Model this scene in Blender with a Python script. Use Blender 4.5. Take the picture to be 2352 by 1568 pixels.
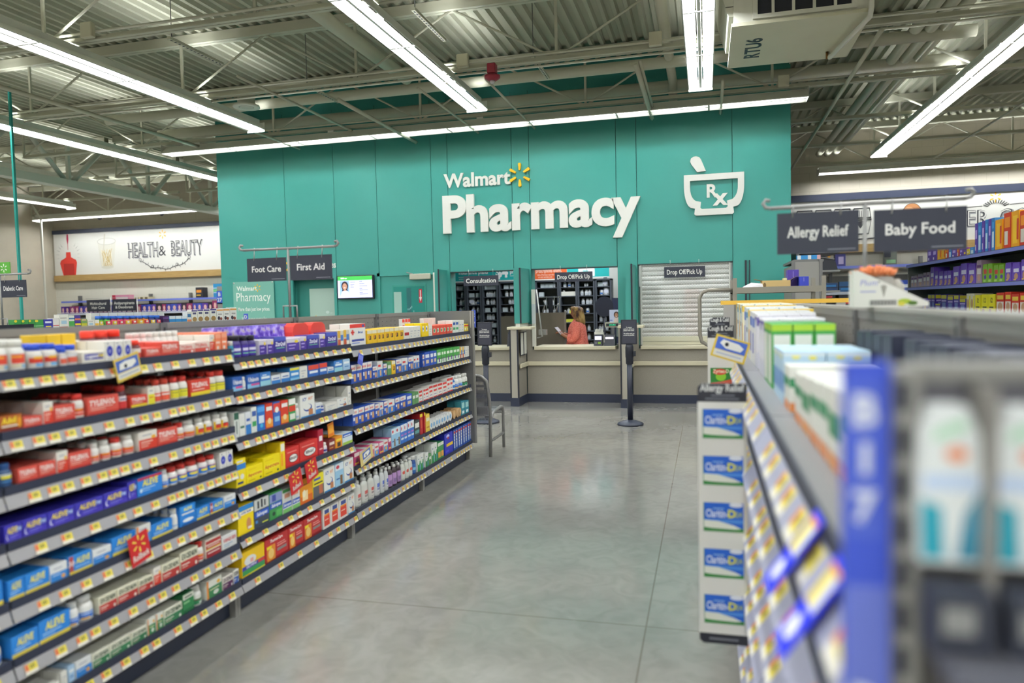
import bpy, math, random
from mathutils import Vector, Matrix, noise
for _o in list(bpy.data.objects): bpy.data.objects.remove(_o, do_unlink=True)
SC = bpy.context.scene
C = SC.collection
R = random.Random(7)
PI = math.pi
# ---------------------------------------------------------------- camera, world, exposure
CAMZ = 1.5
def cam_matrix(yaw, pitch, roll, loc):
    f = Vector((-math.sin(yaw)*math.cos(pitch), math.cos(yaw)*math.cos(pitch), -math.sin(pitch)))
    r = Vector((math.cos(yaw), math.sin(yaw), 0)); d = f.cross(r)
    c, s = math.cos(roll), math.sin(roll)
    r2 = c*r + s*d; d2 = -s*r + c*d
    m = Matrix((r2, -d2, -f)).transposed().to_4x4(); m.translation = loc
    return m
cd = bpy.data.cameras.new('camera'); cam = bpy.data.objects.new('camera', cd); C.objects.link(cam)
cam.matrix_world = cam_matrix(.25992, .050555, .022482, Vector((0, 0, CAMZ)))
cd.sensor_width = 36; cd.lens = 25.714; cd.clip_start = .05; cd.clip_end = 100
cd.dof.use_dof = True; cd.dof.focus_distance = 7.5; cd.dof.aperture_fstop = 1.45
SC.camera = cam
W = bpy.data.worlds.new('store_world'); SC.world = W; W.use_nodes = True
W.node_tree.nodes['Background'].inputs[0].default_value = (.62, .68, .80, 1)
W.node_tree.nodes['Background'].inputs[1].default_value = .35
SC.view_settings.view_transform = 'Standard'; SC.view_settings.look = 'None'
SC.view_settings.exposure = 0.0; SC.view_settings.gamma = 1.0; SC.view_settings.use_curve_mapping = False
TUBE = 66.0          # emission of the fluorescent tubes
SC.cycles.use_denoising = True
SC.cycles.max_bounces = 7; SC.cycles.diffuse_bounces = 4; SC.cycles.glossy_bounces = 3
SC.cycles.transparent_max_bounces = 8; SC.cycles.caustics_reflective = False; SC.cycles.caustics_refractive = False
SC.cycles.sample_clamp_indirect = 6.0

# ---------------------------------------------------------------- materials
def lin(c): return c/12.92 if c <= .04045 else ((c+.055)/1.055)**2.4
def rgb(h):
    if len(h) == 3: h = ''.join(x*2 for x in h)
    return tuple(lin(int(h[i:i+2], 16)/255) for i in (0, 2, 4)) + (1,)
_m = {}
def mat(h, rough=.5, metal=0.0, spec=.4):
    k = (h, rough, metal, spec)
    if k in _m: return _m[k]
    m = bpy.data.materials.new('paint_'+h); m.use_nodes = True
    b = m.node_tree.nodes['Principled BSDF']
    b.inputs['Base Color'].default_value = rgb(h); b.inputs['Roughness'].default_value = rough
    b.inputs['Metallic'].default_value = metal; b.inputs['Specular IOR Level'].default_value = spec
    _m[k] = m; return m
def noisy(name, stops, scale=6, rough=(.4, .6), detail=5, stretch=(1, 1, 1), metal=0.0, spec=.4, bump=0):
    """principled with object-space noise in colour and roughness"""
    m = bpy.data.materials.new(name); m.use_nodes = True; nt = m.node_tree; b = nt.nodes['Principled BSDF']
    tc = nt.nodes.new('ShaderNodeTexCoord'); mp = nt.nodes.new('ShaderNodeMapping'); mp.inputs['Scale'].default_value = stretch
    n = nt.nodes.new('ShaderNodeTexNoise'); n.inputs['Scale'].default_value = scale; n.inputs['Detail'].default_value = detail
    cr = nt.nodes.new('ShaderNodeValToRGB'); mr = nt.nodes.new('ShaderNodeMapRange')
    mr.inputs[3].default_value, mr.inputs[4].default_value = rough
    el = cr.color_ramp.elements
    el[0].position, el[0].color = stops[0][0], rgb(stops[0][1]); el[1].position, el[1].color = stops[-1][0], rgb(stops[-1][1])
    for p, h in stops[1:-1]:
        e = el.new(p); e.color = rgb(h)
    L = nt.links.new
    L(tc.outputs['Object'], mp.inputs[0]); L(mp.outputs[0], n.inputs['Vector']); L(n.outputs[0], cr.inputs[0]); L(n.outputs[0], mr.inputs[0])
    L(cr.outputs[0], b.inputs['Base Color']); L(mr.outputs[0], b.inputs['Roughness'])
    b.inputs['Metallic'].default_value = metal; b.inputs['Specular IOR Level'].default_value = spec
    if bump:
        bp = nt.nodes.new('ShaderNodeBump'); bp.inputs['Strength'].default_value = bump; bp.inputs['Distance'].default_value = .01
        L(n.outputs[0], bp.inputs['Height']); L(bp.outputs[0], b.inputs['Normal'])
    return m
def emit(name, h, s):
    m = bpy.data.materials.new(name); m.use_nodes = True; b = m.node_tree.nodes['Principled BSDF']
    b.inputs['Base Color'].default_value = rgb(h); b.inputs['Emission Color'].default_value = rgb(h); b.inputs['Emission Strength'].default_value = s
    return m
def brick_mat(name, a, b_, mortar, bw, bh, ms=.008):
    m = bpy.data.materials.new(name); m.use_nodes = True; nt = m.node_tree; b = nt.nodes['Principled BSDF']; L = nt.links.new
    tc = nt.nodes.new('ShaderNodeTexCoord'); sp = nt.nodes.new('ShaderNodeSeparateXYZ'); ad = nt.nodes.new('ShaderNodeMath'); cb = nt.nodes.new('ShaderNodeCombineXYZ')
    br = nt.nodes.new('ShaderNodeTexBrick'); br.inputs['Color1'].default_value = rgb(a); br.inputs['Color2'].default_value = rgb(b_); br.inputs['Mortar'].default_value = rgb(mortar)
    br.inputs['Scale'].default_value = 1; br.inputs['Mortar Size'].default_value = ms; br.inputs['Brick Width'].default_value = bw; br.inputs['Row Height'].default_value = bh
    L(tc.outputs['Object'], sp.inputs[0]); L(sp.outputs[0], ad.inputs[0]); L(sp.outputs[1], ad.inputs[1]); L(ad.outputs[0], cb.inputs[0]); L(sp.outputs[2], cb.inputs[1])
    L(cb.outputs[0], br.inputs['Vector']); L(br.outputs[0], b.inputs['Base Color']); b.inputs['Roughness'].default_value = .75
    return m
def clear_mat(name, h, alpha, rough=.1):
    m = bpy.data.materials.new(name); m.use_nodes = True; b = m.node_tree.nodes['Principled BSDF']
    b.inputs['Base Color'].default_value = rgb(h); b.inputs['Roughness'].default_value = rough; b.inputs['Alpha'].default_value = alpha
    return m

# ---------------------------------------------------------------- mesh builder
_gl = {}
def glyphs(s, bold=0.0, ext=0.0, res=2, bev=0.0):
    k = (s, bold, ext, res, bev)
    if k in _gl: return _gl[k]
    cv = bpy.data.curves.new('lettering', 'FONT'); cv.body = s; cv.offset = bold; cv.resolution_u = res; cv.extrude = ext; cv.bevel_depth = bev
    ob = bpy.data.objects.new('lettering', cv); me = bpy.data.meshes.new_from_object(ob)
    v = [tuple(x.co) for x in me.vertices]; f = [tuple(p.vertices) for p in me.polygons]
    bpy.data.objects.remove(ob); bpy.data.curves.remove(cv); bpy.data.meshes.remove(me)
    x0 = min([a[0] for a in v] or [0]); x1 = max([a[0] for a in v] or [1])
    _gl[k] = (v, f, x0, x1); return _gl[k]
class MB:
    def __init__(s): s.v = []; s.f = []; s.m = []; s.mats = []; s.sm = []
    def mi(s, m):
        if m not in s.mats: s.mats.append(m)
        return s.mats.index(m)
    def add(s, vs, fs, m, smooth=False):
        o = len(s.v); s.v += [tuple(x) for x in vs]; i = s.mi(m)
        for f in fs: s.f.append(tuple(a+o for a in f)); s.m.append(i); s.sm.append(smooth)
        return s
    def box(s, x0, x1, y0, y1, z0, z1, m, bev=0):
        if bev:
            b = bev; P = []
            for z, t in ((z0, b), (z0+b, 0), (z1-b, 0), (z1, b)):
                P += [(x0+t+(0 if t else 0), y0+b+0, z), (x0+b, y0+t, z), (x1-b, y0+t, z), (x1-t, y0+b, z), (x1-t, y1-b, z), (x1-b, y1-t, z), (x0+b, y1-t, z), (x0+t, y1-b, z)]
            F = [tuple(range(7, -1, -1)), tuple(range(24, 32))]
            for k in range(3):
                for i in range(8): F.append((k*8+i, k*8+(i+1) % 8, k*8+8+(i+1) % 8, k*8+8+i))
            return s.add(P, F, m)
        return s.add([(x0, y0, z0), (x1, y0, z0), (x1, y1, z0), (x0, y1, z0), (x0, y0, z1), (x1, y0, z1), (x1, y1, z1), (x0, y1, z1)],
                     [(0, 3, 2, 1), (4, 5, 6, 7), (0, 1, 5, 4), (1, 2, 6, 5), (2, 3, 7, 6), (3, 0, 4, 7)], m)
    def rect(s, x0, x1, z0, z1, y, m): # faces -Y
        return s.add([(x0, y, z0), (x1, y, z0), (x1, y, z1), (x0, y, z1)], [(0, 1, 2, 3)], m)
    def poly(s, pts, y, m): # flat outline in XZ facing -Y
        return s.add([(a, y, b) for a, b in pts], [tuple(range(len(pts)))], m)
    def ell(s, cx, cz, rx, rz, y, m, n=20, a0=0, a1=2*PI):
        return s.poly([(cx+rx*math.cos(a0+(a1-a0)*i/n), cz+rz*math.sin(a0+(a1-a0)*i/n)) for i in range(n+(0 if a1-a0 > 6.2 else 1))], y, m)
    def prism(s, pts, y0, y1, m): # outline in XZ, extruded along Y
        n = len(pts); P = [(a, y0, b) for a, b in pts]+[(a, y1, b) for a, b in pts]
        return s.add(P, [tuple(range(n)), tuple(range(2*n-1, n-1, -1))]+[(i, i+n, (i+1) % n+n, (i+1) % n) for i in range(n)], m)
    def extr(s, pts, x0, x1, m): # outline in YZ, extruded along X
        n = len(pts); P = [(x0, a, b) for a, b in pts]+[(x1, a, b) for a, b in pts]
        return s.add(P, [tuple(range(n-1, -1, -1)), tuple(range(n, 2*n))]+[(i, (i+1) % n, (i+1) % n+n, i+n) for i in range(n)], m)
    def tube(s, pts, r, m, n=8, cap=True):
        pts = [Vector(p) for p in pts]; rings = []; P = []; up = None
        for i, p in enumerate(pts):
            t = (pts[min(i+1, len(pts)-1)]-pts[max(i-1, 0)]).normalized()
            if up is None:
                up = Vector((0, 0, 1)) if abs(t.z) < .9 else Vector((1, 0, 0))
            a = t.cross(up).normalized(); b = a.cross(t).normalized(); up = b
            rr = r[i] if isinstance(r, (list, tuple)) else r
            P += [p+a*rr*math.cos(2*PI*k/n)+b*rr*math.sin(2*PI*k/n) for k in range(n)]
        F = []
        for i in range(len(pts)-1):
            for k in range(n): F.append((i*n+k, i*n+(k+1) % n, (i+1)*n+(k+1) % n, (i+1)*n+k))
        if cap: F += [tuple(range(n-1, -1, -1)), tuple(range((len(pts)-1)*n, len(pts)*n))]
        return s.add(P, F, m, True)
    def lathe(s, prof, m, n=20, cx=0, cy=0, z=0, sy=1.0, smooth=True):
        P = []; F = []
        for r, h in prof: P += [(cx+r*math.cos(2*PI*k/n), cy+sy*r*math.sin(2*PI*k/n), z+h) for k in range(n)]
        for i in range(len(prof)-1):
            for k in range(n): F.append((i*n+k, i*n+(k+1) % n, (i+1)*n+(k+1) % n, (i+1)*n+k))
        F += [tuple(range(n-1, -1, -1)), tuple(range((len(prof)-1)*n, len(prof)*n))]
        return s.add(P, F, m, smooth)
    def text(s, t, x, z, h, m, y=0.0, w=None, al='c', bold=0.01, ext=0.0, res=2, slant=0.0, bev=0.0):
        v, f, x0, x1 = glyphs(t, bold, ext, res, bev)
        kz = h/.70; kx = kz
        if w and (x1-x0)*kx > w: kx = w/(x1-x0)
        off = {'c': -(x0+x1)/2, 'l': -x0, 'r': -x1}[al]
        return s.add([(x+(a+off+slant*b)*kx, y-c*kz-(ext*kz), z+b*kz) for a, b, c in v], f, m)
    def mesh(s, name):
        me = bpy.data.meshes.new(name); me.from_pydata(s.v, [], s.f)
        for m in s.mats: me.materials.append(m)
        me.polygons.foreach_set('material_index', s.m); me.polygons.foreach_set('use_smooth', s.sm); me.update()
        return me
    def build(s, name, parent=None, loc=None, rz=0.0):
        o = bpy.data.objects.new(name, s.mesh(name)); C.objects.link(o)
        if parent: o.parent = parent
        if loc: o.location = loc
        if rz: o.rotation_euler = (0, 0, rz)
        return o
def link(name, me, parent=None, loc=None, rz=0.0, rot=None):
    o = bpy.data.objects.new(name, me); C.objects.link(o)
    if parent: o.parent = parent
    if loc: o.location = loc
    if rz: o.rotation_euler = (0, 0, rz)
    if rot: o.rotation_euler = rot
    return o
def tag(o, label, cat, group=None):
    o['label'] = label; o['category'] = cat
    if group: o['group'] = group
    return o
def thing(name, label, cat, loc=(0, 0, 0), rz=0.0, group=None):
    o = bpy.data.objects.new(name, None); C.objects.link(o); o.location = loc; o.rotation_euler = (0, 0, rz); o.empty_display_size = .05
    return tag(o, label, cat, group)
def struct(o): o['kind'] = 'structure'; return o
def dup(root, loc, label=None, group=None):
    r = root.copy(); C.objects.link(r); r.location = loc
    if label: r['label'] = label
    if group: r['group'] = group
    for ch in root.children:
        c = ch.copy(); C.objects.link(c); c.parent = r
    return r
ORD = 'zeroth first second third fourth fifth sixth seventh eighth ninth tenth eleventh twelfth thirteenth fourteenth fifteenth sixteenth seventeenth eighteenth nineteenth twentieth'.split()
def nth(i):
    if i < 21: return ORD[i]
    return {2: 'twenty', 3: 'thirty', 4: 'forty', 5: 'fifty'}[i//10]+('-'+ORD[i % 10] if i % 10 else '') if i % 10 else {3: 'thirtieth', 4: 'fortieth', 5: 'fiftieth'}[i//10]

# ---------------------------------------------------------------- common materials
TEAL = noisy('teal_wall_paint', [(0, '398d84'), (1, '3f948a')], 2, (.38, .5))
CREAM = mat('c0bfab', .55); CREAM2 = mat('b9b8a2', .6)
DECK = noisy('painted_deck', [(.2, 'aeae9a'), (.8, 'b9b9a6')], 1.2, (.75, .85), spec=.1)
STEEL = mat('8b8984', .45, .1); STEELD = mat('6b6a69', .5, .1); NAVY = mat('22283a', .5); NAVYM = mat('2c3244', .45)
WHITE = mat('ecebe2', .5); OFFW = mat('dedccf', .5); BLACK = mat('20222c', .45); SIGNB = mat('2a2d3a', .5)
TAUPE = noisy('taupe_laminate', [(.3, '958f83'), (.7, '9f998d')], 140, (.45, .6), 2)
BEIGE = mat('cfc7ab', .45); GOLD = mat('f2b91f', .5); YEL = mat('e6d455', .5); ORG = mat('e58a55', .5); RED = mat('c9302f', .5)
BLUE = mat('4a62c8', .45); PEG = noisy('grey_pegboard', [(.3, '79756f'), (.7, '827e78')], 60, (.5, .6), 2)
CHROME = mat('b9b9b6', .3, .8); LAMP = emit('fluorescent_glow', 'f7fbff', TUBE); LAMPX = emit('perimeter_row_glow', 'f7fbff', TUBE*0.95)
# ---------------------------------------------------------------- shell: floor, deck, outer walls
WY = 10.91                      # pharmacy wall plane
def floor_mat():
    m = noisy('polished_concrete', [(.25, '7f7e79'), (.5, '918f89'), (.75, '9c9a93')], .9, (.07, .17), 9, spec=.65)
    nt = m.node_tree; L = nt.links.new; b = nt.nodes['Principled BSDF']; base = b.inputs['Base Color'].links[0].from_socket
    tc = nt.nodes.new('ShaderNodeTexCoord')
    n2 = nt.nodes.new('ShaderNodeTexNoise'); n2.inputs['Scale'].default_value = 7; n2.inputs['Detail'].default_value = 8; n2.inputs['Distortion'].default_value = 1.5
    L(tc.outputs['Object'], n2.inputs['Vector'])
    mx = nt.nodes.new('ShaderNodeMix'); mx.data_type = 'RGBA'; mx.blend_type = 'MULTIPLY'; mx.inputs[0].default_value = .55
    cr = nt.nodes.new('ShaderNodeValToRGB'); cr.color_ramp.elements[0].position = .3; cr.color_ramp.elements[0].color = (.72, .72, .70, 1); cr.color_ramp.elements[1].position = .62; cr.color_ramp.elements[1].color = (1, 1, 1, 1)
    L(n2.outputs[0], cr.inputs[0]); L(base, mx.inputs[6]); L(cr.outputs[0], mx.inputs[7])
    # saw-cut joints
    sp = nt.nodes.new('ShaderNodeSeparateXYZ'); L(tc.outputs['Object'], sp.inputs[0])
    masks = []
    for ax, off, per in ((1, 3.35, 4.6), (0, -.28, 4.6)):
        a = nt.nodes.new('ShaderNodeMath'); a.operation = 'SUBTRACT'; a.inputs[1].default_value = off-per/2; L(sp.outputs[ax], a.inputs[0])
        p = nt.nodes.new('ShaderNodeMath'); p.operation = 'PINGPONG'; p.inputs[1].default_value = per/2; L(a.outputs[0], p.inputs[0])
        g = nt.nodes.new('ShaderNodeMath'); g.operation = 'GREATER_THAN'; g.inputs[1].default_value = per/2-.004; L(p.outputs[0], g.inputs[0]); masks.append(g)
    mm = nt.nodes.new('ShaderNodeMath'); mm.operation = 'MAXIMUM'; L(masks[0].outputs[0], mm.inputs[0]); L(masks[1].outputs[0], mm.inputs[1])
    sc_ = nt.nodes.new('ShaderNodeMath'); sc_.operation = 'MULTIPLY'; sc_.inputs[1].default_value = .6; L(mm.outputs[0], sc_.inputs[0])
    m2 = nt.nodes.new('ShaderNodeMix'); m2.data_type = 'RGBA'; m2.inputs[7].default_value = rgb('5d5344'); L(sc_.outputs[0], m2.inputs[0]); L(mx.outputs[2], m2.inputs[6])
    L(m2.outputs[2], b.inputs['Base Color'])
    return m
XL, XR, YF, YB = -18.25, 12.0, -24.0, 17.2
struct(MB().add([(XL, YF, 0), (XR, YF, 0), (XR, YB, 0), (XL, YB, 0)], [(0, 1, 2, 3)], floor_mat()).build('floor'))
b = MB(); zd = 5.06; p = .152; n = int((XR-XL)/p)
P = []; F = []
for i in range(n+1):
    for dx, dz in ((0, 0), (.045, 0), (.066, .05), (.130, .05)):
        P += [(XL+i*p+dx, YF, zd+dz), (XL+i*p+dx, YB, zd+dz)]
for i in range(len(P)//2-1): F.append((2*i, 2*i+1, 2*i+3, 2*i+2))
b.add(P, F, DECK); struct(b.build('ceiling'))
WALLT = noisy('tan_wall_paint', [(.2, 'bfb6a4'), (.8, 'cac1ae')], 3, (.6, .8))
BLK = brick_mat('painted_block', 'b3ab9a', 'b6ae9d', 'a8a090', .4, .2, .004); BLKW = brick_mat('white_block', 'dad6c8', 'dcd8ca', 'cfcabb', .4, .2, .004)
b = MB().box(XL, XR, YB, YB+.2, 2.4, 5.2, BLK).box(XL, XR, YB, YB+.2, 0, 2.4, BLKW); struct(b.build('wall_back'))
struct(MB().box(XL-.2, XL, YF, YB, 0, 5.2, WALLT).build('wall_left'))
struct(MB().box(XR, XR+.2, YF, YB, 0, 5.2, WALLT).build('wall_right'))
struct(MB().box(XL, XR, YF-.2, YF, 0, 5.2, WALLT).build('wall_front'))

# ---------------------------------------------------------------- pharmacy wall with openings
SEAM = [-8.04, -6.758, -5.853, -5.096, -4.158, -3.883, -2.847, -2.574, -1.262, -.965, .376, 1.155]
OPEN = {1: 2.0, 3: 2.035, 5: 2.033, 7: 2.036, 9: 2.05}
b = MB(); g = .004; ZT = 4.72
for i in range(11):
    x0, x1 = SEAM[i]+(g if i else 0), SEAM[i+1]-(g if i < 10 else 0)
    zb = OPEN.get(i, 1.19 if SEAM[i] > -4.3 and i < 10 else 0)
    if i == 10: zb = 0
    b.box(x0, x1, WY, WY+.03, zb, ZT, TEAL)
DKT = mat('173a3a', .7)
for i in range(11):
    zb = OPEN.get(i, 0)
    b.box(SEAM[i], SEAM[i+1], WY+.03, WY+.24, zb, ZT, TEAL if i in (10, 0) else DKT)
    if i in OPEN: b.box(SEAM[i], SEAM[i+1], WY+.002, WY+.24, zb-.012, zb, mat('3a4a4c', .5))
for i in (4, 6, 8):             # teal reveals at the window jambs
    b.box(SEAM[i+1]-.03, SEAM[i+1]+.001, WY+.03, WY+.245, .85, 2.03, TEAL); b.box(SEAM[i]-.001, SEAM[i]+.03, WY+.03, WY+.245, .85, 2.03, TEAL)
b.box(-8.03, 1.14, WY+.03, WY+.2, ZT, 5.1, TEAL)
b.box(1.05, 1.155, WY+.24, 14.8, 0, 3.95, TEAL); b.box(-8.04, -7.9, WY+.24, 14.8, 0, 3.95, TEAL)
struct(b.build('wall_pharmacy'))
# taupe counter front, kick, bumper rails
b = MB()
for x0, x1 in ((-4.158, -2.793), (-2.66, -1.166), (-1.05, .376)): b.box(x0, x1, WY-.012, WY+.2, .12, .80, TAUPE)
for x0, x1 in ((-2.847, -2.574), (-1.262, -.965)): b.box(x0, x1, WY-.012, WY+.03, .80, 1.19, TAUPE)
b.box(.376, 1.155, WY-.012, WY-.001, .12, 1.19, TAUPE)
b.box(-4.158, 1.155, WY-.016, WY+.03, 0, .126, NAVYM)
struct(b.build('trim_counter_front'))
for k, (x0, x1, nm) in enumerate(((-4.1, -2.80, 'under the Consultation window'), (-2.64, -1.18, 'under the open middle window'), (-1.04, .36, 'under the shuttered window'))):
    tag(MB().box(x0, x1, WY-.06, WY-.013, .558, .624, BEIGE, .008).build('bumper_rail'), 'cream horizontal bumper rail on the taupe counter '+nm, 'bumper rail')
for (x0, x1, nm) in ((-3.845, -2.883, 'at the Consultation window'), (-2.538, -1.298, 'at the open middle window'), (-.93, .345, 'below the closed shutter')):
    tag(MB().box(x0, x1, 10.83, 11.45, .80, .85, BEIGE, .006).build('countertop'), 'cream laminate countertop '+nm, 'countertop')
# privacy fins: taupe half wall, cream cap, teal upper fin
for x0, x1, nm in ((-2.793, -2.66, 'between the Consultation and middle windows'), (-1.176, -1.05, 'beside the closed shutter window')):
    t = thing('privacy_fin', 'teal and taupe privacy partition '+nm, 'partition', (0, 0, 0))
    b = MB().box(x0+.02, x1-.02, 10.352, WY-.02, .126, 1.13, mat('a8a294', .5)); b.box(x0+.012, x1-.012, 10.36, WY-.02, .126, 1.13, TAUPE); b.build('half_wall', t)
    MB().box(x0, x1, 10.345, WY-.02, 0, .126, NAVYM).build('kick_board', t)
    b = MB()
    for x in (x0, x1-.02): b.box(x, x+.02, 10.345, 10.37, .126, 1.13, BLACK)
    b.build('corner_guard', t)
    MB().box(x0-.03, x1+.2, 10.33, 10.62, 1.13, 1.17, BEIGE, .006).build('cap_shelf', t)
    MB().box(x0+.085, x1+.055, 10.35, WY-.005, 1.22, 2.03, TEAL).build('upper_fin', t)
    MB().box(x1+.035, x1+.06, 10.342, 10.352, 1.22, 2.03, BLACK).build('edge_strip', t)
    MB().box(x0+.1, x1+.03, 10.36, WY-.02, 1.17, 1.22, OFFW).build('spacer', t)
    MB().box(x1+.001, x1+.03, 10.4, WY-.02, .558, .624, BEIGE, .006).build('side_rail', t)
t = tag(MB().box(-3.99, -3.93, 10.5, WY-.01, 1.0, 2.06, TEAL).build('privacy_fin'), 'tall teal fin beside the teal door near Consultation', 'partition')
MB().box(-3.935, -3.915, 10.49, 10.505, 1.0, 2.06, BLACK).build('edge_strip', t)
for x, nm in ((.55, 'thicker black edge strip'), (.60, 'thinner black edge strip')):
    tag(MB().box(x-.012 if x < .58 else x-.006, x+.012 if x < .58 else x+.006, WY-.022, WY-.001, .9, 2.05, BLACK).build('edge_strip'), nm+' on the teal wall right of the closed shutter', 'strip')
# frame pole sign: notices on the side of the first fin
t = thing('notice_frame', 'two tall white notices in black frames on the side of the first partition', 'notice', (-2.655, 0, 0))
for y0 in (10.42, 10.62):
    MB().box(.006, .014, y0, y0+.17, .74, 1.09, BLACK).box(.0141, .0161, y0+.012, y0+.158, .755, 1.075, OFFW).build('notice', t)

# ---------------------------------------------------------------- big wall lettering
SW = mat('e4e3da', .5)
for s, x0, z, h, w, lab in (('Walmart', -3.945, 3.345, .205, 1.03, 'smaller white raised store name letters above the large pharmacy lettering'), ('Pharmacy', -3.965, 2.655, .545, 3.385, 'huge white raised letters reading Pharmacy on the teal wall')):
    tag(MB().text(s, x0, z, h, SW, WY-.001, None, 'l', .035 if h > .3 else .03, .03, 6).build('wall_lettering'), lab, 'lettering')
    o = bpy.data.objects[-1] if False else None
def spark(b, cx, cz, r, y, m, d=.02):
    for k in range(6):
        a = PI/2+k*PI/3; ux, uz = math.cos(a), math.sin(a); px, pz = -uz, ux; pts = []
        for t_, w_ in ((.40, .075), (.62, .095), (.90, .125), (.97, .11), (1.0, .05)): pts.append((cx+r*(ux*t_+px*w_), cz+r*(uz*t_+pz*w_)))
        pts2 = [(cx+r*(ux*t_-px*w_), cz+r*(uz*t_-pz*w_)) for t_, w_ in ((1.0, .05), (.97, .11), (.90, .125), (.62, .095), (.40, .075))]
        b.prism((pts+pts2)[::-1], y-d, y, m)
    return b
tag(spark(MB(), -2.715, 3.462, .178, WY-.001, GOLD, .035).build('wall_emblem'), 'yellow six-ray starburst emblem beside the white store name letters', 'emblem')
# mortar and pestle emblem
t = thing('wall_emblem', 'white mortar and pestle sign with Rx on the teal wall', 'emblem', (0, 0, 0))
out = [(-.29, 3.29), (.535, 3.29)]; inn = [(-.205, 3.205), (.45, 3.205)]
def bowl(xl, xr, zt, zw, fl, fr, zb, k): # outline right side down then left side up
    P = [(xl, zt), (xr, zt)]; c = (xl+xr)/2
    for i in range(0, 9):
        a = i/8; x = xr-(xr-fr-.05+0*k)*(1-math.cos(a*PI/2)); z = zw-(zw-zb-.11)*math.sin(a*PI/2); P.append((x, z))
    P += [(fr+.01, zb+.1), (fr+.02, zb+.02), (fr, zb), (fl, zb), (fl-.02, zb+.02), (fl-.01, zb+.1)]
    for i in range(8, -1, -1):
        a = i/8; x = xl+(fl-.05-xl)*(1-math.cos(a*PI/2)); z = zw-(zw-zb-.11)*math.sin(a*PI/2); P.append((x, z))
    return P
o_ = bowl(-.29, .535, 3.29, 3.12, -.13, .375, 2.71, 0); i_ = bowl(-.205, .45, 3.205, 3.10, -.045, .29, 2.80, 1)
n = len(o_); b = MB(); y0, y1 = WY-.035, WY-.001
b.add([(a, y0, c) for a, c in o_]+[(a, y0, c) for a, c in i_]+[(a, y1, c) for a, c in o_]+[(a, y1, c) for a, c in i_],
      [(i, (i+1) % n, (i+1) % n+n, i+n)[::-1] for i in range(n)]+[(i, (i+1) % n, (i+1) % n+2*n, i+2*n) for i in range(n)]+[(i+n, i+3*n, (i+1) % n+3*n, (i+1) % n+n) for i in range(n)], SW)
b.build('mortar', t)
P = [(-.135, 3.335), (-.015, 3.335)]; ux = Vector((-.075, .16)).normalized()
P = [(-.105, 3.325), (.015, 3.335), (-.05, 3.50), (-.075, 3.535), (-.115, 3.548), (-.155, 3.545), (-.19, 3.52), (-.2, 3.48), (-.185, 3.44)]
MB().prism(P[::-1], y0, y1, SW).build('pestle', t)
MB().text('R', .025, 2.965, .18, SW, WY-.001, None, 'l', .03, .02, 6).text('x', .105, 2.85, .235, SW, WY-.001, None, 'l', .03, .02, 6).build('rx_letters', t)
# ---------------------------------------------------------------- fluorescent rows
LW = noisy('white_enamel', [(.3, 'dcdcd2'), (.7, 'e4e4da')], 3, (.35, .5))
def light_row(label, x0, y0, L, rz, splits, group=None, cat='ceiling light', z=4.10, slot=True):
    """continuous twin-tube strip, local X runs along the row; splits = joint positions"""
    t = thing('strip_light', label, cat, (x0, y0, z), rz, group)
    b = MB(); ty = .012; lip = -.022 if slot else -.06
    for q in (-1, 1):           # each side: sloped reflector; optional slot by the spine, added to brighten the deck
        x1 = .062 if slot else .02
        prof = [(q*.142, lip), (q*.136, lip), (q*x1, .058), (q*x1, .066), (q*.146, lip+.008)]
        if q > 0: prof = prof[::-1]
        b.extr(prof, 0, L, LW)
        if slot: b.box(0, L, min(q*x1, q*(x1+.004)), max(q*x1, q*(x1+.004)), .058, .125, LW)
    b.box(0, L, -.02, .02, .04, .07, LW); b.box(0, L, -.015, .015, lip+.012, .04, LW); b.box(-.004, 0, -.142, .142, lip-(.03 if slot else 0), .08, LW); b.box(L, L+.004, -.142, .142, lip, .08, LW)  # start plate hangs lower on slotted rows, added to shade the upper wall
    b.build('reflector', t)
    e = [0]+splits+[L]
    for i in range(len(e)-1):
        for s in (-.052, .052):
            MB().tube([(e[i]+.025, s, .012), (e[i+1]-.025, s, .012)], .017, LAMP if slot else LAMPX, 8).build('lamp_tube', t)
    jb = MB().box(-.012, .012, -.132, .132, -.02 if slot else -.058, -.006 if slot else -.04, LW).mesh('joint_bracket'); hg = MB().box(-.05, .05, -.03, .03, .07, .094, LW).mesh('hanger')
    for q in splits: link('joint_bracket', jb, t, (q, 0, 0))
    q = .6
    while q < L: link('hanger', hg, t, (q, 0, 0)); q += 2.4
    return t
V = [1.22*i for i in range(1, 5)]
rows = [(-.04, 9.37, 'twin-tube ceiling light row beside the big air unit'), (-2.9, 9.37, 'ceiling light row ending above the starburst emblem'), (-6.23, 9.37, 'ceiling light row ending above the left edge of the teal wall'),
        (3.10, 14.9, 'ceiling light row running back past the right edge of the teal wall'), (-9.28, 14.9, 'ceiling light row partly hidden behind the left edge of the teal wall'),
        (-12.1, 14.9, 'ceiling light row just behind the big roof girder'), (-14.9, 14.6, 'farthest left ceiling light row near the tan side wall'), (6.2, 14.9, 'ceiling light row over the far right baby aisle')]
for x, ye, lab in rows:
    L = ye+22.0
    light_row(lab, x, ye, L, -PI/2, V+([6.1, 7.32, 8.54] if ye > 10 else [])+[17.0, 25.0])
light_row('long ceiling light row across the front of the teal wall', -8.55, 10.34, 9.85, 0, [1.23*i for i in range(1, 8)], slot=False, z=4.137)
light_row('far ceiling light row parallel to the right back wall banner', 2.3, 16.65, 9.0, 0, [1.22*i for i in range(1, 6)])
light_row('far ceiling light row above the HEALTH & BEAUTY banner', -17.7, 16.2, 9.2, 0, [1.22*i for i in range(1, 6)])

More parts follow.
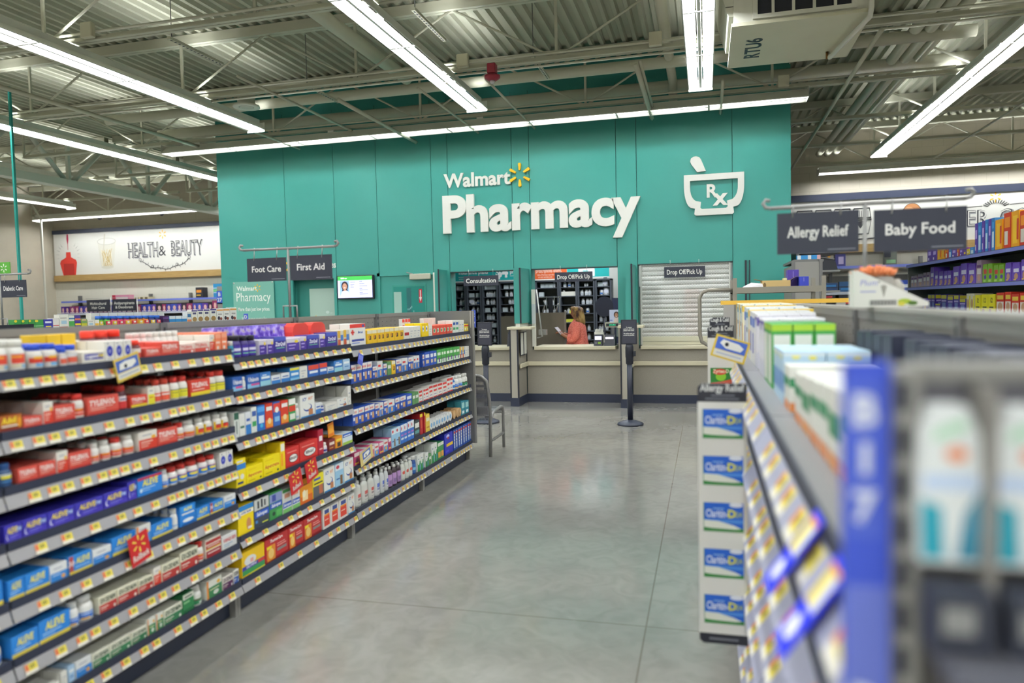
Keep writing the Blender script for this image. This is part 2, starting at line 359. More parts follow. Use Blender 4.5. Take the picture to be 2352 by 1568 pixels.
# ---------------------------------------------------------------- bar joists, girder
tc_me = lambda L: MB().box(0, L, -.06, -.006, 4.93, 4.99, CREAM).box(0, L, .006, .06, 4.93, 4.99, CREAM).box(0, L, -.055, .055, 4.98, 5.05, CREAM).mesh('top_chord')
def joist(x0, x1, y, lab):
    t = thing('bar_joist', lab, 'roof joist', (x0, y, 0), 0, 'roof bar joists')
    L = x1-x0
    link('top_chord', tc_me(L), t)
    MB().box(0, L, -.05, -.006, 4.235, 4.245, CREAM).box(0, L, .006, .05, 4.235, 4.245, CREAM).box(0, L, -.016, -.006, 4.245, 4.29, CREAM).box(0, L, .006, .016, 4.245, 4.29, CREAM).build('bottom_chord', t)
    n = int(L/1.22); dx = L/n
    dg = MB().tube([(0, 0, 4.26), (dx, 0, 4.95)], .014, CREAM, 6).mesh('web_member'); dg2 = MB().tube([(0, 0, 4.95), (dx, 0, 4.26)], .014, CREAM, 6).mesh('web_member'); vt = MB().box(-.016, .016, -.012, .012, 4.26, 4.94, CREAM).mesh('web_member')
    k = 0
    while k < n and k < 33:
        link('web_member', dg if k % 2 == 0 else dg2, t, (k*dx, 0, 0))
        if k % 2 == 0: link('web_member', vt, t, (k*dx, 0, 0))
        k += 1
    return t
jy = [6.2, 8.27, 10.34, 12.41, 14.48, 16.5]
jd = ['first roof joist over the shelves, nearest the camera', 'second roof joist, carrying the red strobe and round speaker', 'third roof joist, right above the light row at the teal wall', 'fourth roof joist, first one visible right of the teal wall', 'fifth roof joist, behind the teal wall', 'last roof joist along the far back wall']
for y, d in zip(jy, jd): joist(-11.5, 12, y, d)
for y, d in zip(jy[1:], ['second', 'third', 'fourth', 'fifth', 'last']): joist(-18.2, -11.7, y, d+' roof joist beyond the big girder by the tan side wall')
GW = mat('d3d6ca', .5); t = thing('roof_girder', 'deep white steel roof girder with V webs left of the teal wall', 'girder', (-11.6, 0, 0))
MB().box(-.11, .11, 2, 17.1, 3.88, 3.90, GW).box(-.11, -.09, 2, 17.1, 3.90, 4.02, GW).box(.09, .11, 2, 17.1, 3.90, 4.02, GW).box(-.02, .02, 2, 17.1, 3.90, 4.02, GW).build('bottom_chord', t)
MB().box(-.11, .11, 2, 17.1, 4.86, 4.90, GW).box(-.02, .02, 2, 17.1, 4.75, 4.86, GW).build('top_chord', t)
for k in range(7):
    y = 5.2+k*2.05
    MB().tube([(0, y-.92, 4.84), (0, y-.06, 3.99)], .055, GW, 4).build('diagonal', t)
    MB().tube([(0, y+.92, 4.84), (0, y+.06, 3.99)], .055, GW, 4).build('diagonal', t)
    MB().box(-.03, .03, y-.03, y+.03, 4.0, 4.8, GW).build('vertical', t)

# ---------------------------------------------------------------- pipes and conduits
def pipe(pts, r, lab, cat='pipe', nm='ceiling_pipe', m=None, n=12): return tag(MB().tube(pts, r, m or CREAM, n).build(nm), lab, cat)
pipe([(-9, 9.58, 4.5), (3.0, 9.58, 4.5)], .072, 'thick cream pipe across the ceiling in front of the joist at the teal wall')
pipe([(-9, 10.72, 4.52), (4.5, 10.72, 4.52)], .085, 'thick cream pipe across the ceiling right against the dark top of the teal wall')
pipe([(-3.85, 4.5, 4.55), (-3.85, 9.3, 4.55)], .08, 'thick cream pipe running back between the two left light rows')
pipe([(-7.4, 5.5, 4.55), (-7.4, 10.2, 4.55)], .07, 'thick cream pipe running back left of the round ceiling speaker')
pipe([(-.42, 7.0, 4.55), (-.42, 10.6, 4.55), (-.42, 10.64, 4.2)], .06, 'cream pipe with end fitting beside the middle light row')
for i, x in enumerate((2.36, 2.52, 2.68)):
    pipe([(x, 7.0, 4.56), (x, 17.0, 4.56)], .065, ('first', 'second', 'third')[i]+' of three parallel cream pipes right of the air unit')
for i, (y, z, x0, x1) in enumerate(((8.22, 4.31, -11, 11), (8.32, 4.21, -11, 11), (10.28, 4.31, -8, 3), (6.15, 4.31, -11, 3))):
    pipe([(x0, y, z), (x1, y, z)], .014, ('thin conduit on top of the second roof joist', 'thin conduit under the second roof joist', 'thin conduit on the joist at the teal wall', 'thin conduit on the first roof joist')[i], 'conduit', 'conduit', None, 6)
for i, (x, y0, y1, z) in enumerate(((-7.9, 6.5, 10.7, 4.16), (-6.35, 8.3, 10.75, 4.10), (-5.2, 7.5, 10.6, 4.2), (-4.35, 8.3, 10.8, 4.06), (-3.3, 8.3, 10.7, 4.1), (-2.45, 8.3, 10.8, 4.12), (-.72, 8.3, 10.75, 4.1), (-.68, 8.3, 10.4, 4.14), (.22, 9.2, 10.8, 4.1), (1.75, 8.3, 16.5, 4.2), (4.4, 6.2, 16.4, 4.2))):
    pipe([(x, y0, z), (x, y1, z)], .02 if i % 3 else .03, nth(i+1)+' thin cream brace from the left, running toward the back under the joists', 'brace', 'ceiling_brace', None, 4)
for i, (x, y) in enumerate(((-5.5, 7.2), (-2.75, 7.3), (-1.95, 9.0), (-5.0, 9.1))):
    b = MB().box(x-.02, x+.02, y-.45, y+.45, 4.40, 4.43, CREAM)
    for k in range(14): b.box(x-.008, x+.008, y-.42+k*.062, y-.39+k*.062, 4.3975, 4.4005, BLACK)
    t = tag(b.build('slotted_strut'), ('slotted strut above the left light row', 'slotted strut hanging left of the red strobe', 'slotted strut behind the red strobe', 'slotted strut near the round speaker')[i], 'strut')
    MB().tube([(x, y-.4, 4.43), (x, y-.4, 5.06)], .005, STEELD, 5).build('hanger_wire', t)
for i, (x, y) in enumerate(((-2.685, 8.2), (-.50, 8.2), (1.0, 10.28), (-5.92, 6.14))):
    tag(MB().box(x-.07, x+.07, y-.06, y, 4.24, 4.39, mat('c6c2aa', .5), .008).build('junction_box'), ('square junction box left of the red strobe', 'square junction box by the light row beside the air unit', 'square junction box at the right end of the teal wall', 'square junction box on the first roof joist')[i], 'junction box')
# red strobe, round speaker
t = thing('fire_strobe', 'red fire alarm strobe hanging from a joist', 'alarm', (-2.33, 8.15, 4.06)); RD = mat('8e2436', .4)
MB().box(-.05, .05, -.05, .05, .06, .18, RD, .01).build('back_box', t); MB().lathe([(.06, .055), (.09, .045), (.09, .02), (.05, -.01), (.035, -.012)], RD, 20).build('housing', t); MB().lathe([(.03, -.012), (.03, -.03), (.015, -.045)], mat('d8d4d4', .1), 12).build('lens', t)
t = thing('ceiling_speaker', 'round white ceiling speaker can by the left light row', 'speaker', (-5.75, 8.46, 4.13))
MB().lathe([(.11, .2), (.11, .03), (.165, .025), (.17, .005), (.165, 0), (.10, .004)], mat('d6d6c8', .5), 28).build('can', t); MB().lathe([(.1, .005), (.08, .001), (.001, 0)], mat('c2c4b6', .6), 24).build('grille', t)
for i, (x, y) in enumerate(((-15.9, 16.5), (-13.9, 16.5))):
    t = thing('dome_camera', 'dark dome camera under the far joists, '+('left one' if i == 0 else 'right one'), 'camera', (x, y, 4.1)); MB().tube([(0, 0, .1), (0, 0, .14)], .02, STEELD).build('stem', t); MB().lathe([(.07, .12), (.07, .03), (.05, -.03), (.015, -.05)], BLACK, 14).build('dome', t)

# ---------------------------------------------------------------- hanging roof-top-unit diffuser
UN = noisy('cream_enamel', [(.3, 'd0cdb2'), (.7, 'd8d5bb')], 2, (.4, .55)); UNS = mat('e2e1d2', .45)
t = thing('air_unit', 'large cream air conditioning box marked RTU6 hanging from the ceiling', 'air conditioner', (0, 0, 0))
X0, X1, Y0, Y1, Z0 = .24, 1.385, 6.88, 8.08, 3.9
b = MB(); b.box(X0, X1, Y0, Y1, Z0, Z0+.03, UN); b.box(X0+.02, X1-.02, Y0+.03, Y1-.03, Z0+.03, 4.75, UNS); b.build('housing', t)
b = MB()
for i in range(6): b.prism([(X0-.02-.1*math.sin(i*.3), Z0+.12+i*.09), (X0+.02, Z0+.12+i*.09), (X0+.02, Z0+.2+i*.09), (X0-.02-.1*math.sin((i+1)*.3), Z0+.2+i*.09)], Y0+.08, Y1-.1, UNS)
b.build('side_louver', t)
b = MB(); gx0, gx1 = .42, 1.26
b.box(gx0, gx1, Y0-.0, Y0+.04, 3.95, 3.985, UNS).box(gx0, gx0+.04, Y0, Y0+.04, 3.985, 4.55, UNS).box(gx1-.04, gx1, Y0, Y0+.04, 3.985, 4.55, UNS)
for k in range(1, 5): b.box(gx0+k*.168-.012, gx0+k*.168+.012, Y0+.005, Y0+.03, 3.985, 4.55, UNS)
b.build('grille_frame', t); MB().box(gx0+.02, gx1-.02, Y0+.026, Y0+.0295, 3.985, 4.55, BLACK).build('grille_opening', t)
# stencilled RTU6 on the underside: reads upward, letter tops to the left
v, f, a0, a1 = glyphs('RTU6', .025, 0, 3); k = .56/(a1-a0)
MB().add([(.525-.14*c_/.7, 7.80-(a_-a0)*k, Z0-.002) for a_, c_, d_ in v], f, BLACK).build('stencil', t)
MB().tube([(X1-.02, Y0-.03, 4.8), (X1-.02, Y0-.03, Z0+.02), (X1-.03, Y0-.02, Z0-.05), (1.19, 7.85, Z0-.06), (1.18, 7.87, Z0-.01)], .022, OFFW, 10).build('drain_pipe', t)
MB().tube([(1.17, 7.86, Z0), (1.17, 7.86, Z0-.07)], .014, mat('7a5a30', .4, .6), 8).build('valve', t)
for i, (x, y) in enumerate(((.3, 6.95), (.3, 8.0), (1.33, 8.0), (1.33, 6.95))): MB().box(x-.025, x+.025, y-.025, y+.025, 4.7, 5.08, CREAM).build('hanger_post', t)
# thin teal cable and white conduit at the left
tag(MB().box(-9.12, -9.09, 8.0, 8.03, 0, 4.6, mat('2f8f86', .3)).build('teal_pole'), 'thin teal floor-to-ceiling pole left of the HEALTH & BEAUTY banner', 'pole')
pipe([(-17.55, 15.9, 4.5), (-17.35, 16, 4.1), (-17.33, 16, 0)], .03, 'thin white conduit dropping in front of the back wall corner', 'conduit', 'conduit', OFFW, 8)
# ---------------------------------------------------------------- things on and behind the pharmacy wall
t = thing('wall_screen', 'flat wall screen showing a woman pharmacist profile', 'screen', (-5.496, WY, 1.655))
MB().box(-.325, .325, -.07, -.004, -.01, .375, BLACK, .01).build('bezel', t)
SG = emit('screen_lavender', 'c9c9f4', .9); GR = emit('screen_green', '3fb24a', .8); b = MB()
b.rect(-.305, .305, .012, .36, -.0705, SG).rect(-.305, .305, .295, .36, -.071, GR)
SC_ = lambda h, s=.7: emit('screen_'+h, h, s)
b.rect(-.265, -.105, .05, .285, -.0712, SC_('8fb4ea')); b.ell(-.18, .205, .062, .075, -.0714, SC_('2a2126'), 16); b.poly([(-.235, .10), (-.215, .21), (-.145, .21), (-.125, .10)], -.0715, SC_('2a2126'))
b.poly([(-.255, .05), (-.235, .115), (-.19, .135), (-.165, .135), (-.12, .115), (-.105, .05)], -.0717, SC_('e9ecf6')); b.ell(-.182, .195, .04, .055, -.0719, SC_('b98a72'), 16); b.rect(-.196, -.166, .125, .15, -.0718, SC_('b98a72')); b.ell(-.182, .175, .018, .006, -.0721, SC_('f2ece8'), 8)
for x in (-.198, -.166): b.ell(x, .205, .006, .004, -.0721, SC_('2a2126'), 8)
for x, z, w in ((-.08, .26, .09), (-.08, .22, .07), (-.08, .2, .05), (-.08, .18, .06), (.08, .27, .05), (.08, .235, .09), (.08, .195, .14), (.08, .155, .05), (.08, .13, .15), (.08, .09, .06), (.08, .065, .15)): b.rect(x, x+w, z, z+.007, -.0716, SC_('6d74a8'))
b.rect(-.25, -.19, .318, .34, -.0713, SC_('f0fff0')).rect(-.18, -.14, .318, .332, -.0713, SC_('f0fff0')); b.build('display', t)
# teal door with lite, closer and red arrow
t = tag(MB().box(-5.08, -4.175, WY+.012, WY+.05, .01, 2.005, TEAL).build('door'), 'teal door with a glass lite and red arrow sticker', 'door')
MB().box(-4.88, -4.30, WY+.004, WY+.0118, .95, 1.85, mat('2f8c7e', .4)).build('lite_frame', t)
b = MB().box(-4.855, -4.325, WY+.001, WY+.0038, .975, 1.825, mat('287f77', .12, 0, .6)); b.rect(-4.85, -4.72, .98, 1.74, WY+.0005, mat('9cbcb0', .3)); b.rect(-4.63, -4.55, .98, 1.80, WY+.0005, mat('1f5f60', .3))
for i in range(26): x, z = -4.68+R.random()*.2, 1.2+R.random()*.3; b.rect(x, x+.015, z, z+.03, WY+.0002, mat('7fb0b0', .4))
b.build('lite_glass', t)
b = MB().rect(-4.42, -4.365, 1.56, 1.78, WY+.0001, mat('b3263a', .4)); b.rect(-4.40, -4.385, 1.64, 1.76, WY-.0004, WHITE); b.poly([(-4.415, 1.65), (-4.393, 1.58), (-4.37, 1.65)], WY-.0004, WHITE); b.build('arrow_sticker', t)
MB().box(-4.55, -4.2, WY-.06, WY+.004, 1.93, 2.02, mat('b7b5a2', .5), .008).tube([(-4.5, WY-.04, 2.02), (-4.6, WY-.05, 2.045)], .008, STEEL).build('door_closer', t)
struct(MB().box(-5.13, -5.08, WY-.015, WY+.02, 0, 2.05, TEAL).box(-5.13, -4.16, WY-.015, WY+.02, 2.0, 2.05, TEAL).build('trim_door'))
tag(MB().box(-4.155, -4.075, WY-.05, WY-.002, .5, 2.03, OFFW, .006).build('door_jamb'), 'tall off-white door jamb strip right of the teal door', 'door jamb')
# recessed doorway with health services poster
struct(MB().box(-6.8, -5.85, WY+.235, WY+.26, 0, 2.05, TEAL).box(-6.70, -6.66, WY-.02, WY+.01, 0, 2.03, TEAL).box(-5.9, -5.85, WY-.02, WY+.01, 0, 2.03, TEAL).build('trim_doorway'))
t = thing('poster', 'pale green Health Services poster in the recessed teal doorway', 'poster', (-6.22, WY+.2, 0))
MB().box(-.26, .26, 0, .02, .95, 1.84, mat('b9d4c6', .4)).build('poster_board', t)
b = MB(); spark(b, -.15, 1.335, .055, -.001, GOLD, .003); b.text('Health Services', -.08, 1.315, .05, mat('2c4a48'), -.002, .32, 'l'); b.rect(-.08, -.03, 1.275, 1.285, -.002, mat('5a7a74')); b.ell(.07, 1.44, .035, .025, -.002, mat('d9ebe2'), 10).rect(.12, .16, 1.42, 1.43, -.002, mat('d9ebe2')); b.build('print', t)
t = thing('wall_lettering', 'white Health Services letters with starburst behind the First Aid sign', 'lettering', (0, 0, 0))
MB().text('Health Services', -5.86, 2.17, .105, SW, WY-.002, .68, 'r', .02, .006).build('letters', t); spark(MB(), -6.66, 2.215, .13, WY-.001, GOLD, .015).build('starburst', t)
# translucent pharmacy info panel
t = thing('wall_sign', 'frosted pale teal Pharmacy information panel at the left end of the teal wall', 'sign', (-7.407, WY-.03, 0))
MB().box(-.392, .392, 0, .012, 1.0, 1.986, mat('79b3a3', .25)).build('panel', t)
b = MB(); W2 = mat('eef2ea', .5); b.text('Walmart', -.32, 1.835, .075, W2, -.001, None, 'l', .02); spark(b, .085, 1.875, .065, -.001, GOLD, .002)
b.text('Pharmacy', -.33, 1.655, .15, W2, -.001, .66, 'l', .0); b.text('More than just low prices.', 0, 1.49, .065, W2, -.001, .62, 'c', .012); b.text('We are your source for', 0, 1.33, .06, W2, -.001, .48, 'c', 0); b.text('quick, convenient prescription', 0, 1.22, .06, W2, -.001, .66, 'c', 0); b.build('print', t)
for x in (-.37, .37): MB().tube([(x, .03, 1.965), (x, -.006, 1.965)], .012, CHROME, 10).build('standoff', t)

# hanging window signs
def sign(s, x0, x1, z0, z1, lab, y=WY-.05):
    t = thing('hanging_sign', lab, 'sign', ((x0+x1)/2, y, z0)); w, h = (x1-x0)/2, z1-z0
    MB().box(-w, w, 0, .012, 0, h, SIGNB).build('board', t); MB().text(s, 0, h*.30, h*.44, WHITE, -.001, w*1.72, 'c', .012).build('print', t)
    b = MB()
    for x in (-w*.7, w*.7): b.tube([(x, .006, h), (x, .006, h+.1)], .003, CHROME, 5)
    b.build('hanger', t)
sign('Consultation', -3.647, -3.085, 1.80, 1.955, 'black sign reading Consultation')
sign('Drop Off/Pick Up', -2.2, -1.627, 1.82, 1.965, 'black Drop Off/Pick Up sign over the open window')
sign('Drop Off/Pick Up', -.582, -.007, 1.835, 1.99, 'black Drop Off/Pick Up sign on the closed shutter')

# roll-down shutter
t = thing('roll_shutter', 'closed perforated metal roll shutter over the third counter window', 'shutter', (0, WY+.05, 0))
SH = bpy.data.materials.new('perforated_aluminium'); SH.use_nodes = True; nt = SH.node_tree; pb = nt.nodes['Principled BSDF']; pb.inputs['Base Color'].default_value = rgb('eeeee8'); pb.inputs['Metallic'].default_value = .0; pb.inputs['Roughness'].default_value = .4
tc = nt.nodes.new('ShaderNodeTexCoord'); ck = nt.nodes.new('ShaderNodeTexChecker'); ck.inputs['Scale'].default_value = 90; tr = nt.nodes.new('ShaderNodeBsdfTransparent'); mx = nt.nodes.new('ShaderNodeMixShader'); mp = nt.nodes.new('ShaderNodeMapping'); mp.inputs['Location'].default_value = (0, .0031, 0); mp.inputs['Scale'].default_value = (1, 0, 1)
nt.links.new(tc.outputs['Object'], mp.inputs[0]); nt.links.new(mp.outputs[0], ck.inputs['Vector']); ml = nt.nodes.new('ShaderNodeMath'); ml.operation = 'MULTIPLY'; ml.inputs[1].default_value = .6; nt.links.new(ck.outputs['Fac'], ml.inputs[0]); nt.links.new(ml.outputs[0], mx.inputs[0]); nt.links.new(pb.outputs[0], mx.inputs[1]); nt.links.new(tr.outputs[0], mx.inputs[2]); nt.links.new(mx.outputs[0], nt.nodes['Material Output'].inputs[0])
b = MB(); z = .98; b2 = MB(); k = 0
while z < 2.03:
    P = []
    for i in range(5): a = i/4; P.append((-.012*math.sin(a*PI), z+.062*a))
    b.add([(x, y, zz) for y, zz in P for x in (-.932, .343)], [(2*i, 2*i+1, 2*i+3, 2*i+2) for i in range(4)], SH, True)
    b2.box(-.932, .343, -.003, .006, z-.007, z+.001, mat('8f8f86', .4, .4)); z += .069; k += 1
b.build('slats', t); b2.build('slat_joints', t)
MB().box(-.932, .343, -.02, .02, .86, .98, mat('cdc9b0', .45), .005).box(-.932, .343, -.024, -.019, .905, .912, mat('9c9a86')).build('bottom_bar', t)
MB().box(-.934, -.91, -.03, .03, .86, 2.03, mat('c8c8c0', .4, .3)).box(.32, .344, -.03, .03, .86, 2.03, mat('c8c8c0', .4, .3)).build('side_guide', t)

# pharmacy room: back wall, ceiling, lights
PW = mat('d6d6ce', .6)
b = MB().box(-7.9, 1.05, 14.8, 14.9, 0, 3.2, PW).box(-7.9, 1.05, WY+.24, 14.8, 3.0, 3.05, PW); struct(b.build('wall_pharmacy_room'))
for i, (x, y) in enumerate(((-3.2, 12.6), (-1.6, 12.6), (-.3, 12.6), (-2.4, 13.6))):
    t = thing('ceiling_light', nth(i+1)+' ceiling light panel inside the pharmacy room, out of sight above the windows', 'ceiling light', (x, y, 2.98))
    MB().box(-.3, .3, -.6, .6, 0, .018, OFFW).build('frame', t); MB().add([(-.28, -.58, -.002), (.28, -.58, -.002), (.28, .58, -.002), (-.28, .58, -.002)], [(3, 2, 1, 0)], emit('room_panel', 'f4f8ff', 14)).build('diffuser', t)
# shelving bays with bottles
SHD = mat('4b5158', .5); SHB = mat('77776b', .6)
def bay(x0, x1, y, zt, lab, nsh, back, z0=.1):
    t = thing('shelf_unit', lab, 'shelf', (x0, y, 0)); w = x1-x0
    MB().box(0, w, .28, .3, 0, zt, back).build('back_panel', t)
    MB().box(0, .03, 0, .3, 0, zt, SHD).box(w-.03, w, 0, .3, 0, zt, SHD).box(0, w, 0, .3, zt-.03, zt, SHD).build('frame', t)
    zs = []
    for i in range(nsh):
        z = z0+i*(zt-.16-z0)/(nsh-1); zs.append(z); MB().box(.03, w-.03, .02, .28, z, z+.015, SHD).build('shelf', t)
    return zs
BW = mat('e8ebea', .4); BB = mat('4a7bc0', .4); BG = mat('cfd3a8', .5); YT = mat('d9d94e', .5); DKC = mat('3a3f66', .5)
_bm = {}
def stock(kind):
    if kind in _bm: return _bm[kind]
    b = MB()
    if kind == 'bottle': b.lathe([(.032, 0), (.034, .01), (.034, .075), (.022, .092)], BW, 10); b.lathe([(.024, .088), (.024, .115)], mat('f2f2f2'), 10); b.box(-.02, .02, -.0355, -.03, .02, .06, mat('c9d2d8'))
    if kind == 'blue': b.lathe([(.034, 0), (.036, .01), (.036, .09), (.024, .105)], BW, 10); b.lathe([(.026, .1), (.026, .13)], DKC, 10); b.box(-.028, .028, -.037, -.02, .02, .05, BB)
    if kind == 'big': b.lathe([(.055, 0), (.06, .02), (.06, .13), (.03, .165)], BW, 12); b.lathe([(.034, .16), (.034, .195)], DKC, 12); b.box(-.045, .045, -.062, -.04, .04, .1, mat('d8dce8'))
    if kind == 'box': b.box(-.05, .05, -.04, .04, 0, .085, mat('c9d6d6', .5))
    if kind == 'wide': b.box(-.17, .17, -.08, .08, 0, .085, mat('d9d9cc', .5))
    if kind == 'yel': b.box(-.075, .075, -.05, .05, 0, .06, YT)
    if kind == 'small': b.lathe([(.02, 0), (.022, .045), (.014, .055)], BW, 8); b.lathe([(.017, .052), (.017, .07)], BW, 8)
    _bm[kind] = b.mesh('stock_'+kind); return _bm[kind]
KN = {'bottle': ('stock_bottle', 'white stock bottle'), 'blue': ('stock_bottle', 'white bottle with navy cap'), 'big': ('stock_bottle', 'large white bottle with navy cap'), 'box': ('medicine_carton', 'pale carton'), 'wide': ('medicine_carton', 'long white carton'), 'yel': ('shelf_bin', 'yellow bin'), 'small': ('stock_bottle', 'tiny white vial')}
def fill(x0, w, y, zs, seq, lab):
    """seq: one string of (kind letter, position 0-9) pairs per shelf from the top down"""
    kd = {'b': 'bottle', 'u': 'blue', 'g': 'big', 'x': 'box', 'w': 'wide', 'y': 'yel', 's': 'small'}
    for r, row in enumerate(seq):
        if r >= len(zs): break
        z = zs[-1-r]+.0155
        for i in range(0, len(row), 2):
            k = kd[row[i]]; px = x0+.07+(w-.14)*int(row[i+1])/9
            tag(link(KN[k][0], stock(k), None, (px, y+.12, z)), KN[k][1]+', '+nth(i//2+1)+' on '+nth(r+1)+' shelf, '+lab[4:], 'bottle' if k in 'bottle blue big small' else 'carton', 'stock on the pharmacy shelves')
BY = 14.2
DB = mat('3c424e', .6)
for x0, x1, nm, bk, ns, seqs in (
    (-4.98, -4.73, 'the first bay behind the Consultation window', DB, 10, ['x1x5', 'b6', 'b3b8', 'u2s5b8', 'b5', '', 'b7', 's4', '']),
    (-4.72, -4.40, 'the second bay behind the Consultation window', DB, 10, ['s3b8', 'x1x8', 'g1s5u8', 'b2b7', 'b8s3', 'b8', 'b7s2', 's6', '']),
    (-4.39, -4.05, 'the third bay behind the Consultation window', DB, 10, ['x1x3x5x8', 'b1b3b5b8', 'b1b5b7', 'x1b7x8', 'b1b3b6', 'b2x8b5', 'b1b6', 's3b7', 'b6']),
    (-4.03, -3.60, 'the fourth bay behind the Consultation window', SHB, 10, ['x2x6', 'b2b5s8', 'b4b6', 'x1b5', '', '', '', '', '']),
    (-3.28, -2.80, 'the first bay behind the open window', SHB, 9, ['x2x4x6b8', 'x1', 'b3b7', 'b2b4b8', 'b5b7', '', '', '']),
    (-2.79, -2.44, 'the second bay behind the open window', SHB, 9, ['b1u5s8', 'b0w5', '', 's1b4y8', 'y2y7', 'b5', 'b4', '']),
    (-2.43, -2.09, 'the third bay behind the open window', SHB, 9, ['s3s5', 'b0b4b7', 'b1b5b8', 'u5', '', 'b6', 'b6', 's4b8']),
    (-2.08, -1.765, 'the fourth bay behind the open window', SHB, 9, ['x1g6', 'u2g7', 'x2b5b8', 'b0b3', 'b1b5', 'b0b3b7', 'x1b7', 'b1s5'])):
    pass
    zs = bay(x0, x1, BY, 1.96, 'grey shelving, '+nm, ns, bk, .42)
    fill(x0, x1-x0, BY, zs, seqs, nm)
# banners over the shelving
def banner(x0, x1, z0, z1, lab, parts, y=BY-.02):
    t = thing('banner', lab, 'banner', (x0, y, z0)); w, h = x1-x0, z1-z0
    MB().box(0, w, 0, .012, 0, h, mat('22aaa6', .5)).build('board', t); b = MB()
    for p in parts:
        if p[0] == 'R': b.rect(p[1], p[2], p[3], p[4], -.0015-.0005*p[6], mat(p[5], .5))
        else: b.text(p[1], p[2], p[3], p[4], mat(p[5], .5), -.004, p[6], 'l', .02 if len(p) < 8 else p[7])
    b.build('print', t)
banner(-5.05, -3.56, 1.975, 2.26, 'teal banner reading insurance plans and $4 over the Consultation shelves', [('R', 0, 1.49, -.0, .015, 'e6eae6', 0), ('T', 'insurance plans', .19, .155, .10, 'f2f6f2', .62), ('T', 'Includ', .19, .085, .03, 'd8efec', .2, 0), ('T', 'walmart', .19, .045, .03, 'd8efec', .2, 0), ('T', '$4', .97, .08, .19, 'f2f6f2', .26, .05), ('T', 'pre', 1.27, .14, .08, 'f2f6f2', .12), ('R', 1.27, 1.36, .09, .1, 'd8efec', 0)])
banner(-3.29, -2.63, 1.965, 2.26, 'orange banner reading prescriptions online over the pharmacy shelves', [('R', 0, .66, 0, .3, 'd9622c', 0), ('R', 0, .66, 0, .02, 'e8e8e0', 1), ('T', 'prescriptions online.', .04, .15, .085, 'f6ead8', .52, 0), ('T', 'Ask a Pharmacy associate', .07, .09, .035, 'f0dcc8', .34, 0), ('T', 'or visit walmart.com', .09, .045, .035, 'f0dcc8', .28, 0)])
banner(-2.62, -1.80, 1.985, 2.28, 'teal and white banner beside the orange pharmacy banner', [('R', .22, .54, .03, .3, 'e8eae6', 0), ('R', 0, .82, 0, .015, 'e8eae6', 1), ('R', .30, .42, .2, .26, '8fd0cc', 2), ('R', .31, .41, .12, .15, '8fd0cc', 2)])
t = thing('cabinet', 'dark cabinet at the right side of the open pharmacy window', 'cabinet', (-1.72, 13.9, 0)); MB().box(0, .6, 0, .5, 0, 1.58, NAVYM).build('body', t); MB().box(.01, .295, -.02, 0, .05, 1.56, mat('30354a')).build('door', t); MB().box(.305, .59, -.02, 0, .05, 1.56, mat('30354a')).build('door', t)
t = thing('round_mirror', 'round black disc on a stand beside the dark cabinet', 'stand', (-1.83, 13.6, 0)); MB().tube([(0, .03, .0), (0, .03, 1.4)], .02, BLACK).build('stand_pole', t); MB().prism([(.17*math.cos(a*PI/14), 1.42+.19*math.sin(a*PI/14)) for a in range(28)], 0, .03, mat('2a2d38', .5)).build('disc', t); MB().lathe([(.16, 0), (.16, .02), (.02, .03)], BLACK, 18, 0, .03).build('foot', t)
# things behind the shutter
for i, (x, y, w, d, h, c, nm) in enumerate(((-1.25, 12.4, .5, .4, 1.75, '5a5d5c', 'grey shelving block behind the left of the shutter'), (-.35, 12.7, .25, .2, 1.7, 'd2684a', 'orange panel behind the shutter'), (-.75, 12.9, .35, .3, 1.4, 'a9b59a', 'pale green cabinet behind the shutter'), (.1, 12.7, .4, .3, 1.45, '9fae8c', 'second pale green cabinet behind the right of the shutter'))):
    t = thing('cabinet', nm, 'cabinet', (x, y, 0)); MB().box(0, w, 0, d, 0, h, mat(c, .6)).build('body', t); MB().box(.02, w-.02, -.015, 0, .05, h-.02, mat(c, .5)).build('door', t)
# desk partition, pos terminals, display, printer
t = thing('desk_divider', 'taupe desk divider panel behind the counter, left of the woman', 'divider', (0, 0, 0)); MB().box(-2.74, -2.24, 11.88, 11.91, .3, 1.35, mat('7c7363', .6)).box(-2.26, -2.235, 11.87, 11.92, .3, 1.37, mat('8d897c', .5)).build('panel', t); MB().box(-2.74, -2.235, 11.7, 12.1, 0, .3, mat('6f675a')).build('base', t)
t = thing('cable_tray', 'metal rack with cables above the desk divider', 'rack', (0, 0, 0)); b = MB()
for x in (-2.72, -2.58, -2.45, -2.36): b.box(x, x+.012, 11.98, 11.99, 1.25, 1.62, CHROME)
b.box(-2.74, -2.34, 11.98, 12.1, 1.6, 1.61, CHROME); b.build('frame', t); MB().box(-2.54, -2.47, 11.97, 12.0, 1.25, 1.6, BLACK).build('screen_back', t); MB().tube([(-2.66, 11.97, 1.3), (-2.6, 11.96, 1.48), (-2.62, 11.97, 1.55)], .012, CHROME, 6).tube([(-2.42, 11.97, 1.35), (-2.37, 11.96, 1.5)], .012, CHROME, 6).build('cable', t)
t = thing('window_track', 'white track frame at the left jamb of the open window', 'frame', (0, 0, 0)); MB().box(-2.57, -2.52, WY-.04, WY+.02, .85, 1.72, OFFW).tube([(-2.5, WY, 1.72), (-2.42, WY, 1.0), (-2.5, WY, .98)], .012, CHROME, 6).build('track', t); MB().box(-2.565, -2.51, WY-.06, WY-.041, 1.2, 1.5, mat('c8cccc')).build('notice', t); MB().box(-2.5, -2.38, WY+.1, WY+.2, 1.02, 1.1, STEEL).build('bracket', t)
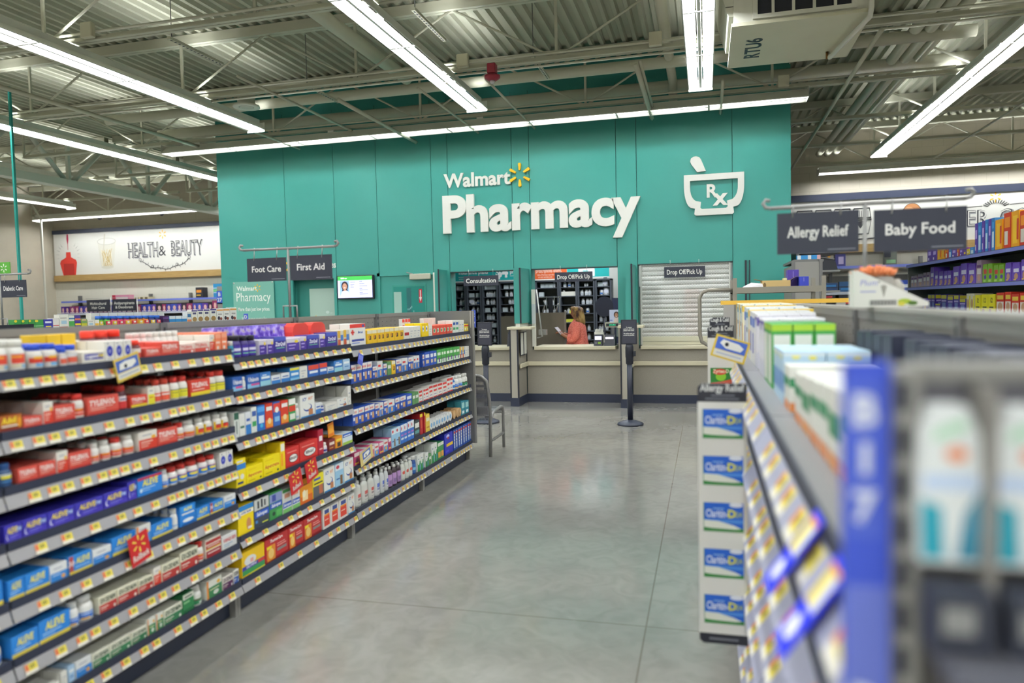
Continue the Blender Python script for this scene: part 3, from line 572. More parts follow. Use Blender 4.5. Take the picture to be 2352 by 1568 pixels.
t = thing('card_terminal', 'card payment terminal with lit screen on the open counter, left of two', 'card reader', (-1.57, 11.0, .851)); MB().extr([(-.08, 0), (.08, 0), (.05, .15), (-.03, .17)], -.065, .065, BLACK).build('body', t); MB().rect(-.05, .05, .09, .145, -.06, emit('term_screen', 'd8d8f0', .8)).build('screen', t); MB().rect(.0, .04, .03, .06, -.075, mat('7ea63a')).rect(-.05, -.01, .03, .06, -.075, mat('60606c')).build('keypad', t)
t = thing('check_printer', 'check reader with glowing slot on the open counter', 'printer', (-1.40, 11.02, .851)); MB().extr([(-.1, 0), (.1, 0), (.1, .12), (-.04, .165), (-.08, .1)], -.085, .085, mat('3a3c44')).build('body', t); MB().rect(-.06, .06, .1, .13, -.082, emit('printer_slot', 'f2e8f2', 1.2)).build('slot', t); MB().box(-.09, -.07, -.09, .1, .0, .16, STEEL).build('side', t)
t = thing('pole_display', 'green customer price display on a post above the counter', 'display', (-1.36, 11.06, .851)); MB().box(-.02, .02, -.01, .02, 0, .27, STEELD).build('post', t); MB().box(-.115, .115, -.02, .03, .27, .345, mat('b9b59c')).build('housing', t); MB().box(-.1, .1, -.0215, -.0201, .285, .33, BLACK).build('window', t); b = MB(); GD = emit('green_digits', '35c08a', 1.0)
for q in range(5): b.rect(-.05+q*.02, -.038+q*.02, .298, .318 if q % 2 else .314, -.022, GD)
b.build('digits', t)
t = thing('photo_stand', 'small upright card with a smiling woman photo on the price display', 'card', (-1.335, 11.06, 1.197)); MB().box(-.075, .075, 0, .004, 0, .19, mat('cfd2ea')).build('card', t); b = MB(); b.poly([(-.01, .0), (-.005, .05), (.02, .075), (.05, .07), (.074, .03), (.074, 0)], -.001, mat('e6cfc4')); b.ell(.03, .115, .04, .048, -.0011, mat('4a2f28'), 14).ell(.03, .105, .026, .036, -.0016, mat('b98468'), 14).ell(.03, .09, .012, .005, -.002, WHITE, 8).rect(-.07, -.03, .02, .04, -.001, mat('8a9ad0')); b.build('print', t)
t = thing('pen_cup', 'box of white tags standing on the counter by the card terminal', 'box', (-1.58, 11.14, .851)); MB().box(-.07, .07, -.03, .03, .0, .2, OFFW).build('box', t); b = MB()
for i in range(6): b.box(-.06+i*.021, -.047+i*.021, -.02, .02, .2, .24+.01*(i % 2), WHITE)
b.build('tags', t)
t = thing('monitor', 'back of a grey monitor right of the price display', 'monitor', (-1.24, 11.25, .851)); MB().box(-.03, .03, 0, .03, 0, .12, BLACK).build('stand', t); MB().box(-.09, .16, -.01, .02, .12, .26, mat('a9b0ac')).build('panel', t); MB().box(-.12, .12, -.08, .1, 0, .012, BLACK).build('foot', t)
t = thing('phone', 'dark handset on the Consultation counter beside the first partition', 'phone', (-2.93, 11.0, .851)); MB().extr([(-.06, 0), (.08, 0), (.06, .16), (0, .2), (-.03, .1)], -.06, .05, BLACK).build('cradle', t); MB().tube([(-.03, -.06, .2), (.02, -.03, .24), (.05, .05, .23)], .02, mat('2d3038'), 8).build('handset', t)
t = thing('desk_divider', 'taupe divider panel behind the Consultation counter', 'divider', (0, 0, 0)); MB().box(-3.38, -2.86, 12.0, 12.03, .3, 1.30, mat('6e675a', .6)).build('panel', t); MB().box(-3.38, -2.86, 11.9, 12.2, 0, .3, mat('6f675a')).build('base', t)
# ---------------------------------------------------------------- woman behind the counter
def skin(name, nodes, edges, m, sub=2, parent=None, loc=(0, 0, 0)):
    """nodes: list of (x, y, z, rx, ry); first one is the root"""
    me = bpy.data.meshes.new(name); me.from_pydata([n[:3] for n in nodes], edges, []); o = bpy.data.objects.new(name, me); C.objects.link(o)
    if parent: o.parent = parent
    o.location = loc; me.materials.append(m)
    o.modifiers.new('Skin', 'SKIN'); 
    if not me.skin_vertices: me.attributes
    for i, n in enumerate(nodes):
        sv = me.skin_vertices[0].data[i]; sv.radius = (n[3], n[4]); sv.use_root = (i == 0)
    s = o.modifiers.new('Sub', 'SUBSURF'); s.levels = sub; s.render_levels = sub
    o.modifiers['Skin'].use_smooth_shade = True
    return o
def finger(pts, r, nm, par, m): # short tapered chain
    return MB().tube(pts, [r*(1-.25*i/(len(pts)-1)) for i in range(len(pts))], m, 8).build(nm, par)
SKIN = noisy('warm_brown_skin', [(.3, 'a06a4e'), (.7, 'b07858')], 8, (.4, .55))
CORAL = noisy('coral_lace', [(.35, 'd85e4e'), (.55, 'ec8170'), (.7, 'f0907e')], 60, (.7, .85), 3, bump=.6)
PANT = mat('2b2d38', .7)
px, py = -2.02, 11.72
# local frame: person faces -X; x forward = -X
N = [(0, 0, .80, .11, .13), (.0, 0, .95, .12, .14), (.0, 0, 1.08, .11, .15), (.005, 0, 1.17, .07, .11), (-.005, 0, 1.225, .042, .045), (-.02, 0, 1.275, .045, .045), (-.035, 0, 1.335, .099, .078), (-.03, 0, 1.395, .088, .074),
     (.0, -.15, 1.15, .055, .055), (.0, -.19, 1.00, .042, .042), (-.10, -.175, .93, .034, .034), (-.20, -.14, .985, .027, .027), (-.245, -.125, 1.01, .026, .018),
     (.0, .15, 1.15, .055, .055), (.0, .18, 1.00, .042, .042), (-.10, .15, .94, .034, .034), (-.20, .08, .99, .027, .027), (-.245, .06, 1.01, .026, .018),
     (.0, -.08, .70, .085, .085), (-.01, -.085, .42, .06, .06), (.01, -.085, .08, .04, .04), (-.09, -.09, .035, .035, .03),
     (.0, .08, .70, .085, .085), (-.01, .085, .42, .06, .06), (.01, .085, .08, .04, .04), (-.09, .09, .035, .035, .03), (-.025, 0, 1.428, .06, .05)]
E_ = [(0, 1), (1, 2), (2, 3), (3, 4), (4, 5), (5, 6), (6, 7), (7, 26), (3, 8), (8, 9), (9, 10), (10, 11), (11, 12), (3, 13), (13, 14), (14, 15), (15, 16), (16, 17), (0, 18), (18, 19), (19, 20), (20, 21), (0, 22), (22, 23), (23, 24), (24, 25)]
wm = thing('person', 'woman in a coral lace top reading papers behind the open counter', 'person', (px, py, 0))
skin('body', N, E_, SKIN, 2, wm)
# face in profile
b = MB(); b.tube([(-.095, 0, 1.362), (-.118, 0, 1.335), (-.122, 0, 1.325), (-.1, 0, 1.318)], [.012, .014, .015, .01], SKIN, 8); b.build('nose', wm, (.024, 0, 0))
b = MB(); LIP = mat('8c3d3d', .5); b.tube([(-.108, -.02, 1.293), (-.114, 0, 1.294), (-.108, .02, 1.293)], .007, LIP, 6).tube([(-.104, -.018, 1.282), (-.110, 0, 1.281), (-.104, .018, 1.282)], .007, LIP, 6); b.build('mouth', wm, (.034, 0, 0))
for s in (-1, 1):
    b = MB(); b.lathe([(.001, -.011), (.009, -.006), (.011, 0), (.009, .006), (.001, .011)], WHITE, 10, -.098, s*.03, 1.352); b.tube([(-.108, s*.03, 1.352), (-.1105, s*.03, 1.352)], .005, BLACK, 8); b.tube([(-.1, s*.012, 1.37), (-.104, s*.03, 1.376), (-.094, s*.047, 1.370)], .004, mat('3a2620'), 6); b.build('eye', wm, (.022, 0, 0))
    MB().lathe([(.004, -.028), (.014, -.018), (.017, 0), (.013, .02), (.003, .03)], SKIN, 10, -.01, s*.071, 1.335, .5).build('ear', wm)
# hands: palm is the skin end; five fingers curled round the papers
for s, hy in ((-1, -.125), (1, .06)):
    b0 = Vector((-.262, hy, 1.015))
    for k, (dy, ln) in enumerate(((-.024, .05), (-.008, .058), (.008, .055), (.023, .044))):
        p = b0+Vector((-.012, dy, .006)); q = p+Vector((-ln*.5, 0, .018)); r_ = q+Vector((-ln*.3, 0, -.006)); e = r_+Vector((-ln*.1, 0, -.022))
        finger([p, q, r_, e], .0085, 'finger', wm, SKIN)
    p = b0+Vector((.012, -s*.024, .012)); finger([p, p+Vector((-.022, -s*.014, .018)), p+Vector((-.045, -s*.008, .022))], .0095, 'thumb', wm, SKIN)
# clothing: loose top lofted over the torso, sleeves to below the elbow, trousers
def loft(rings, m, n=28, ruff=0.0):
    b = MB(); P = []; F = []
    for j, (cx, cy, cz, rx, ry) in enumerate(rings):
        for k in range(n):
            a = 2*PI*k/n; q = 1+ruff*math.sin(a*7+j*.6)*(1-cz) if ruff else 1
            P.append((cx+rx*q*math.cos(a), cy+ry*q*math.sin(a), cz))
    for j in range(len(rings)-1):
        for k in range(n): F.append((j*n+k, j*n+(k+1) % n, (j+1)*n+(k+1) % n, (j+1)*n+k))
    return b.add(P, F, m, True)
top = loft([(.0, 0, .60, .215, .235), (.0, 0, .72, .20, .225), (0, 0, .86, .175, .205), (.0, 0, 1.0, .155, .195), (.0, 0, 1.1, .14, .2), (.005, 0, 1.165, .115, .185), (.004, 0, 1.205, .08, .12), (0, 0, 1.235, .056, .064)], CORAL, 28, .12).build('blouse', wm)
for s, e in ((-1, (-.11, -.17, .925)), (1, (-.11, .15, .93))):
    MB().tube([(.005, s*.13, 1.165), (.008, s*.19, 1.08), (.012, s*.205, .985), (-.04, s*.2, .93), (-.09, s*.178, .925)], [.07, .075, .08, .082, .085], CORAL, 16, False).build('sleeve', wm)
b = loft([(0, 0, .64, .12, .15), (0, 0, .80, .13, .16)], PANT)
for s in (-1, 1): b.tube([(0, s*.08, .74), (0, s*.08, .66), (-.01, s*.085, .42), (.01, s*.085, .1)], [.1, .095, .075, .06], PANT, 14)
b.build('trousers', wm)
for s in (-1, 1): MB().box(-.15, .06, s*.088-.04, s*.088+.04, 0, .07, BLACK, .02).build('shoe', wm)
# hair: wavy shoulder-length mass
HAIR = noisy('streaked_hair', [(.35, '241512'), (.47, '4a2c1c'), (.55, '9a7440'), (.68, 'c7a468')], 9, (.45, .6), 4, (1, 1, .5), bump=.4)
rings = [(-.02, 0, 1.447, .03, .03), (-.018, 0, 1.437, .07, .065), (-.008, 0, 1.41, .098, .088), (.006, 0, 1.37, .105, .098), (.022, 0, 1.32, .098, .103), (.04, 0, 1.27, .085, .105), (.055, 0, 1.215, .075, .108), (.065, 0, 1.165, .065, .10), (.07, 0, 1.12, .045, .08), (.07, 0, 1.09, .015, .03)]
b = MB(); P = []; F = []; n = 36
for j, (cx, cy, cz, rx, ry) in enumerate(rings):
    for k in range(n):
        a = 2*PI*k/n; w = 1+.07*math.sin(a*9+j*1.1)+.04*math.sin(a*17-j*2)
        x = cx+rx*w*math.cos(a)
        if j > 2: x = max(x, -.052+.006*math.sin(k*1.7))     # keeps the face free
        P.append((x, cy+ry*w*math.sin(a), cz+.006*math.sin(a*6+j)))
for j in range(len(rings)-1):
    for k in range(n): F.append((j*n+k, (j+1)*n+k, (j+1)*n+(k+1) % n, j*n+(k+1) % n))
F += [tuple(range(n)), tuple(range(len(P)-1, len(P)-n-1, -1))]
b.add(P, F, HAIR, True)
for k in range(9):              # locks on both sides of the face and down the back
    a = -1.9+k*.475; y = .1*math.sin(a); x = .0+.06*math.cos(a)
    b.tube([(x-.01, y*.85, 1.38), (x, y*1.12, 1.30), (x+.03, y*1.0, 1.23), (x+.025, y*1.15, 1.16), (x+.045, y*.95, 1.10)], [.016, .02, .019, .016, .006], HAIR, 7)
b.build('hair', wm)
t = thing('papers', 'white sheets held in the hands of the woman in coral', 'papers', (px, py, 0))
b = MB()
for k in range(3): b.add([(-.235-.003*k, -.16, .995), (-.235-.003*k, .09, .995), (-.335-.004*k, .09, 1.115), (-.335-.004*k, -.16, 1.115)], [(0, 1, 2, 3)], mat('dfe3ea', .6))
b.build('sheet', t)

# ---------------------------------------------------------------- stanchions
def stanchion(x, y, lab):
    t = thing('stanchion_sign', lab, 'sign stand', (x, y, 0))
    MB().lathe([(.158, 0), (.16, .012), (.155, .022), (.10, .045), (.045, .062), (.03, .064)], mat('2d3140', .4), 36).build('base', t)
    MB().lathe([(.033, .06), (.033, .80)], mat('272b3a', .4), 20).build('pole', t)
    MB().lathe([(.035, .74), (.046, .75), (.046, .82), (.05, .83), (.05, .95), (.04, .985)], BLACK, 20).box(.045, .075, -.03, .03, .84, .90, BLACK).build('belt_head', t)
    MB().box(-.096, .096, -.025, .0, .985, 1.285, mat('23252f', .35), .006).build('frame', t)
    b = MB(); b.rect(-.08, .08, 1.0, 1.27, -.0255, mat('32333f', .5))
    for i, s in enumerate(('To respect', 'patient privacy,', 'please wait here.', '', 'We will be with you', 'as soon as possible.')):
        if s: b.text(s, 0, 1.185-i*.019, .015, WHITE, -.0265, .13 if i else .07, 'c', .02)
    b.build('notice', t); return t
stanchion(-.905, 8.95, 'black sign stanchion standing before the second partition in the open aisle')
stanchion(-2.72, 8.9, 'black sign stanchion half hidden behind the metal chair and shelves')
# ---------------------------------------------------------------- metal mesh chair
t = thing('mesh_chair', 'grey tubular chair with perforated metal seat at the end of the shelves', 'chair', (0, 0, 0))
CT = mat('8a8886', .35, .35)
for x in (-2.075, -2.68):
    MB().tube([(x, 6.88, 0), (x, 6.90, .40), (x+.004, 6.87, .55), (x, 6.84, .68), (x-.01 if x > -2.3 else x+.01, 6.82, .76), (x-.05 if x > -2.3 else x+.05, 6.81, .80), (x-.10 if x > -2.3 else x+.10, 6.81, .812)], .017, CT, 10).build('rear_frame', t)
    MB().tube([(x, 6.91, .36), (x, 6.98, .415), (x, 7.06, .43), (x, 7.28, .445), (x, 7.34, .43), (x, 7.37, .38), (x, 7.37, 0)], .016, CT, 10).build('front_leg', t)
    MB().tube([(x, 6.90, .20), (x, 6.93, .155), (x, 6.97, .15), (x, 7.37, .155)], .014, CT, 8).build('stretcher', t)
MB().tube([(-2.17, 6.81, .812), (-2.585, 6.81, .812)], .017, CT, 10).build('top_rail', t)
MESH = bpy.data.materials.new('perforated_steel'); MESH.use_nodes = True; nt = MESH.node_tree; pb = nt.nodes['Principled BSDF']; pb.inputs['Base Color'].default_value = rgb('77767a'); pb.inputs['Metallic'].default_value = .3; pb.inputs['Roughness'].default_value = .45
vo = nt.nodes.new('ShaderNodeTexVoronoi'); vo.inputs['Scale'].default_value = 75; vo.inputs['Randomness'].default_value = 0; tc = nt.nodes.new('ShaderNodeTexCoord'); lt = nt.nodes.new('ShaderNodeMath'); lt.operation = 'LESS_THAN'; lt.inputs[1].default_value = .36; tr = nt.nodes.new('ShaderNodeBsdfTransparent'); mx = nt.nodes.new('ShaderNodeMixShader')
nt.links.new(tc.outputs['Object'], vo.inputs['Vector']); nt.links.new(vo.outputs['Distance'], lt.inputs[0]); nt.links.new(lt.outputs[0], mx.inputs[0]); nt.links.new(pb.outputs[0], mx.inputs[1]); nt.links.new(tr.outputs[0], mx.inputs[2]); nt.links.new(mx.outputs[0], nt.nodes['Material Output'].inputs[0])
b = MB(); P = [(6.88, .36), (6.87, .5), (6.845, .66), (6.825, .74), (6.815, .80)]
b.add([(x, y, z) for y, z in P for x in (-2.67, -2.09)], [(2*i, 2*i+1, 2*i+3, 2*i+2) for i in range(4)], MESH, True); b.build('backrest', t)
b = MB(); P = [(6.90, .40), (6.98, .425), (7.1, .43), (7.28, .445), (7.345, .43), (7.365, .36)]
b.add([(x, y, z) for y, z in P for x in (-2.67, -2.09)], [(2*i, 2*i+1, 2*i+3, 2*i+2) for i in range(5)], MESH, True); b.build('seat', t)
# ---------------------------------------------------------------- product catalogue
# box:    (kind word, description, body colour, art)   art = R u0 v0 u1 v1 col | O u v ru rv col | T text u v h col (in face fractions)
# bottle: same with body colour 'body/cap/label'
TYL = 'T TYLENOL .46 .52 .30 f5f0ea;R .08 .40 .8 .43 f0d8cc;R .08 .28 .55 .32 e8b8a8;R .0 0 1 .14 c23a2e'
EX = lambda c, t: 'R 0 .0 1 .5 %s;T EXCEDRIN .5 .6 .28 %s;R .06 .28 .5 .34 e8dcd0;R .06 .16 .4 .2 e0c8b8;O .86 .14 .06 .1 e8e6da' % (c, t)
ALV = 'T ALEVE .5 .52 .34 f2e34a;R .1 .36 .7 .40 bfe0f5;R .1 .24 .5 .28 9cc8ec;'
K = {
'ty': ('b', 'red', 'd05448', TYL), 'tyw': ('b', 'pale red-topped', 'e6d0c4', 'R 0 0 1 .42 d05448;T TYLENOL .45 .52 .3 c8372e;O .85 .2 .08 .12 eee'), 'tyy': ('b', 'red and yellow', 'cf4334', 'T TYLENOL .46 .55 .28 f5f0ea;R 0 0 1 .25 ead23a;R .08 .36 .7 .42 f0c8b8'),
'wr': ('b', 'white and red', 'e6e0d4', 'R 0 0 1 .58 d2402f;R .2 .78 .7 .82 8a8aa0;O .8 .66 .13 .09 e8b43c;R .1 .42 .75 .47 f0d8c8;R .1 .3 .6 .34 f0c8b8;R .1 .18 .5 .22 f0c8b8'), 'wor': ('b', 'orange', 'e9835c', 'R 0 .7 1 .95 efa080;R .1 .4 .8 .5 f4d6c4;O .4 .15 .2 .1 f0e4d8'),
'adv': ('b', 'brown', '8c4a22', 'R 0 .35 1 1 a85a2a;T Advil .42 .48 .42 f4dc3a;R .1 .28 .8 .38 f0e8d8;R 0 0 1 .2 7a2a1e;O .88 .5 .1 .35 e0952a'), 'leg': ('b', 'white and purple', 'e4e0d2', 'R .1 .32 .95 .82 3f3a9a;T Legatrin .45 .46 .3 f2f0ea;T PM .82 .46 .3 f2d83a'),
'ov': ('b', 'white', 'e4e2da', 'O .5 .5 .36 .27 3a44a8;R .35 .52 .65 .55 cfd2ee;R .35 .44 .6 .47 cfd2ee;O .3 .88 .06 .04 3a3f6a;R .2 .1 .8 .13 9aa0b0'), 'wy': ('b', 'yellow and white', 'e6e2d0', 'R 0 0 1 .6 e6d83a;R .2 .78 .7 .83 77809a;R .1 .4 .8 .45 d2502f'),
'alp': ('b', 'violet', '3b35a6', 'R .0 .0 1 .3 4a3fb4;T ALEVE .42 .5 .34 f2d83a;T PM .82 .52 .24 b8d0f2;O .12 .34 .07 .2 e8e8f4;O .15 .38 .06 .18 3b35a6;R .25 .3 .75 .34 8f8ce0;R .25 .18 .6 .22 7f7cd8'), 'alr': ('b', 'blue red-topped', '2f80d2', 'R 0 .86 1 1 b8324a;'+ALV+'O .12 .3 .05 .1 d8ecf8'),
'al': ('b', 'bright blue', '2c82d4', ALV+'R 0 0 1 .17 e6cf52'), 'alR': ('b', 'blue red-edged', '2f84d2', 'R 0 0 .18 1 a84a4a;T 30 .09 .45 .3 f0e0d8;T ALEVE .6 .5 .32 f2e34a;R .25 .3 .9 .34 bfe0f5;R 0 0 1 .15 e6cf52'), 'alh': ('b', 'tall blue hang-pack', '2d7fd0', 'R .08 .70 .92 .97 3a94e2;T ALEVE .5 .74 .15 f2e34a;R .1 .55 .9 .62 e8e6dc;O .5 .25 .36 .09 eef0f2;R .05 .02 .95 .1 1f5fa8'),
'wb': ('b', 'white and blue', 'e2e4e2', 'R 0 0 1 .52 3b86d0;R .2 .74 .7 .79 8a8aa0;O .75 .2 .12 .12 e6a23c;R .1 .36 .6 .4 d8e8f4'), 'wbo': ('b', 'white, blue and orange', 'e4e4de', 'R 0 0 1 .55 4a92d6;R 0 0 .14 1 e08a3c;O .75 .6 .1 .1 e6a23c;O .6 .2 .14 .14 ece8e0;R .2 .78 .7 .82 8a8aa0'),
'ex': ('b', 'cream and red', 'e2dec4', EX('b23a36', '2c3a2c')), 'exg': ('b', 'cream and green', 'e0deca', EX('3a7a52', '2c4a36')), 'exp': ('b', 'cream and plum', 'e2dcd0', EX('5a2c58', '4a3a4a')), 'exb': ('b', 'cream and blue', 'e2e0d2', EX('3a5fa8', '3a3a4a')), 'mx': ('b', 'maroon striped', 'e0d8c8', 'R 0 .72 1 .9 a83a38;R 0 .48 1 .66 a83a38;R .1 .56 .9 .6 f0e0d0;R 0 .42 1 .48 d8b840;R 0 .0 1 .36 9a2f34;R .1 .2 .9 .26 e8d0c8'), 'van': ('b', 'pale red-lettered', 'dcdcd8', 'T VANQUISH .5 .5 .26 c2333a;R .1 .28 .7 .34 8aa0b8;R .1 .14 .5 .2 8aa0b8'),
'pw': ('b', 'white', 'e2e0d6', 'R .15 .6 .8 .66 a0a4ae;R .15 .4 .6 .45 b8b8b4;R .2 .15 .5 .25 b0bcc8'), 'lb': ('b', 'light blue', 'a9c8e2', 'R .1 .6 .9 .8 e8eef2;R .2 .3 .8 .4 5a8ac4'), 'wg': ('b', 'white and green', 'e2e2d6', 'R 0 0 1 .6 3d8052;R 0 0 .12 1 e28a3a;O .78 .74 .12 .1 e6b23c;R .2 .42 .8 .47 e4d8b0;O .6 .22 .18 .13 d8dcd0'), 'gt': ('b', 'tall green', '2f7a4a', 'R 0 .72 1 1 d8dccc;R .15 .8 .85 .87 3a4a3a;R .05 .5 .6 .6 8cc08c;R 0 0 1 .2 25603c'),
'zq': ('b', 'dark purple', '3a2f86', 'R 0 .75 1 1 4a5ab4;T ZzzQuil .5 .44 .24 f2f0fa;R .15 .28 .85 .33 7fd0a0'), 'zw': ('b', 'white and purple', 'd8d2dc', 'R 0 0 1 .68 4a3490;O .75 .75 .14 .12 e8cc3a;R .15 .45 .7 .52 c8b8f0;R .15 .2 .6 .26 c8b8f0'), 'mu': ('b', 'multicoloured', 'd8d2c0', 'R 0 .5 .5 1 e0b23a;R .5 .3 1 .7 4a7ac0;R 0 0 .5 .4 c25a3a;R .5 0 1 .25 e8e4d8'),
'un': ('b', 'deep blue', '2a5aa8', 'R 0 .0 1 .35 8ac0e0;T Unisom .5 .5 .32 f4f4f4;R .3 .2 1 .34 d04a8a'), 'ub': ('b', 'blue swirl', '3a76bc', 'R 0 0 1 .4 9ad0dc;R .1 .55 .9 .72 e8f0f4;R .2 .78 .6 .86 c8dcf0'), 'wb2': ('b', 'small white and blue', 'dfe2e2', 'R 0 0 1 .45 3a7ec4;R .15 .6 .85 .72 3a5aa0'), 'uy': ('b', 'blue yellow-topped', '3a86c6', 'R 0 .8 1 1 e2d640;R .1 .4 .9 .6 e4eef4;R 0 0 1 .2 8ac4e4'), 'br': ('b', 'blue and red', '3566b0', 'R 0 .62 1 1 d24a3a;R .1 .3 .9 .5 e8eef4'),
'dg': ('b', 'white dark-green-topped', 'd8dcd4', 'R 0 .72 1 1 2f5a4a;R .4 .15 .6 .65 4a5a54'), 'tub': ('b', 'white tube', 'e6e6de', 'R .1 .36 .9 .46 3a6a5a'), 'wgn': ('b', 'tall white and green', 'e2e4dc', 'R .1 .25 .9 .45 3c9a5a;R .1 .65 .9 .85 3a5aa0'), 'blt': ('b', 'tall blue', '2f6cbc', 'R .0 .75 1 .95 5aa0e0;R .15 .3 .85 .6 dce8f2;O .5 .2 .2 .08 4ab0d8'), 'rdt': ('b', 'tall red and orange', 'd0402c', 'R .1 .72 .9 .88 f2efe8;R 0 .05 1 .35 e8923a;O .5 .3 .25 .12 f0d8a0'), 'brt': ('b', 'blue and red tall', '3a66b4', 'R 0 .6 1 .95 d8473a;O .5 .68 .28 .12 f0efe8;R .15 .2 .85 .4 8ac0e6'), 'grt': ('b', 'green and red striped', '3a9452', 'R 0 .75 1 1 f0f0e8;R 0 .45 1 .7 d0402c;R .1 .1 .9 .35 e8ecdc'),
'icy': ('b', 'white and blue pain-patch', 'e8e8e0', 'T ICY .28 .74 .14 2a4aa0;T HOT .7 .74 .14 e0823a;O .5 .42 .3 .17 2a4a9a;O .46 .46 .26 .13 e8e8e0;R .55 .08 .85 .34 b87a50;R 0 0 1 .07 3a86c0'), 'yb': ('b', 'yellow and blue', 'f0d820', 'R 0 .62 1 .82 2f7ac2;R .1 .88 .7 .94 e8f0f4;O .6 .35 .2 .1 e8e4d8;R .1 .1 .7 .18 2a3a6a'), 'asp': ('b', 'bright yellow', 'f2dc12', 'R .05 .3 .95 .62 f6e430;T Aspercreme .5 .40 .2 c8402a;R .1 .8 .6 .86 e8c80a;R .1 .12 .5 .18 c8b010;O .85 .15 .06 .06 3a3a30'), 'yw': ('b', 'tall yellow and white', 'f0ce20', 'R .1 .68 .9 .95 ecead8;R .1 .15 .5 .6 f2a020'), 'ben': ('b', 'red oval-badged', 'cc3430', 'O .55 .42 .34 .23 221c20;O .55 .42 .31 .20 f2efe8;T BENGAY .55 .36 .15 1c181c;R .1 .76 .8 .82 e88a80;R 0 .0 1 .1 a82826'), 'crt': ('b', 'tall crimson', 'a82238', 'R .2 .55 .8 .75 f0e6e6;R .2 .2 .8 .26 e8b0b0'), 'mx2': ('b', 'maroon', '7a2c2c', 'R .1 .5 .9 .75 e8d8c8;R .1 .2 .7 .28 d8a040'), 'yo': ('b', 'orange tiger-striped', 'e8982a', 'R .1 .6 .9 .8 f2d84a;R .25 .1 .75 .5 3a2a20'), 'wbg': ('b', 'blue, white and green', 'd8e4e6', 'R 0 .68 1 1 2f62b8;R .1 .76 .8 .84 f0f2f4;R 0 0 1 .25 a8cc5a'),
'ybl': ('b', 'yellow and blue hand-picture', 'f2d418', 'R .0 .82 1 1 2f86cc;R 0 .68 1 .8 f6f0e0;T ASPERCREME .5 .71 .07 2a3a8a;O .66 .3 .16 .22 c88a56;R .6 .12 .85 .2 ece8e0'), 'sal': ('b', 'dark hand-drawn pain-patch', '3a424e', 'R 0 .6 1 1 c8cac4;R .22 .66 .34 .92 20242c;R .46 .66 .58 .96 20242c;R .68 .68 .78 .9 20242c;R 0 .34 1 .56 2a56b4;T Salonpas .5 .39 .13 f4f4f4;R .05 .15 .2 .25 4a8ad0;R .5 .08 .9 .12 d8dc4a'), 'sal2': ('b', 'green and blue pain-patch', '3a8a4a', 'R 0 .62 1 .94 8a94c0;R .2 .66 .5 .9 3a4a9a;R 0 .4 1 .6 2a4fae;T Salonpas .5 .45 .12 f4f4f4;O .3 .2 .12 .08 20402c;R .5 .06 .95 .3 5aaa5a'), 'sal3': ('b', 'white, blue and green pain-patch', 'e4e6de', 'R 0 .22 1 .44 2a56b4;T Salonpas .5 .28 .12 f4f4f4;R 0 .86 1 1 3a8a4a;R .2 .62 .8 .8 e0a080;R 0 0 1 .18 7ab86a'), 'org': ('b', 'orange sunburst', 'ee9a22', 'R .0 0 1 .3 d86a24;R .2 .72 .8 .78 a85a18;R .15 .12 .6 .5 f2d8a0;O .3 .4 .12 .15 f6ecc8'), 'ygr': ('b', 'yellow and grey', 'e8dc30', 'R 0 0 1 .5 5a5c60;R .55 .1 .9 .5 b86a48;R .1 .75 .7 .85 4a5aa8;R .1 .58 .9 .64 3a3a3a'), 'lbt': ('b', 'light blue tall', '9ac6e0', 'R 0 .7 1 1 dce8ee;O .3 .85 .2 .08 c23a4a;R .55 .05 .85 .45 7a5a3a;R .1 .3 .5 .36 3a66a8'),
'salh': ('b', 'large yellow, green and white', 'f0c41c', 'O .36 .58 .26 .2 e6e6e2;R .36 .48 .5 .64 e8a8a0;R 0 .26 1 .42 3a3a9a;T SALONPAS .4 .30 .10 f4f4f4;R .7 .28 1 .4 d0402c;R 0 .06 1 .26 3a9450;R .3 .0 1 .06 e8dc4a'), 'the': ('b', 'red hand-picture heat-wrap', 'b62a2c', 'R 0 0 1 .12 8a1c22;T ThermaCare .48 .80 .13 f6f2ee;R .06 .04 .42 .7 e08a2a;O .24 .34 .12 .22 f2cc78;R .06 .56 .26 .68 f2e028;R .5 .3 .92 .42 8c8a88;R .5 .5 .9 .55 e8a098;R .5 .6 .85 .64 e8a098'), 'pou': ('b', 'white and red pouch', 'e4e0d8', 'R .12 .12 .88 .62 d8442f;R .12 .62 .88 .7 e8922f;R .2 .72 .8 .92 3a4a8a;R .2 .4 .7 .45 f2d0c0'),
'fa': ('b', 'red-topped white first aid', 'e8e6e0', 'R 0 .82 1 1 dc4038;R .12 .5 .22 .74 d63a34;R .06 .58 .28 .66 d63a34;T first_aid .66 .56 .11 3a6ab8;R .1 .2 .9 .3 3a4a9a;R .1 .1 .6 .15 8a9ad0;O .85 .9 .08 .06 3a5aa8'), 'yel': ('b', 'yellow and cream', 'e9bd2c', 'R 0 .75 1 1 e8e0c0;R .3 .3 .8 .6 3a2c28;O .4 .5 .2 .15 c8862a'), 'wred': ('b', 'white and dark red', 'e6e2d8', 'R .1 .3 .9 .55 a8282c'), 'yelp': ('b', 'bright yellow hanging pack', 'f2cc10', 'R .3 .4 .7 .8 eaf0f4;O .5 .6 .14 .1 3a5ab0'), 'orr': ('b', 'orange-red', 'd84e38', 'R .2 .3 .8 .7 e8e2dc;O .45 .5 .2 .18 3a8a4a'), 'yr': ('b', 'yellow red-topped', 'dcc83a', 'R 0 .7 1 .9 c8302c;R .1 .2 .5 .5 f0e8e8'),
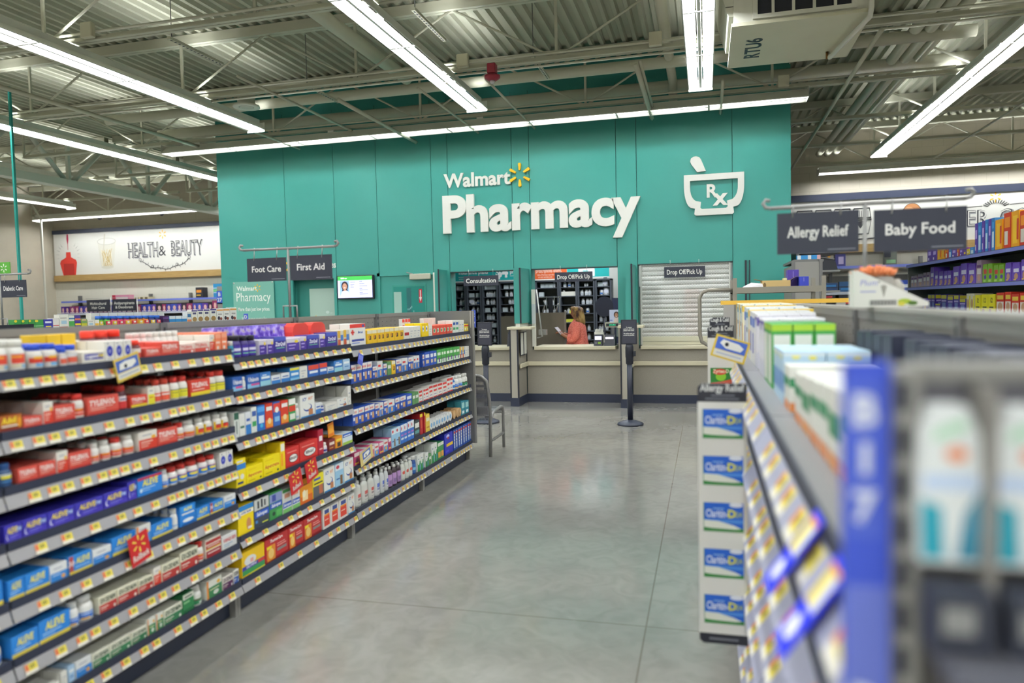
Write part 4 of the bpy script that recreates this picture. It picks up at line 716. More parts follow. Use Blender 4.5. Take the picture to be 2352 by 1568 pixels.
'bai': ('b', 'blue bandage', '2c4fa8', 'R 0 .66 1 1 e6e4dc;T BAND .4 .74 .13 d23a34;R .45 .1 .85 .5 cfa070;R .1 .3 .35 .5 e4ecf6'), 'bai2': ('b', 'white and blue bandage', 'dfe0dc', 'R 0 0 1 .5 3a74c0;R .1 .66 .6 .8 d23a34;R .4 .1 .7 .45 d8b088'), 'bai3': ('b', 'royal blue bandage', '2f56b4', 'R .1 .6 .9 .85 e6e8ec;R .2 .2 .8 .45 d8c0a0'), 'grn': ('b', 'small green', '5a8a54', 'R .1 .5 .9 .75 e4e6da'), 'gre': ('b', 'bright green', '4aa04a', 'R 0 .0 1 .3 d8e8d0;R .1 .6 .9 .8 e4f0dc;R .4 .1 .7 .4 6a3a8a'), 'wrs': ('b', 'white and red gauze', 'e6e2da', 'R 0 .82 1 1 d03a36;R .1 .5 .9 .66 d8443c;R 0 0 1 .1 c83632;R .2 .25 .8 .32 8a90b0'),
'kid': ('b', 'pink cartoon-coloured', 'c84a78', 'R 0 .7 1 1 e8dcd8;O .5 .4 .3 .2 7a3a5a;R .1 .1 .9 .2 e8c83a'), 'kid2': ('b', 'white and blue picture', 'dcdcd8', 'R 0 .0 1 .5 5a8ac8;R .1 .7 .9 .85 d04a4a;O .5 .3 .2 .15 e8b84a'), 'blw': ('b', 'blue and white', '3f74c4', 'R 0 .62 1 1 e4e8ea;O .3 .8 .14 .1 c8304a;R .1 .2 .9 .3 e0e8f0;R .1 .4 .8 .48 c070c0'), 'dkb': ('b', 'dark', '3a4448', 'R .1 .55 .9 .85 e4e4da;R .1 .2 .9 .4 5a9a98'), 'rdt2': ('b', 'tall red and yellow', 'a8262e', 'R 0 .85 1 1 e8cc2a;R .2 .3 .8 .7 c8503a'), 'yel2': ('b', 'tall yellow', 'e2c24a', 'R .1 .6 .9 .8 ece4c0;R .1 .2 .9 .3 c08a2a'), 'tea': ('b', 'teal hanging', '3a8a9a', 'R .1 .5 .9 .9 a8d4d0;R .2 .1 .8 .3 e4ecea'),
'gwx': ('b', 'white and green wedge', 'e2e2dc', 'R 0 0 1 .62 2f8a48;O .36 .62 .36 .22 e2e2dc;R 0 0 1 .22 2f8a48;R .25 .72 .6 .78 6a7a9a;R .7 .06 .95 .4 6a9aca'), 'gor': ('b', 'green and orange', '3f8a4e', 'R .1 .1 .9 .45 e8a04a;R 0 .8 1 1 e2e2d4'), 'bag': ('b', 'royal blue bagged', '2f34b0', 'R .2 .36 1 .5 ecc428;O .4 .85 .2 .08 c8ccf4;O .42 .76 .12 .06 b83a5a;R .1 .1 .5 .2 4a4fd0'), 'tbr': ('b', 'blue carded toothbrush', '2a4fa0', 'R .25 .1 .7 .92 e6e6e2;R .2 .8 .95 .9 c8342f;O .48 .7 .12 .03 5a3a3a;O .48 .55 .12 .03 5a3a3a;O .48 .4 .12 .03 5a3a3a;R .4 .1 .55 .3 7ab0d8'),
# bottles
'wbig': ('t', 'large white red-labelled', 'e8e6de/e6e4da/e0dcd2', 'R .1 .35 .9 .95 d84a38;R .1 .72 .55 .85 e8a03a;R .1 .1 .9 .3 e2d8b8;R .5 .05 .9 .3 8ab8d8'), 'wblu': ('t', 'white blue-capped', 'e4e0d8/2a4fc4/e0dcd4', 'R 0 .35 1 .8 d0402f;O .5 .8 .3 .1 e8b03a;R .3 .05 1 .35 7ab4dc'), 'bsm': ('t', 'small clear blue-capped', 'cfcac4/2a4fc4/e4e0da', 'R .05 .15 .95 .7 d8604a;R .1 .8 .9 .95 dcdce0'), 'mar': ('t', 'maroon bright-red-capped', '5a1c24/e8402f/d8a898', 'R 0 .55 1 1 e0d8d4;R 0 .0 1 .5 c8483c'), 'mar2': ('t', 'dark red red-capped', '4a1a24/b8342f/e0d8d8', 'R 0 0 1 .6 c83a3a;R .2 .7 .8 .82 6a6a8a'),
'brr': ('t', 'white red-capped', 'e6e2d8/d23a32/dcd4cc', 'R 0 .1 1 .7 d0402f;R .1 .55 .6 .66 e8a83a;R .1 .3 .8 .38 f0c8b8'), 'bor': ('t', 'white red-striped-cap', 'e8e2d6/c2402f/e6dcd0', 'R 0 .05 1 .75 dc5a40;R .1 .5 .9 .62 f4ece4'), 'byr': ('t', 'white yellow-labelled red-capped', 'e6e2d8/cf3c33/e2ddd0', 'R 0 .05 1 .75 e2d83a;R 0 .75 1 .82 6a6a70;R .1 .5 .8 .56 8a8a40'), 'bnav': ('t', 'navy blue-capped', '2a4a72/2f5a9a/24436c', 'R .1 .6 .95 .85 e8dc3a;R .1 .3 .9 .4 4a8ac4;R 0 .88 1 1 dfe2e0'), 'bwr': ('t', 'white white-capped red-labelled', 'e8e5dc/e4e2da/e2dcd4', 'R 0 .1 1 .65 d0442f;R .1 .5 .7 .6 e8a83a;R .1 .25 .8 .32 f0c8b8'), 'bwy': ('t', 'white yellow-striped', 'e6e2d8/e2e0d8/e0dcd0', 'R 0 0 .16 1 e8c42a;R .16 .1 1 .62 cf3f2f;R .2 .62 .9 .68 3a3040;O .35 .1 .16 .1 e8b83a'),
'bwb': ('t', 'white blue-labelled', 'e8e6e0/e4e4de/e2e2dc', 'R 0 .1 1 .65 3a72c4;O .3 .12 .2 .1 e6b04a;R .1 .45 .8 .52 d8e4f4'), 'brb': ('t', 'white red-capped blue-labelled', 'e6e2dc/cc3c34/dfe0e0', 'R 0 .1 1 .75 2f76c8;O .5 .5 .36 .14 f0dc4a;R 0 .75 1 .82 c8403a'), 'bww': ('t', 'plain white', 'e8e6e0/e6e6e0/e4e4de', 'R .1 .2 .9 .4 a8c0d8'), 'bwg': ('t', 'white green-labelled', 'e6e4dc/e4e2da/e0e0d6', 'R 0 .05 1 .65 37855a;R .1 .5 .9 .58 8a3a4a;O .6 .2 .16 .1 dfe2d8'), 'bteal': ('t', 'teal', '2f8aa8/e4e4e0/2f7a9a', 'R 0 .3 1 .6 3a4a8a;R .1 .7 .9 .8 dcecee'), 'zb': ('t', 'purple black-capped', '3a2a72/1f1c28/46349a', 'R .1 .5 .9 .75 e8e4f4;R .1 .2 .7 .3 7fd0a0'), 'bwp': ('t', 'white purple-labelled', 'e6e4de/e8e6e0/dcd8e0', 'R 0 .2 1 .6 4a4a9a'), 'bnv': ('t', 'navy white-capped', '3a4a86/e4e4e0/e0e0e4', 'R 0 .3 1 .7 4a5aa8'), 'bbl': ('t', 'blue', '2f6cb4/e8e8e4/e0e6ea', 'R 0 .2 1 .6 3a7ac4'), 'bbl2': ('t', 'tall dark blue white-capped', '2a4a86/e6e6e0/3a66a8', 'R .1 .3 .9 .6 8ac0d8'),
'alc': ('s', 'translucent white red-lettered', 'cfd0c8/e8e8e2/d2d2ca', 'R .3 .5 .75 .75 c8504a;R .3 .3 .7 .45 9a8a88;R .3 .1 .6 .15 a8a8a8'), 'alb': ('s', 'translucent white blue-lettered', 'cfd2d0/e8e8e2/d2d4d2', 'R .3 .5 .75 .8 5a70c4;R .3 .3 .7 .45 8a90b8;R .3 .1 .6 .15 a8a8a8'), 'per': ('s', 'dark brown white-capped', '3a3034/e4e4de/a888b8', 'R .1 .55 .9 .95 b892c4;R .2 .2 .8 .5 8a70a0'), 'wit': ('s', 'translucent white red-dotted', 'd0d2c8/e8e8e2/d4d6ce', 'O .5 .6 .3 .15 d85a48'), 'rol': ('r', 'white rolled tape', 'e2e2de/8ab4d8/e2e2de', ''), 'tan': ('r', 'tan rolled bandage', 'c8a070/d8b484/c8a070', ''),
}
def face(b, art, u, y):
    """draw an art string; u maps (face fraction u, v) to x, z"""
    k = 0
    for tok in art.split(';'):
        q = tok.split()
        if not q: continue
        k += 1; yy = y-.0003-.00012*k
        if q[0] == 'R':
            a, c, d, e = map(float, q[1:5]); x0, z0 = u(a, c); x1, z1 = u(d, e); b.rect(x0, x1, z0, z1, yy, mat(q[5], .4))
        elif q[0] == 'O':
            a, c, d, e = map(float, q[1:5]); x0, z0 = u(a, c); x1, z1 = u(a+d, c+e); b.ell(x0, z0, x1-x0, z1-z0, yy, mat(q[5], .4), 18)
        else:
            a, c, h = map(float, q[2:5]); x0, z0 = u(a, c); _, z1 = u(a, c+h); xw = u(1, 0)[0]-u(0, 0)[0]
            b.text(q[1].replace('_', ' '), x0, z0, z1-z0, mat(q[5], .4), yy, xw*(.62 if len(q[1]) > 3 and len(q[1]) < 6 and a > .4 else .86 if len(q[1]) > 3 else .3), 'c', .03, 0, 1, .12)
    return b
_pm = {}
def pbox(key, w, d, h, art=True):
    kk = (key, w, d, h, art)
    if kk in _pm: return _pm[kk]
    t, desc, col, a = K[key]; b = MB(); e = .0012
    b.box(-w/2, w/2, -d/2, d/2, 0, h, mat(col, .42), e)
    if art: face(b, a, lambda u, v: (-w/2+.001+(w-.002)*u, .001+(h-.002)*v), -d/2)
    if art and key in ('the', 'asp', 'salh', 'alr', 'fa'): pass
    _pm[kk] = b.mesh('medicine_box'); return _pm[kk]
def pbottle(key, w, h):
    """returns meshes for body, cap, label"""
    kk = (key, w, h)
    if kk in _pm: return _pm[kk]
    t, desc, cols, a = K[key]; cb, cc, cl = cols.split('/'); r = w*.47; b = MB(); ch = min(.024, h*.2) if t == 't' else h*.1; n = 18
    mb = mat(cb, .35)
    if t == 'r':                # short roll lying on its side
        b = MB(); r = h/2; P = [(r*math.cos(2*PI*i/20), r+r*math.sin(2*PI*i/20)) for i in range(20)]; b.prism(P, -.03, .03, mb)
        c = MB().prism([(r*.45*math.cos(2*PI*i/14), r+r*.45*math.sin(2*PI*i/14)) for i in range(14)], -.032, .031, mat(cc, .5))
        _pm[kk] = (b.mesh('tape_roll'), c.mesh('core'), None); return _pm[kk]
    sq = .62 if t == 's' else 1.0
    hs = h-ch
    nr = r*(.62 if t == 't' else .36)
    b.lathe([(r*.92, 0), (r, .004), (r, hs*.72), (r*.97, hs*.80), (r*.86, hs*.88), (nr+.002, hs*.96), (nr, hs), (nr, hs+.002)], mb, n, 0, 0, 0, sq)
    c = MB(); cr = r*(.80 if t == 't' else .42); c.lathe([(cr, hs-.004), (cr, h-.003), (cr*.93, h)], mat(cc, .45), n, 0, 0, 0, sq if t == 't' else 1)
    l = MB(); z0, z1 = hs*.09, hs*.70; R1 = r+.0006; AR = 1.25
    def arc(u0, u1, v0, v1, col, e):
        m = max(2, int(abs(u1-u0)*9)); P = []
        for i in range(m+1):
            an = -PI/2+AR*(2*(u0+(u1-u0)*i/m)-1)
            for v in (v0, v1): P.append(((R1+e)*math.cos(an), (R1+e)*math.sin(an)*sq-(.0006 if sq < 1 else 0), z0+(z1-z0)*v))
        l.add(P, [(2*i, 2*i+2, 2*i+3, 2*i+1) for i in range(m)], mat(col, .4), True)
    arc(0, 1, 0, 1, cl, 0); k = 0
    for tok in a.split(';'):
        q = tok.split()
        if not q: continue
        k += 1; A = list(map(float, q[1:5]))
        if q[0] == 'R': arc(A[0], A[2], A[1], A[3], q[5], .0003*k)
        else: arc(A[0]-A[2]*.8, A[0]+A[2]*.8, A[1]-A[3], A[1]+A[3], q[5], .0003*k); arc(A[0]-A[2], A[0]+A[2], A[1]-A[3]*.6, A[1]+A[3]*.6, q[5], .0003*k)
    _pm[kk] = (b.mesh('bottle'), c.mesh('cap'), l.mesh('label')); return _pm[kk]
def put(key, w, d, h, loc, rz, label, group=None, art=True, parts=True):
    t = K[key][0]
    if t == 'b':
        o = link('medicine_box', pbox(key, round(w, 3), round(d, 3), round(h, 3), art), None, loc, rz); return tag(o, label, 'box', group)
    m = pbottle(key, round(w, 3), round(h, 3)); o = link('tape_roll' if t == 'r' else 'pill_bottle' if t == 't' else 'liquid_bottle', m[0], None, loc, rz)
    link('core' if t == 'r' else 'cap', m[1], o)
    if m[2] and art: link('label', m[2], o)
    return tag(o, label, 'bottle' if t != 'r' else 'tape', group)
def noun(key): return {'b': 'box', 't': 'bottle', 's': 'flask', 'r': 'roll'}[K[key][0]]

# ---------------------------------------------------------------- gondola shelving
TAGW, TAGO = mat('e9e4d4', .5), mat('e08a5a', .5)
def tag_mesh(w=.046, k=1.0):
    b = MB(); m = MB  # lip-local: x along shelf, z up the lip, facing -Y
    b.box(-w/2, w/2, -.0012, 0, 0, .034, TAGW)
    b.rect(-w/2, -w*.2, .012, .034, -.0014, TAGO).rect(-w*.2, w/2, .010, .034, -.0014, YEL)
    DKT_ = mat('6a6436', .6)
    b.rect(-w*.08, w*.0, .016, .029, -.0016, DKT_).rect(w*.06, w*.14, .016, .029, -.0016, DKT_).rect(w*.19, w*.27, .018, .029, -.0016, DKT_).rect(-w*.42, -w*.28, .017, .028, -.0016, mat('d2643c'))
    b.v = [(x, y, z*k) for x, y, z in b.v]; return b.mesh('price_tag')
TAGM = tag_mesh(); TAGN = tag_mesh(.036); TAGR = tag_mesh(.06, 1.55)
RAIL = mat('a09ea0', .45); RAILP = mat('a3a4b8', .4); EDGE = mat('2b3042', .5); SHT = mat('4b4d54', .5)
TILT = math.atan2(.018, .04)
def shelf_on(t, y0, y1, zb, zt, tags, narrow=False, depth=.40, purple=False, out=.006, sht=None):
    """one shelf of a gondola in its own frame: shopper side faces -Y at y = 0 lip plane, x runs along; zb/zt lip edges"""
    L = y1-y0; zs = zt+.022
    b = MB().box(.004, L-.004, .012, depth, zs-.03, zs, sht or SHT); b.box(.004, L-.004, .006, .012, zt-.004, zs+.004, EDGE)
    s = b.build('shelf', t, (0, 0, 0))
    h = zt-zb
    b = MB(); b.extr([(.010, zt), (-out, zb), (-out+.003, zb), (.013, zt)], .003, L-.003, RAILP if purple else RAIL); b.build('price_rail', s)
    for x in tags:
        if .03 < x < L-.03: link('price_tag', TAGR if purple else TAGN if narrow else TAGM, s, (x, -out-.0012+.003*(out-.006)/.02, zb+.003), 0, (-math.atan2(.010+out, h), 0, 0))
    return zs
def gondola_frame(t, L, depth, top=1.448, post0=True, post1=False):
    b = MB().box(.02, L-.02, depth+.004, depth+.02, .12, top-.03, PEG); b.box(.001, L-.001, depth, depth+.025, top-.03, top, STEEL)
    Hm = mat('3c3b3c', .7)
    for k in range(14):
        for r in range(3):
            if L > .5: b.rect(.05+k*(L-.1)/13, .05+k*(L-.1)/13+.012, top-.07-r*.035, top-.064-r*.035, depth+.0032, Hm)
    b.build('back_panel', t)
    for x in ([.024] if post0 else [])+([L-.024] if post1 else []):
        b = MB().box(x-.022, x+.022, depth-.012, depth+.02, .05, top, STEELD); Hm2 = mat('2a2b30', .7)
        for k in range(24): b.rect(x-.006, x+.006, .25+k*.05, .275+k*.05, depth-.0125, Hm2)
        b.build('upright', t)
    MB().box(.001, L-.001, .03+.04, depth+.02, .0, .10, NAVYM).build('base_kick', t)
    for x in (.001, L-.021): MB().box(x, x+.02, .035, .069, 0, .112, STEEL).build('base_foot', t)
# ---------------------------------------------------------------- left gondola: four 4-foot units, shopper side faces +X
LX = -2.205                    # lip plane
ROWS = {
'a1':(1.315,'wbig,1848,64,106 wbig,1914,64,105 wblu,1987,59,84 wblu,2047,55,84 bsm,2104,33,65 bsm,2138,48,75 leg,2193,106,45 ov,2301,47,80 ov,2349,43,79 ov,2394,43,79 mar,2439,65,74 ty,2507,90,39 ty,2599,112,59 tyw,2714,91,44 tyw,2807,100,49 wr,2910,39,76 wor,2952,43,83 wor,2998,44,85'),
'a2':(1.118,'adv,1849,89,54 ty,1940,75,37 wr,2017,43,79 ty,2062,90,59 brr,2153,50,88 ty,2206,151,69 mar2,2358,54,97 tyy,2417,92,48 wy,2511,40,73 bor,2554,42,100 bor,2598,58,99 byr,2658,52,104 byr,2712,54,101 tyy,2769,134,74 byr,2906,51,111 byr,2961,73,121'),
'a3':(0.938,'bnav,1842,58,98 ty,1911,76,51 ty,1989,70,51 wr,2061,49,79 ty,2112,100,60 bwr,2214,48,97 bwr,2264,53,92 brr,2318,58,96 bwr,2379,60,98 wr,2448,105,98 ty,2556,119,70 brr,2677,53,98 bwr,2733,73,98 bwy,2809,53,98 bwy,2864,58,98 bwy,2933,52,98 bwy,2987,53,98'),
'a4':(0.754,'alp,1822,92,58 alp,1916,95,57 alp,2013,112,57 alp,2127,130,57 alp,2259,119,59 alp,2380,47,76 alr,2430,141,80 bwb,2573,45,95 brb,2620,57,92 brb,2679,61,94 brb,2743,72,99 brb,2818,58,92 brb,2878,56,93 ov,2948,50,81 ov,3000,48,81'),
'a5':(0.56,'al,1819,92,67 al,1912,97,65 wb,2010,73,61 alR,2088,104,67 wb,2194,90,55 al,2286,124,72 wbo,2412,80,77 al,2494,125,60 bww,2621,41,98 alh,2665,102,112 al,2770,92,53 alR,2864,97,54 wb,2966,93,56'),
'a6':(0.366,'wbo,1789,58,75 al,1849,104,71 al,1954,129,80 bwb,2085,47,90 bwb,2134,70,92 ex,2211,88,63 ex,2301,107,61 ex,2411,81,55 wr,2494,45,74 ex,2542,108,70 ex,2654,118,84 brr,2774,45,95 mx,2822,110,94 van,2938,114,67'),
'a7':(0.176,'pw,1884,142,31 pw,2032,27,55 lb,2061,30,60 wb,2093,73,61 exg,2169,82,53 exg,2252,107,53 exg,2362,83,51 wg,2447,47,68 wg,2496,44,69 exg,2542,113,65 gt,2658,73,106 bwg,2735,64,86 wg,2815,111,106 exp,2931,79,61 exb,3013,74,65'),
'b1':(1.268,'bteal,3056,42,85 zb,3101,66,110 zb,3171,52,108 zb,3225,69,107 zw,3297,69,78 zw,3370,60,78 zq,3433,116,88 zw,3552,134,73 zw,3691,71,77 zq,3767,136,82 zw,3909,68,81 zq,3983,140,88 mu,4130,72,94 mu,4207,74,96'),
'b2':(1.104,'un,3045,102,77 bww,3149,32,66 un,3184,106,73 ub,3295,97,72 wb2,3396,87,47 wb2,3487,85,51 uy,3576,97,77 pw,3677,82,72 br,3767,120,70 br,3892,95,75 wb2,3991,76,38 ub,4074,108,71 lb,4187,101,92'),
'b3':(0.878,'dg,3039,67,126 tub,3109,45,112 wb2,3157,47,114 wgn,3207,47,137 blt,3258,68,138 rdt,3330,67,132 brt,3401,67,131 rdt,3472,75,130 grt,3550,70,129 bww,3624,41,92 icy,3669,158,145 wb2,3833,64,67 bnv,3899,45,60 pw,3950,143,46 icy,4097,139,56 pw,4239,43,121'),
'b4':(0.632,'yb,3062,84,140 asp,3148,141,83 asp,3293,155,100 yw,3451,47,154 ben,3502,138,105 ben,3644,200,109 crt,3848,63,154 bwp,3916,53,61 mx2,3973,78,70 yo,4056,87,71 wbg,4148,155,73'),
'b5':(0.392,'ybl,3044,151,164 sal,3198,131,157 sal2,3333,120,155 sal3,3456,89,132 sal3,3550,80,127 org,3634,134,145 ygr,3772,126,135 icy,3902,132,154 lbt,4039,110,158 icy,4154,146,154'),
'b6':(0.178,'salh,3081,193,148 the,3279,217,148 the,3500,151,148 the,3655,201,148 pou,3874,91,145 pou,3969,99,145 pou,4073,111,144 icy,4191,125,135'),
'c1':(1.252,'fa,4292,225,145 yel,4541,153,95 yel,4700,118,96 yel,4824,159,98 yel,4990,169,99 wred,5166,110,96 pw,5283,217,94 yelp,5508,171,112 pw,5684,81,94 orr,5771,168,85 orr,5948,155,85 orr,6112,156,85 wgn,6278,164,115 pw,6452,146,112 yr,6610,149,72'),
'c2':(1.008,'bai,4291,157,124 bai,4454,146,126 bai,4607,74,87 bai2,4686,86,115 bai,4779,64,90 grn,4849,70,100 yel,4925,67,100 bai,5001,104,103 bai2,5112,113,103 bai,5232,100,102 bai2,5340,122,104 bai,5470,100,103 bai3,5579,110,116 bai3,5697,153,116 gre,5859,98,119 gre,5966,117,119 gre,6093,173,118 gre,6276,175,115 mu,6461,143,106 pw,6616,122,102'),
'c3':(0.733,'bai,4291,170,108 bai,4468,152,107 bai,4626,73,97 bai2,4705,60,96 bai,4771,68,96 bai2,4846,112,95 bai,4965,85,95 bai,5056,112,95 bai3,5175,111,95 grn,5294,126,94 wrs,5428,210,94 wrs,5647,89,105 wrs,5745,98,104 wrs,5852,114,104 wrs,5976,102,101 wrs,6087,153,124 bbl,6250,79,126 bwb,6340,96,122 bwb,6447,99,118 bwg,6556,121,120'),
'c4':(0.47,'kid,4296,150,83 kid2,4452,70,81 kid,4528,64,82 kid2,4599,66,81 kid,4671,72,80 kid2,4750,70,81 kid,4826,50,84 lbt,4883,158,140 blw,5048,124,143 blw,5180,130,147 dkb,5317,110,130 rdt2,5435,117,168 yel2,5560,87,145 rol,5658,120,79 rol,5787,121,81 rol,5917,123,82 rol,6050,142,84 tan,6206,113,80 tan,6330,121,82 tea,6462,100,131 tea,6572,110,121'),
'c5':(0.188,'alc,4313,94,172 alc,4413,96,171 alc,4516,84,170 alb,4606,85,168 alb,4697,63,167 alb,4767,56,164 per,4829,70,156 per,4906,75,155 per,4988,67,151 wit,5062,69,144 wit,5139,61,142 wit,5207,68,140 bbl2,5283,64,139 gwx,5358,128,132 gwx,5494,103,114 grn,5605,54,94 gwx,5668,133,160'),
'c6':(0.188,'gor,5816,145,142 bag,5986,214,213 tbr,6217,121,213 tbr,6349,123,213 tbr,6483,131,213 tbr,6625,136,213'),
}
UN_ = {'a': ('seven-shelf unit', 1.845, 3.06, [(1.254, 1.293), (1.051, 1.097), (.867, .916), (.686, .732), (.490, .538), (.297, .344), (.115, .154)]),
      'b': ('six-shelf unit', 3.06, 4.285, [(1.212, 1.245), (1.046, 1.082), (.82, .856), (.572, .61), (.338, .370), (.115, .156)]),
      'c': ('five-shelf middle unit', 4.285, 5.52, [(1.185, 1.229), (.95, .985), (.676, .71), (.413, .448), (.117, .165)]),
      'd': ('five-shelf end unit', 5.52, 6.735, [(1.185, 1.229), (.95, .985), (.676, .71), (.413, .448), (.117, .165)])}
SHN = ['top', 'second', 'third', 'fourth', 'fifth', 'sixth', 'seventh']
def front_items(u):
    """[(shelf index, z, [(key, y0, w, h)])]; wide far entries are split into single facings"""
    src = {'a': 'a', 'b': 'b', 'c': 'c', 'd': 'c'}[u]; _, ya, yb, lips = UN_[u]; out = []
    for k in range(len(lips)):
        ks = [src+str(k+1)] + (['c6'] if src == 'c' and k == 4 else []); row = []
        for q in ks:
            for e in ROWS[q][1].split():
                key, y0, w, h = e.split(','); y0, w, h = int(y0)/1000, int(w)/1000, int(h)/1000
                m = max(1, round(w/.078)) if src == 'c' and key not in ('fa', 'bag') else 1
                for i in range(m): row.append((key, y0+w*i/m, w/m, h))
        row = [r for r in row if ya-.07 <= r[1]+r[2]/2 < yb]
        out.append((k, row))
    return out
REAR = MB()
def rear_box(col, x, y, z, d, w, h): REAR.box(x-d/2, x+d/2, y-w/2, y+w/2, z, z+h, mat(col, .42))
for u in 'abcd':
    nm, ya, yb, lips = UN_[u]
    t = LASTU = thing('shelving_unit', {'a': 'grey gondola unit with seven shelves of red and blue painkillers', 'b': 'grey gondola unit with six shelves of purple, yellow and red packs', 'c': 'grey gondola unit with five shelves just past the First Aid sign', 'd': 'grey five-shelf gondola unit ending beside the metal chair'}[u], 'shelving', (LX, ya, 0), PI/2, 'left gondola units')
    gondola_frame(t, yb-ya, .42, 1.448, True, u == 'd')
    for (k, row) in front_items(u):
        zb, zt = lips[k]; tg = []
        for i, r in enumerate(row):
            c = r[1]+r[2]*.5-ya
            if u in 'ab' or i % 1 == 0: tg.append(c)
        tg2 = []
        for c in sorted(tg):
            if not tg2 or c-tg2[-1] > (.05 if u in 'ab' else .045): tg2.append(c)
        zs = shelf_on(t, ya, yb, zb, zt, tg2, u in 'cd', .40, False)
        back = LX-.40
        lowest = k == len(lips)-1
        for i, (key, y0, w, h) in enumerate(row):
            w2 = w-.002; d = {'b': .085 if u in 'ab' else .07}.get(K[key][0], w*.94)
            if K[key][0] == 's': d = w*.62
            if K[key][0] == 'r': d = .064
            zlim = (lips[k-1][0]-zs-.036) if k else 1
            h = min(h, zlim)
            y0c = max(y0, ya+.006); w2 = min(y0+w2, yb-.006)-y0c
            if w2 < .02: continue
            if K[key][0] in 'tsr': d = w2*(.62 if K[key][0] == 's' else .94) if K[key][0] != 'r' else .064
            lab = K[key][1]+' '+noun(key)+', '+nth(i+1)+' on the '+SHN[k]+' shelf of the '+nm
            xf = LX-.018-d/2
            put(key, w2, d, h, (xf, y0c+w2/2, zs), PI/2, lab)
            nb = 2 if u in 'ab' else 1
            if K[key][0] in 'tr' and u in 'ab' and 0 < k < 5: nb = 3
            for j in range(1, nb+1):
                xb = xf-j*(d+.004)
                if xb-d/2 < back+.01: break
                if K[key][0] == 'b':
                    if j == 1 or u in 'ab': rear_box(K[key][2], xb, y0c+w2/2, zs, d, w2, h)
                else: put(key, w2, d, h*.999, (xb, y0c+w2/2, zs), PI/2, K[key][1]+' '+noun(key)+' behind the '+nth(i+1)+' on the '+SHN[k]+' shelf, '+nm, 'bottles behind '+nth(i+1)+' item, '+SHN[k]+' shelf, '+nm, False)
# one more unit running out of the left edge of the photo
t = thing('shelving_unit', 'grey gondola unit cut off by the left edge of the photo', 'shelving', (LX, .62, 0), PI/2, 'left gondola units'); gondola_frame(t, 1.225, .42, 1.448, True, False)
for k, (zb, zt) in enumerate(UN_['a'][3]):
    zs = shelf_on(t, .62, 1.845, zb, zt, [.3, .55, .8, 1.05, 1.15], False, .40, False)
    for j, key in enumerate((('wbig', 'bnav'), ('adv', 'ty'), ('bnav', 'brr'), ('alp', 'alp'), ('al', 'al'), ('bwb', 'wbo'), ('pw', 'exg'))[k]):
        put(key, .07, .066, .085, (LX-.055, 1.80-j*.09, zs), PI/2, K[key][1]+' '+noun(key)+', '+nth(j+1)+' on the '+SHN[k]+' shelf of the cut-off unit')
o = REAR.build('boxes_in_the_rows_behind'); o['kind'] = 'stuff'; tag(o, 'dim rows of boxes queued behind the front boxes on the left shelves', 'boxes')
# end panel with aisle marker
b = MB().box(1.217, 1.232, -.033, .42, .16, 1.448, STEELD); b.box(1.213, 1.236, -.035, -.019, .16, 1.448, STEEL); b.build('end_panel', LASTU)
t = tag(MB().box(-2.197, -2.158, 6.759, 6.766, 1.285, 1.455, BLUE).build('aisle_marker'), 'small blue aisle marker on the far end of the left shelves', 'marker'); b = MB(); b.text('C', -2.178, 1.39, .03, WHITE, 6.7585, None, 'c', .02).text('17', -2.178, 1.31, .03, WHITE, 6.7585, .03, 'c', .02); b.rect(-2.193, -2.163, 1.29, 1.45, 6.7588, mat('5a72d2')); b.build('print', t)
t = tag(MB().box(-2.205, -2.197, 6.73, 6.756, 1.285, 1.45, mat('a9a6a0')).build('marker_bracket'), 'light bracket holding the blue aisle marker', 'bracket')
# taller things standing at the back of the top shelves
zt1 = 1.293+.022
for i in range(3):
    put('mar', .066, .062, .118, (LX-.16, 2.36+i*.066, zt1), PI/2, 'big red-capped bottle, '+nth(i+1)+' of three standing above the white oval boxes')
for i in range(3):
    put('yel', .062, .05, .112, (LX-.17, 2.13+i*.066, zt1), PI/2, 'yellow-topped box, '+nth(i+1)+' of three behind the small blue-capped bottles', None, False)
for i in range(8):
    put('bww', .036, .034, .098, (LX-.2, 2.62+i*.04, zt1), PI/2, 'white-capped bottle in the row behind the red boxes on the top shelf', 'white bottles behind the top red boxes', False)
zt2 = 1.245+.022; PUR = noisy('purple_wrap', [(.35, '4a2f9a'), (.5, '7a5cc8'), (.62, 'c8b8e8'), (.72, 'b8a63a')], 26, (.15, .3), 3)
for i in range(8):
    b = MB(); P = [(-.04, 0), (.04, 0), (.044, .05), (.036, .12), (.028, .15), (-.028, .15), (-.036, .12), (-.044, .05)]; b.prism(P, -.035, .035, PUR); 
    tag(b.build('sleep_aid_pack', None, (LX-.17-.03*(i % 2), 3.13+i*.092, zt2), PI/2), 'shrink-wrapped purple pack, '+nth(i+1)+' along the back of the six-shelf unit', 'pack')
RK = mat('d8453c', .35)
for i in range(4):
    b = MB(); P = []; 
    for a in range(9): P.append((-.085+.02*(1-math.sin(a*PI/16)) if False else -.09+.0*a, 0)) if False else None
    P = [(-.09, 0), (.09, 0), (.09, .10), (.078, .135), (.05, .15), (-.05, .15), (-.078, .135), (-.09, .10)]
    b.prism(P, -.03, .03, RK); o = tag(b.build('first_aid_kit', None, (LX-.13-.065*(i % 2), 3.84+i*.1+.0, zt2), PI/2), 'rounded red first aid pouch, '+nth(i+1)+' at the back below the First Aid sign', 'first aid kit')
for i in range(9):
    put('pw', .028, .04, .145, (LX-.2, 6.0+i*.032, 1.251), PI/2, 'tall white tube in the back row on the end unit top shelf', 'white tubes at the back of the end unit', False)
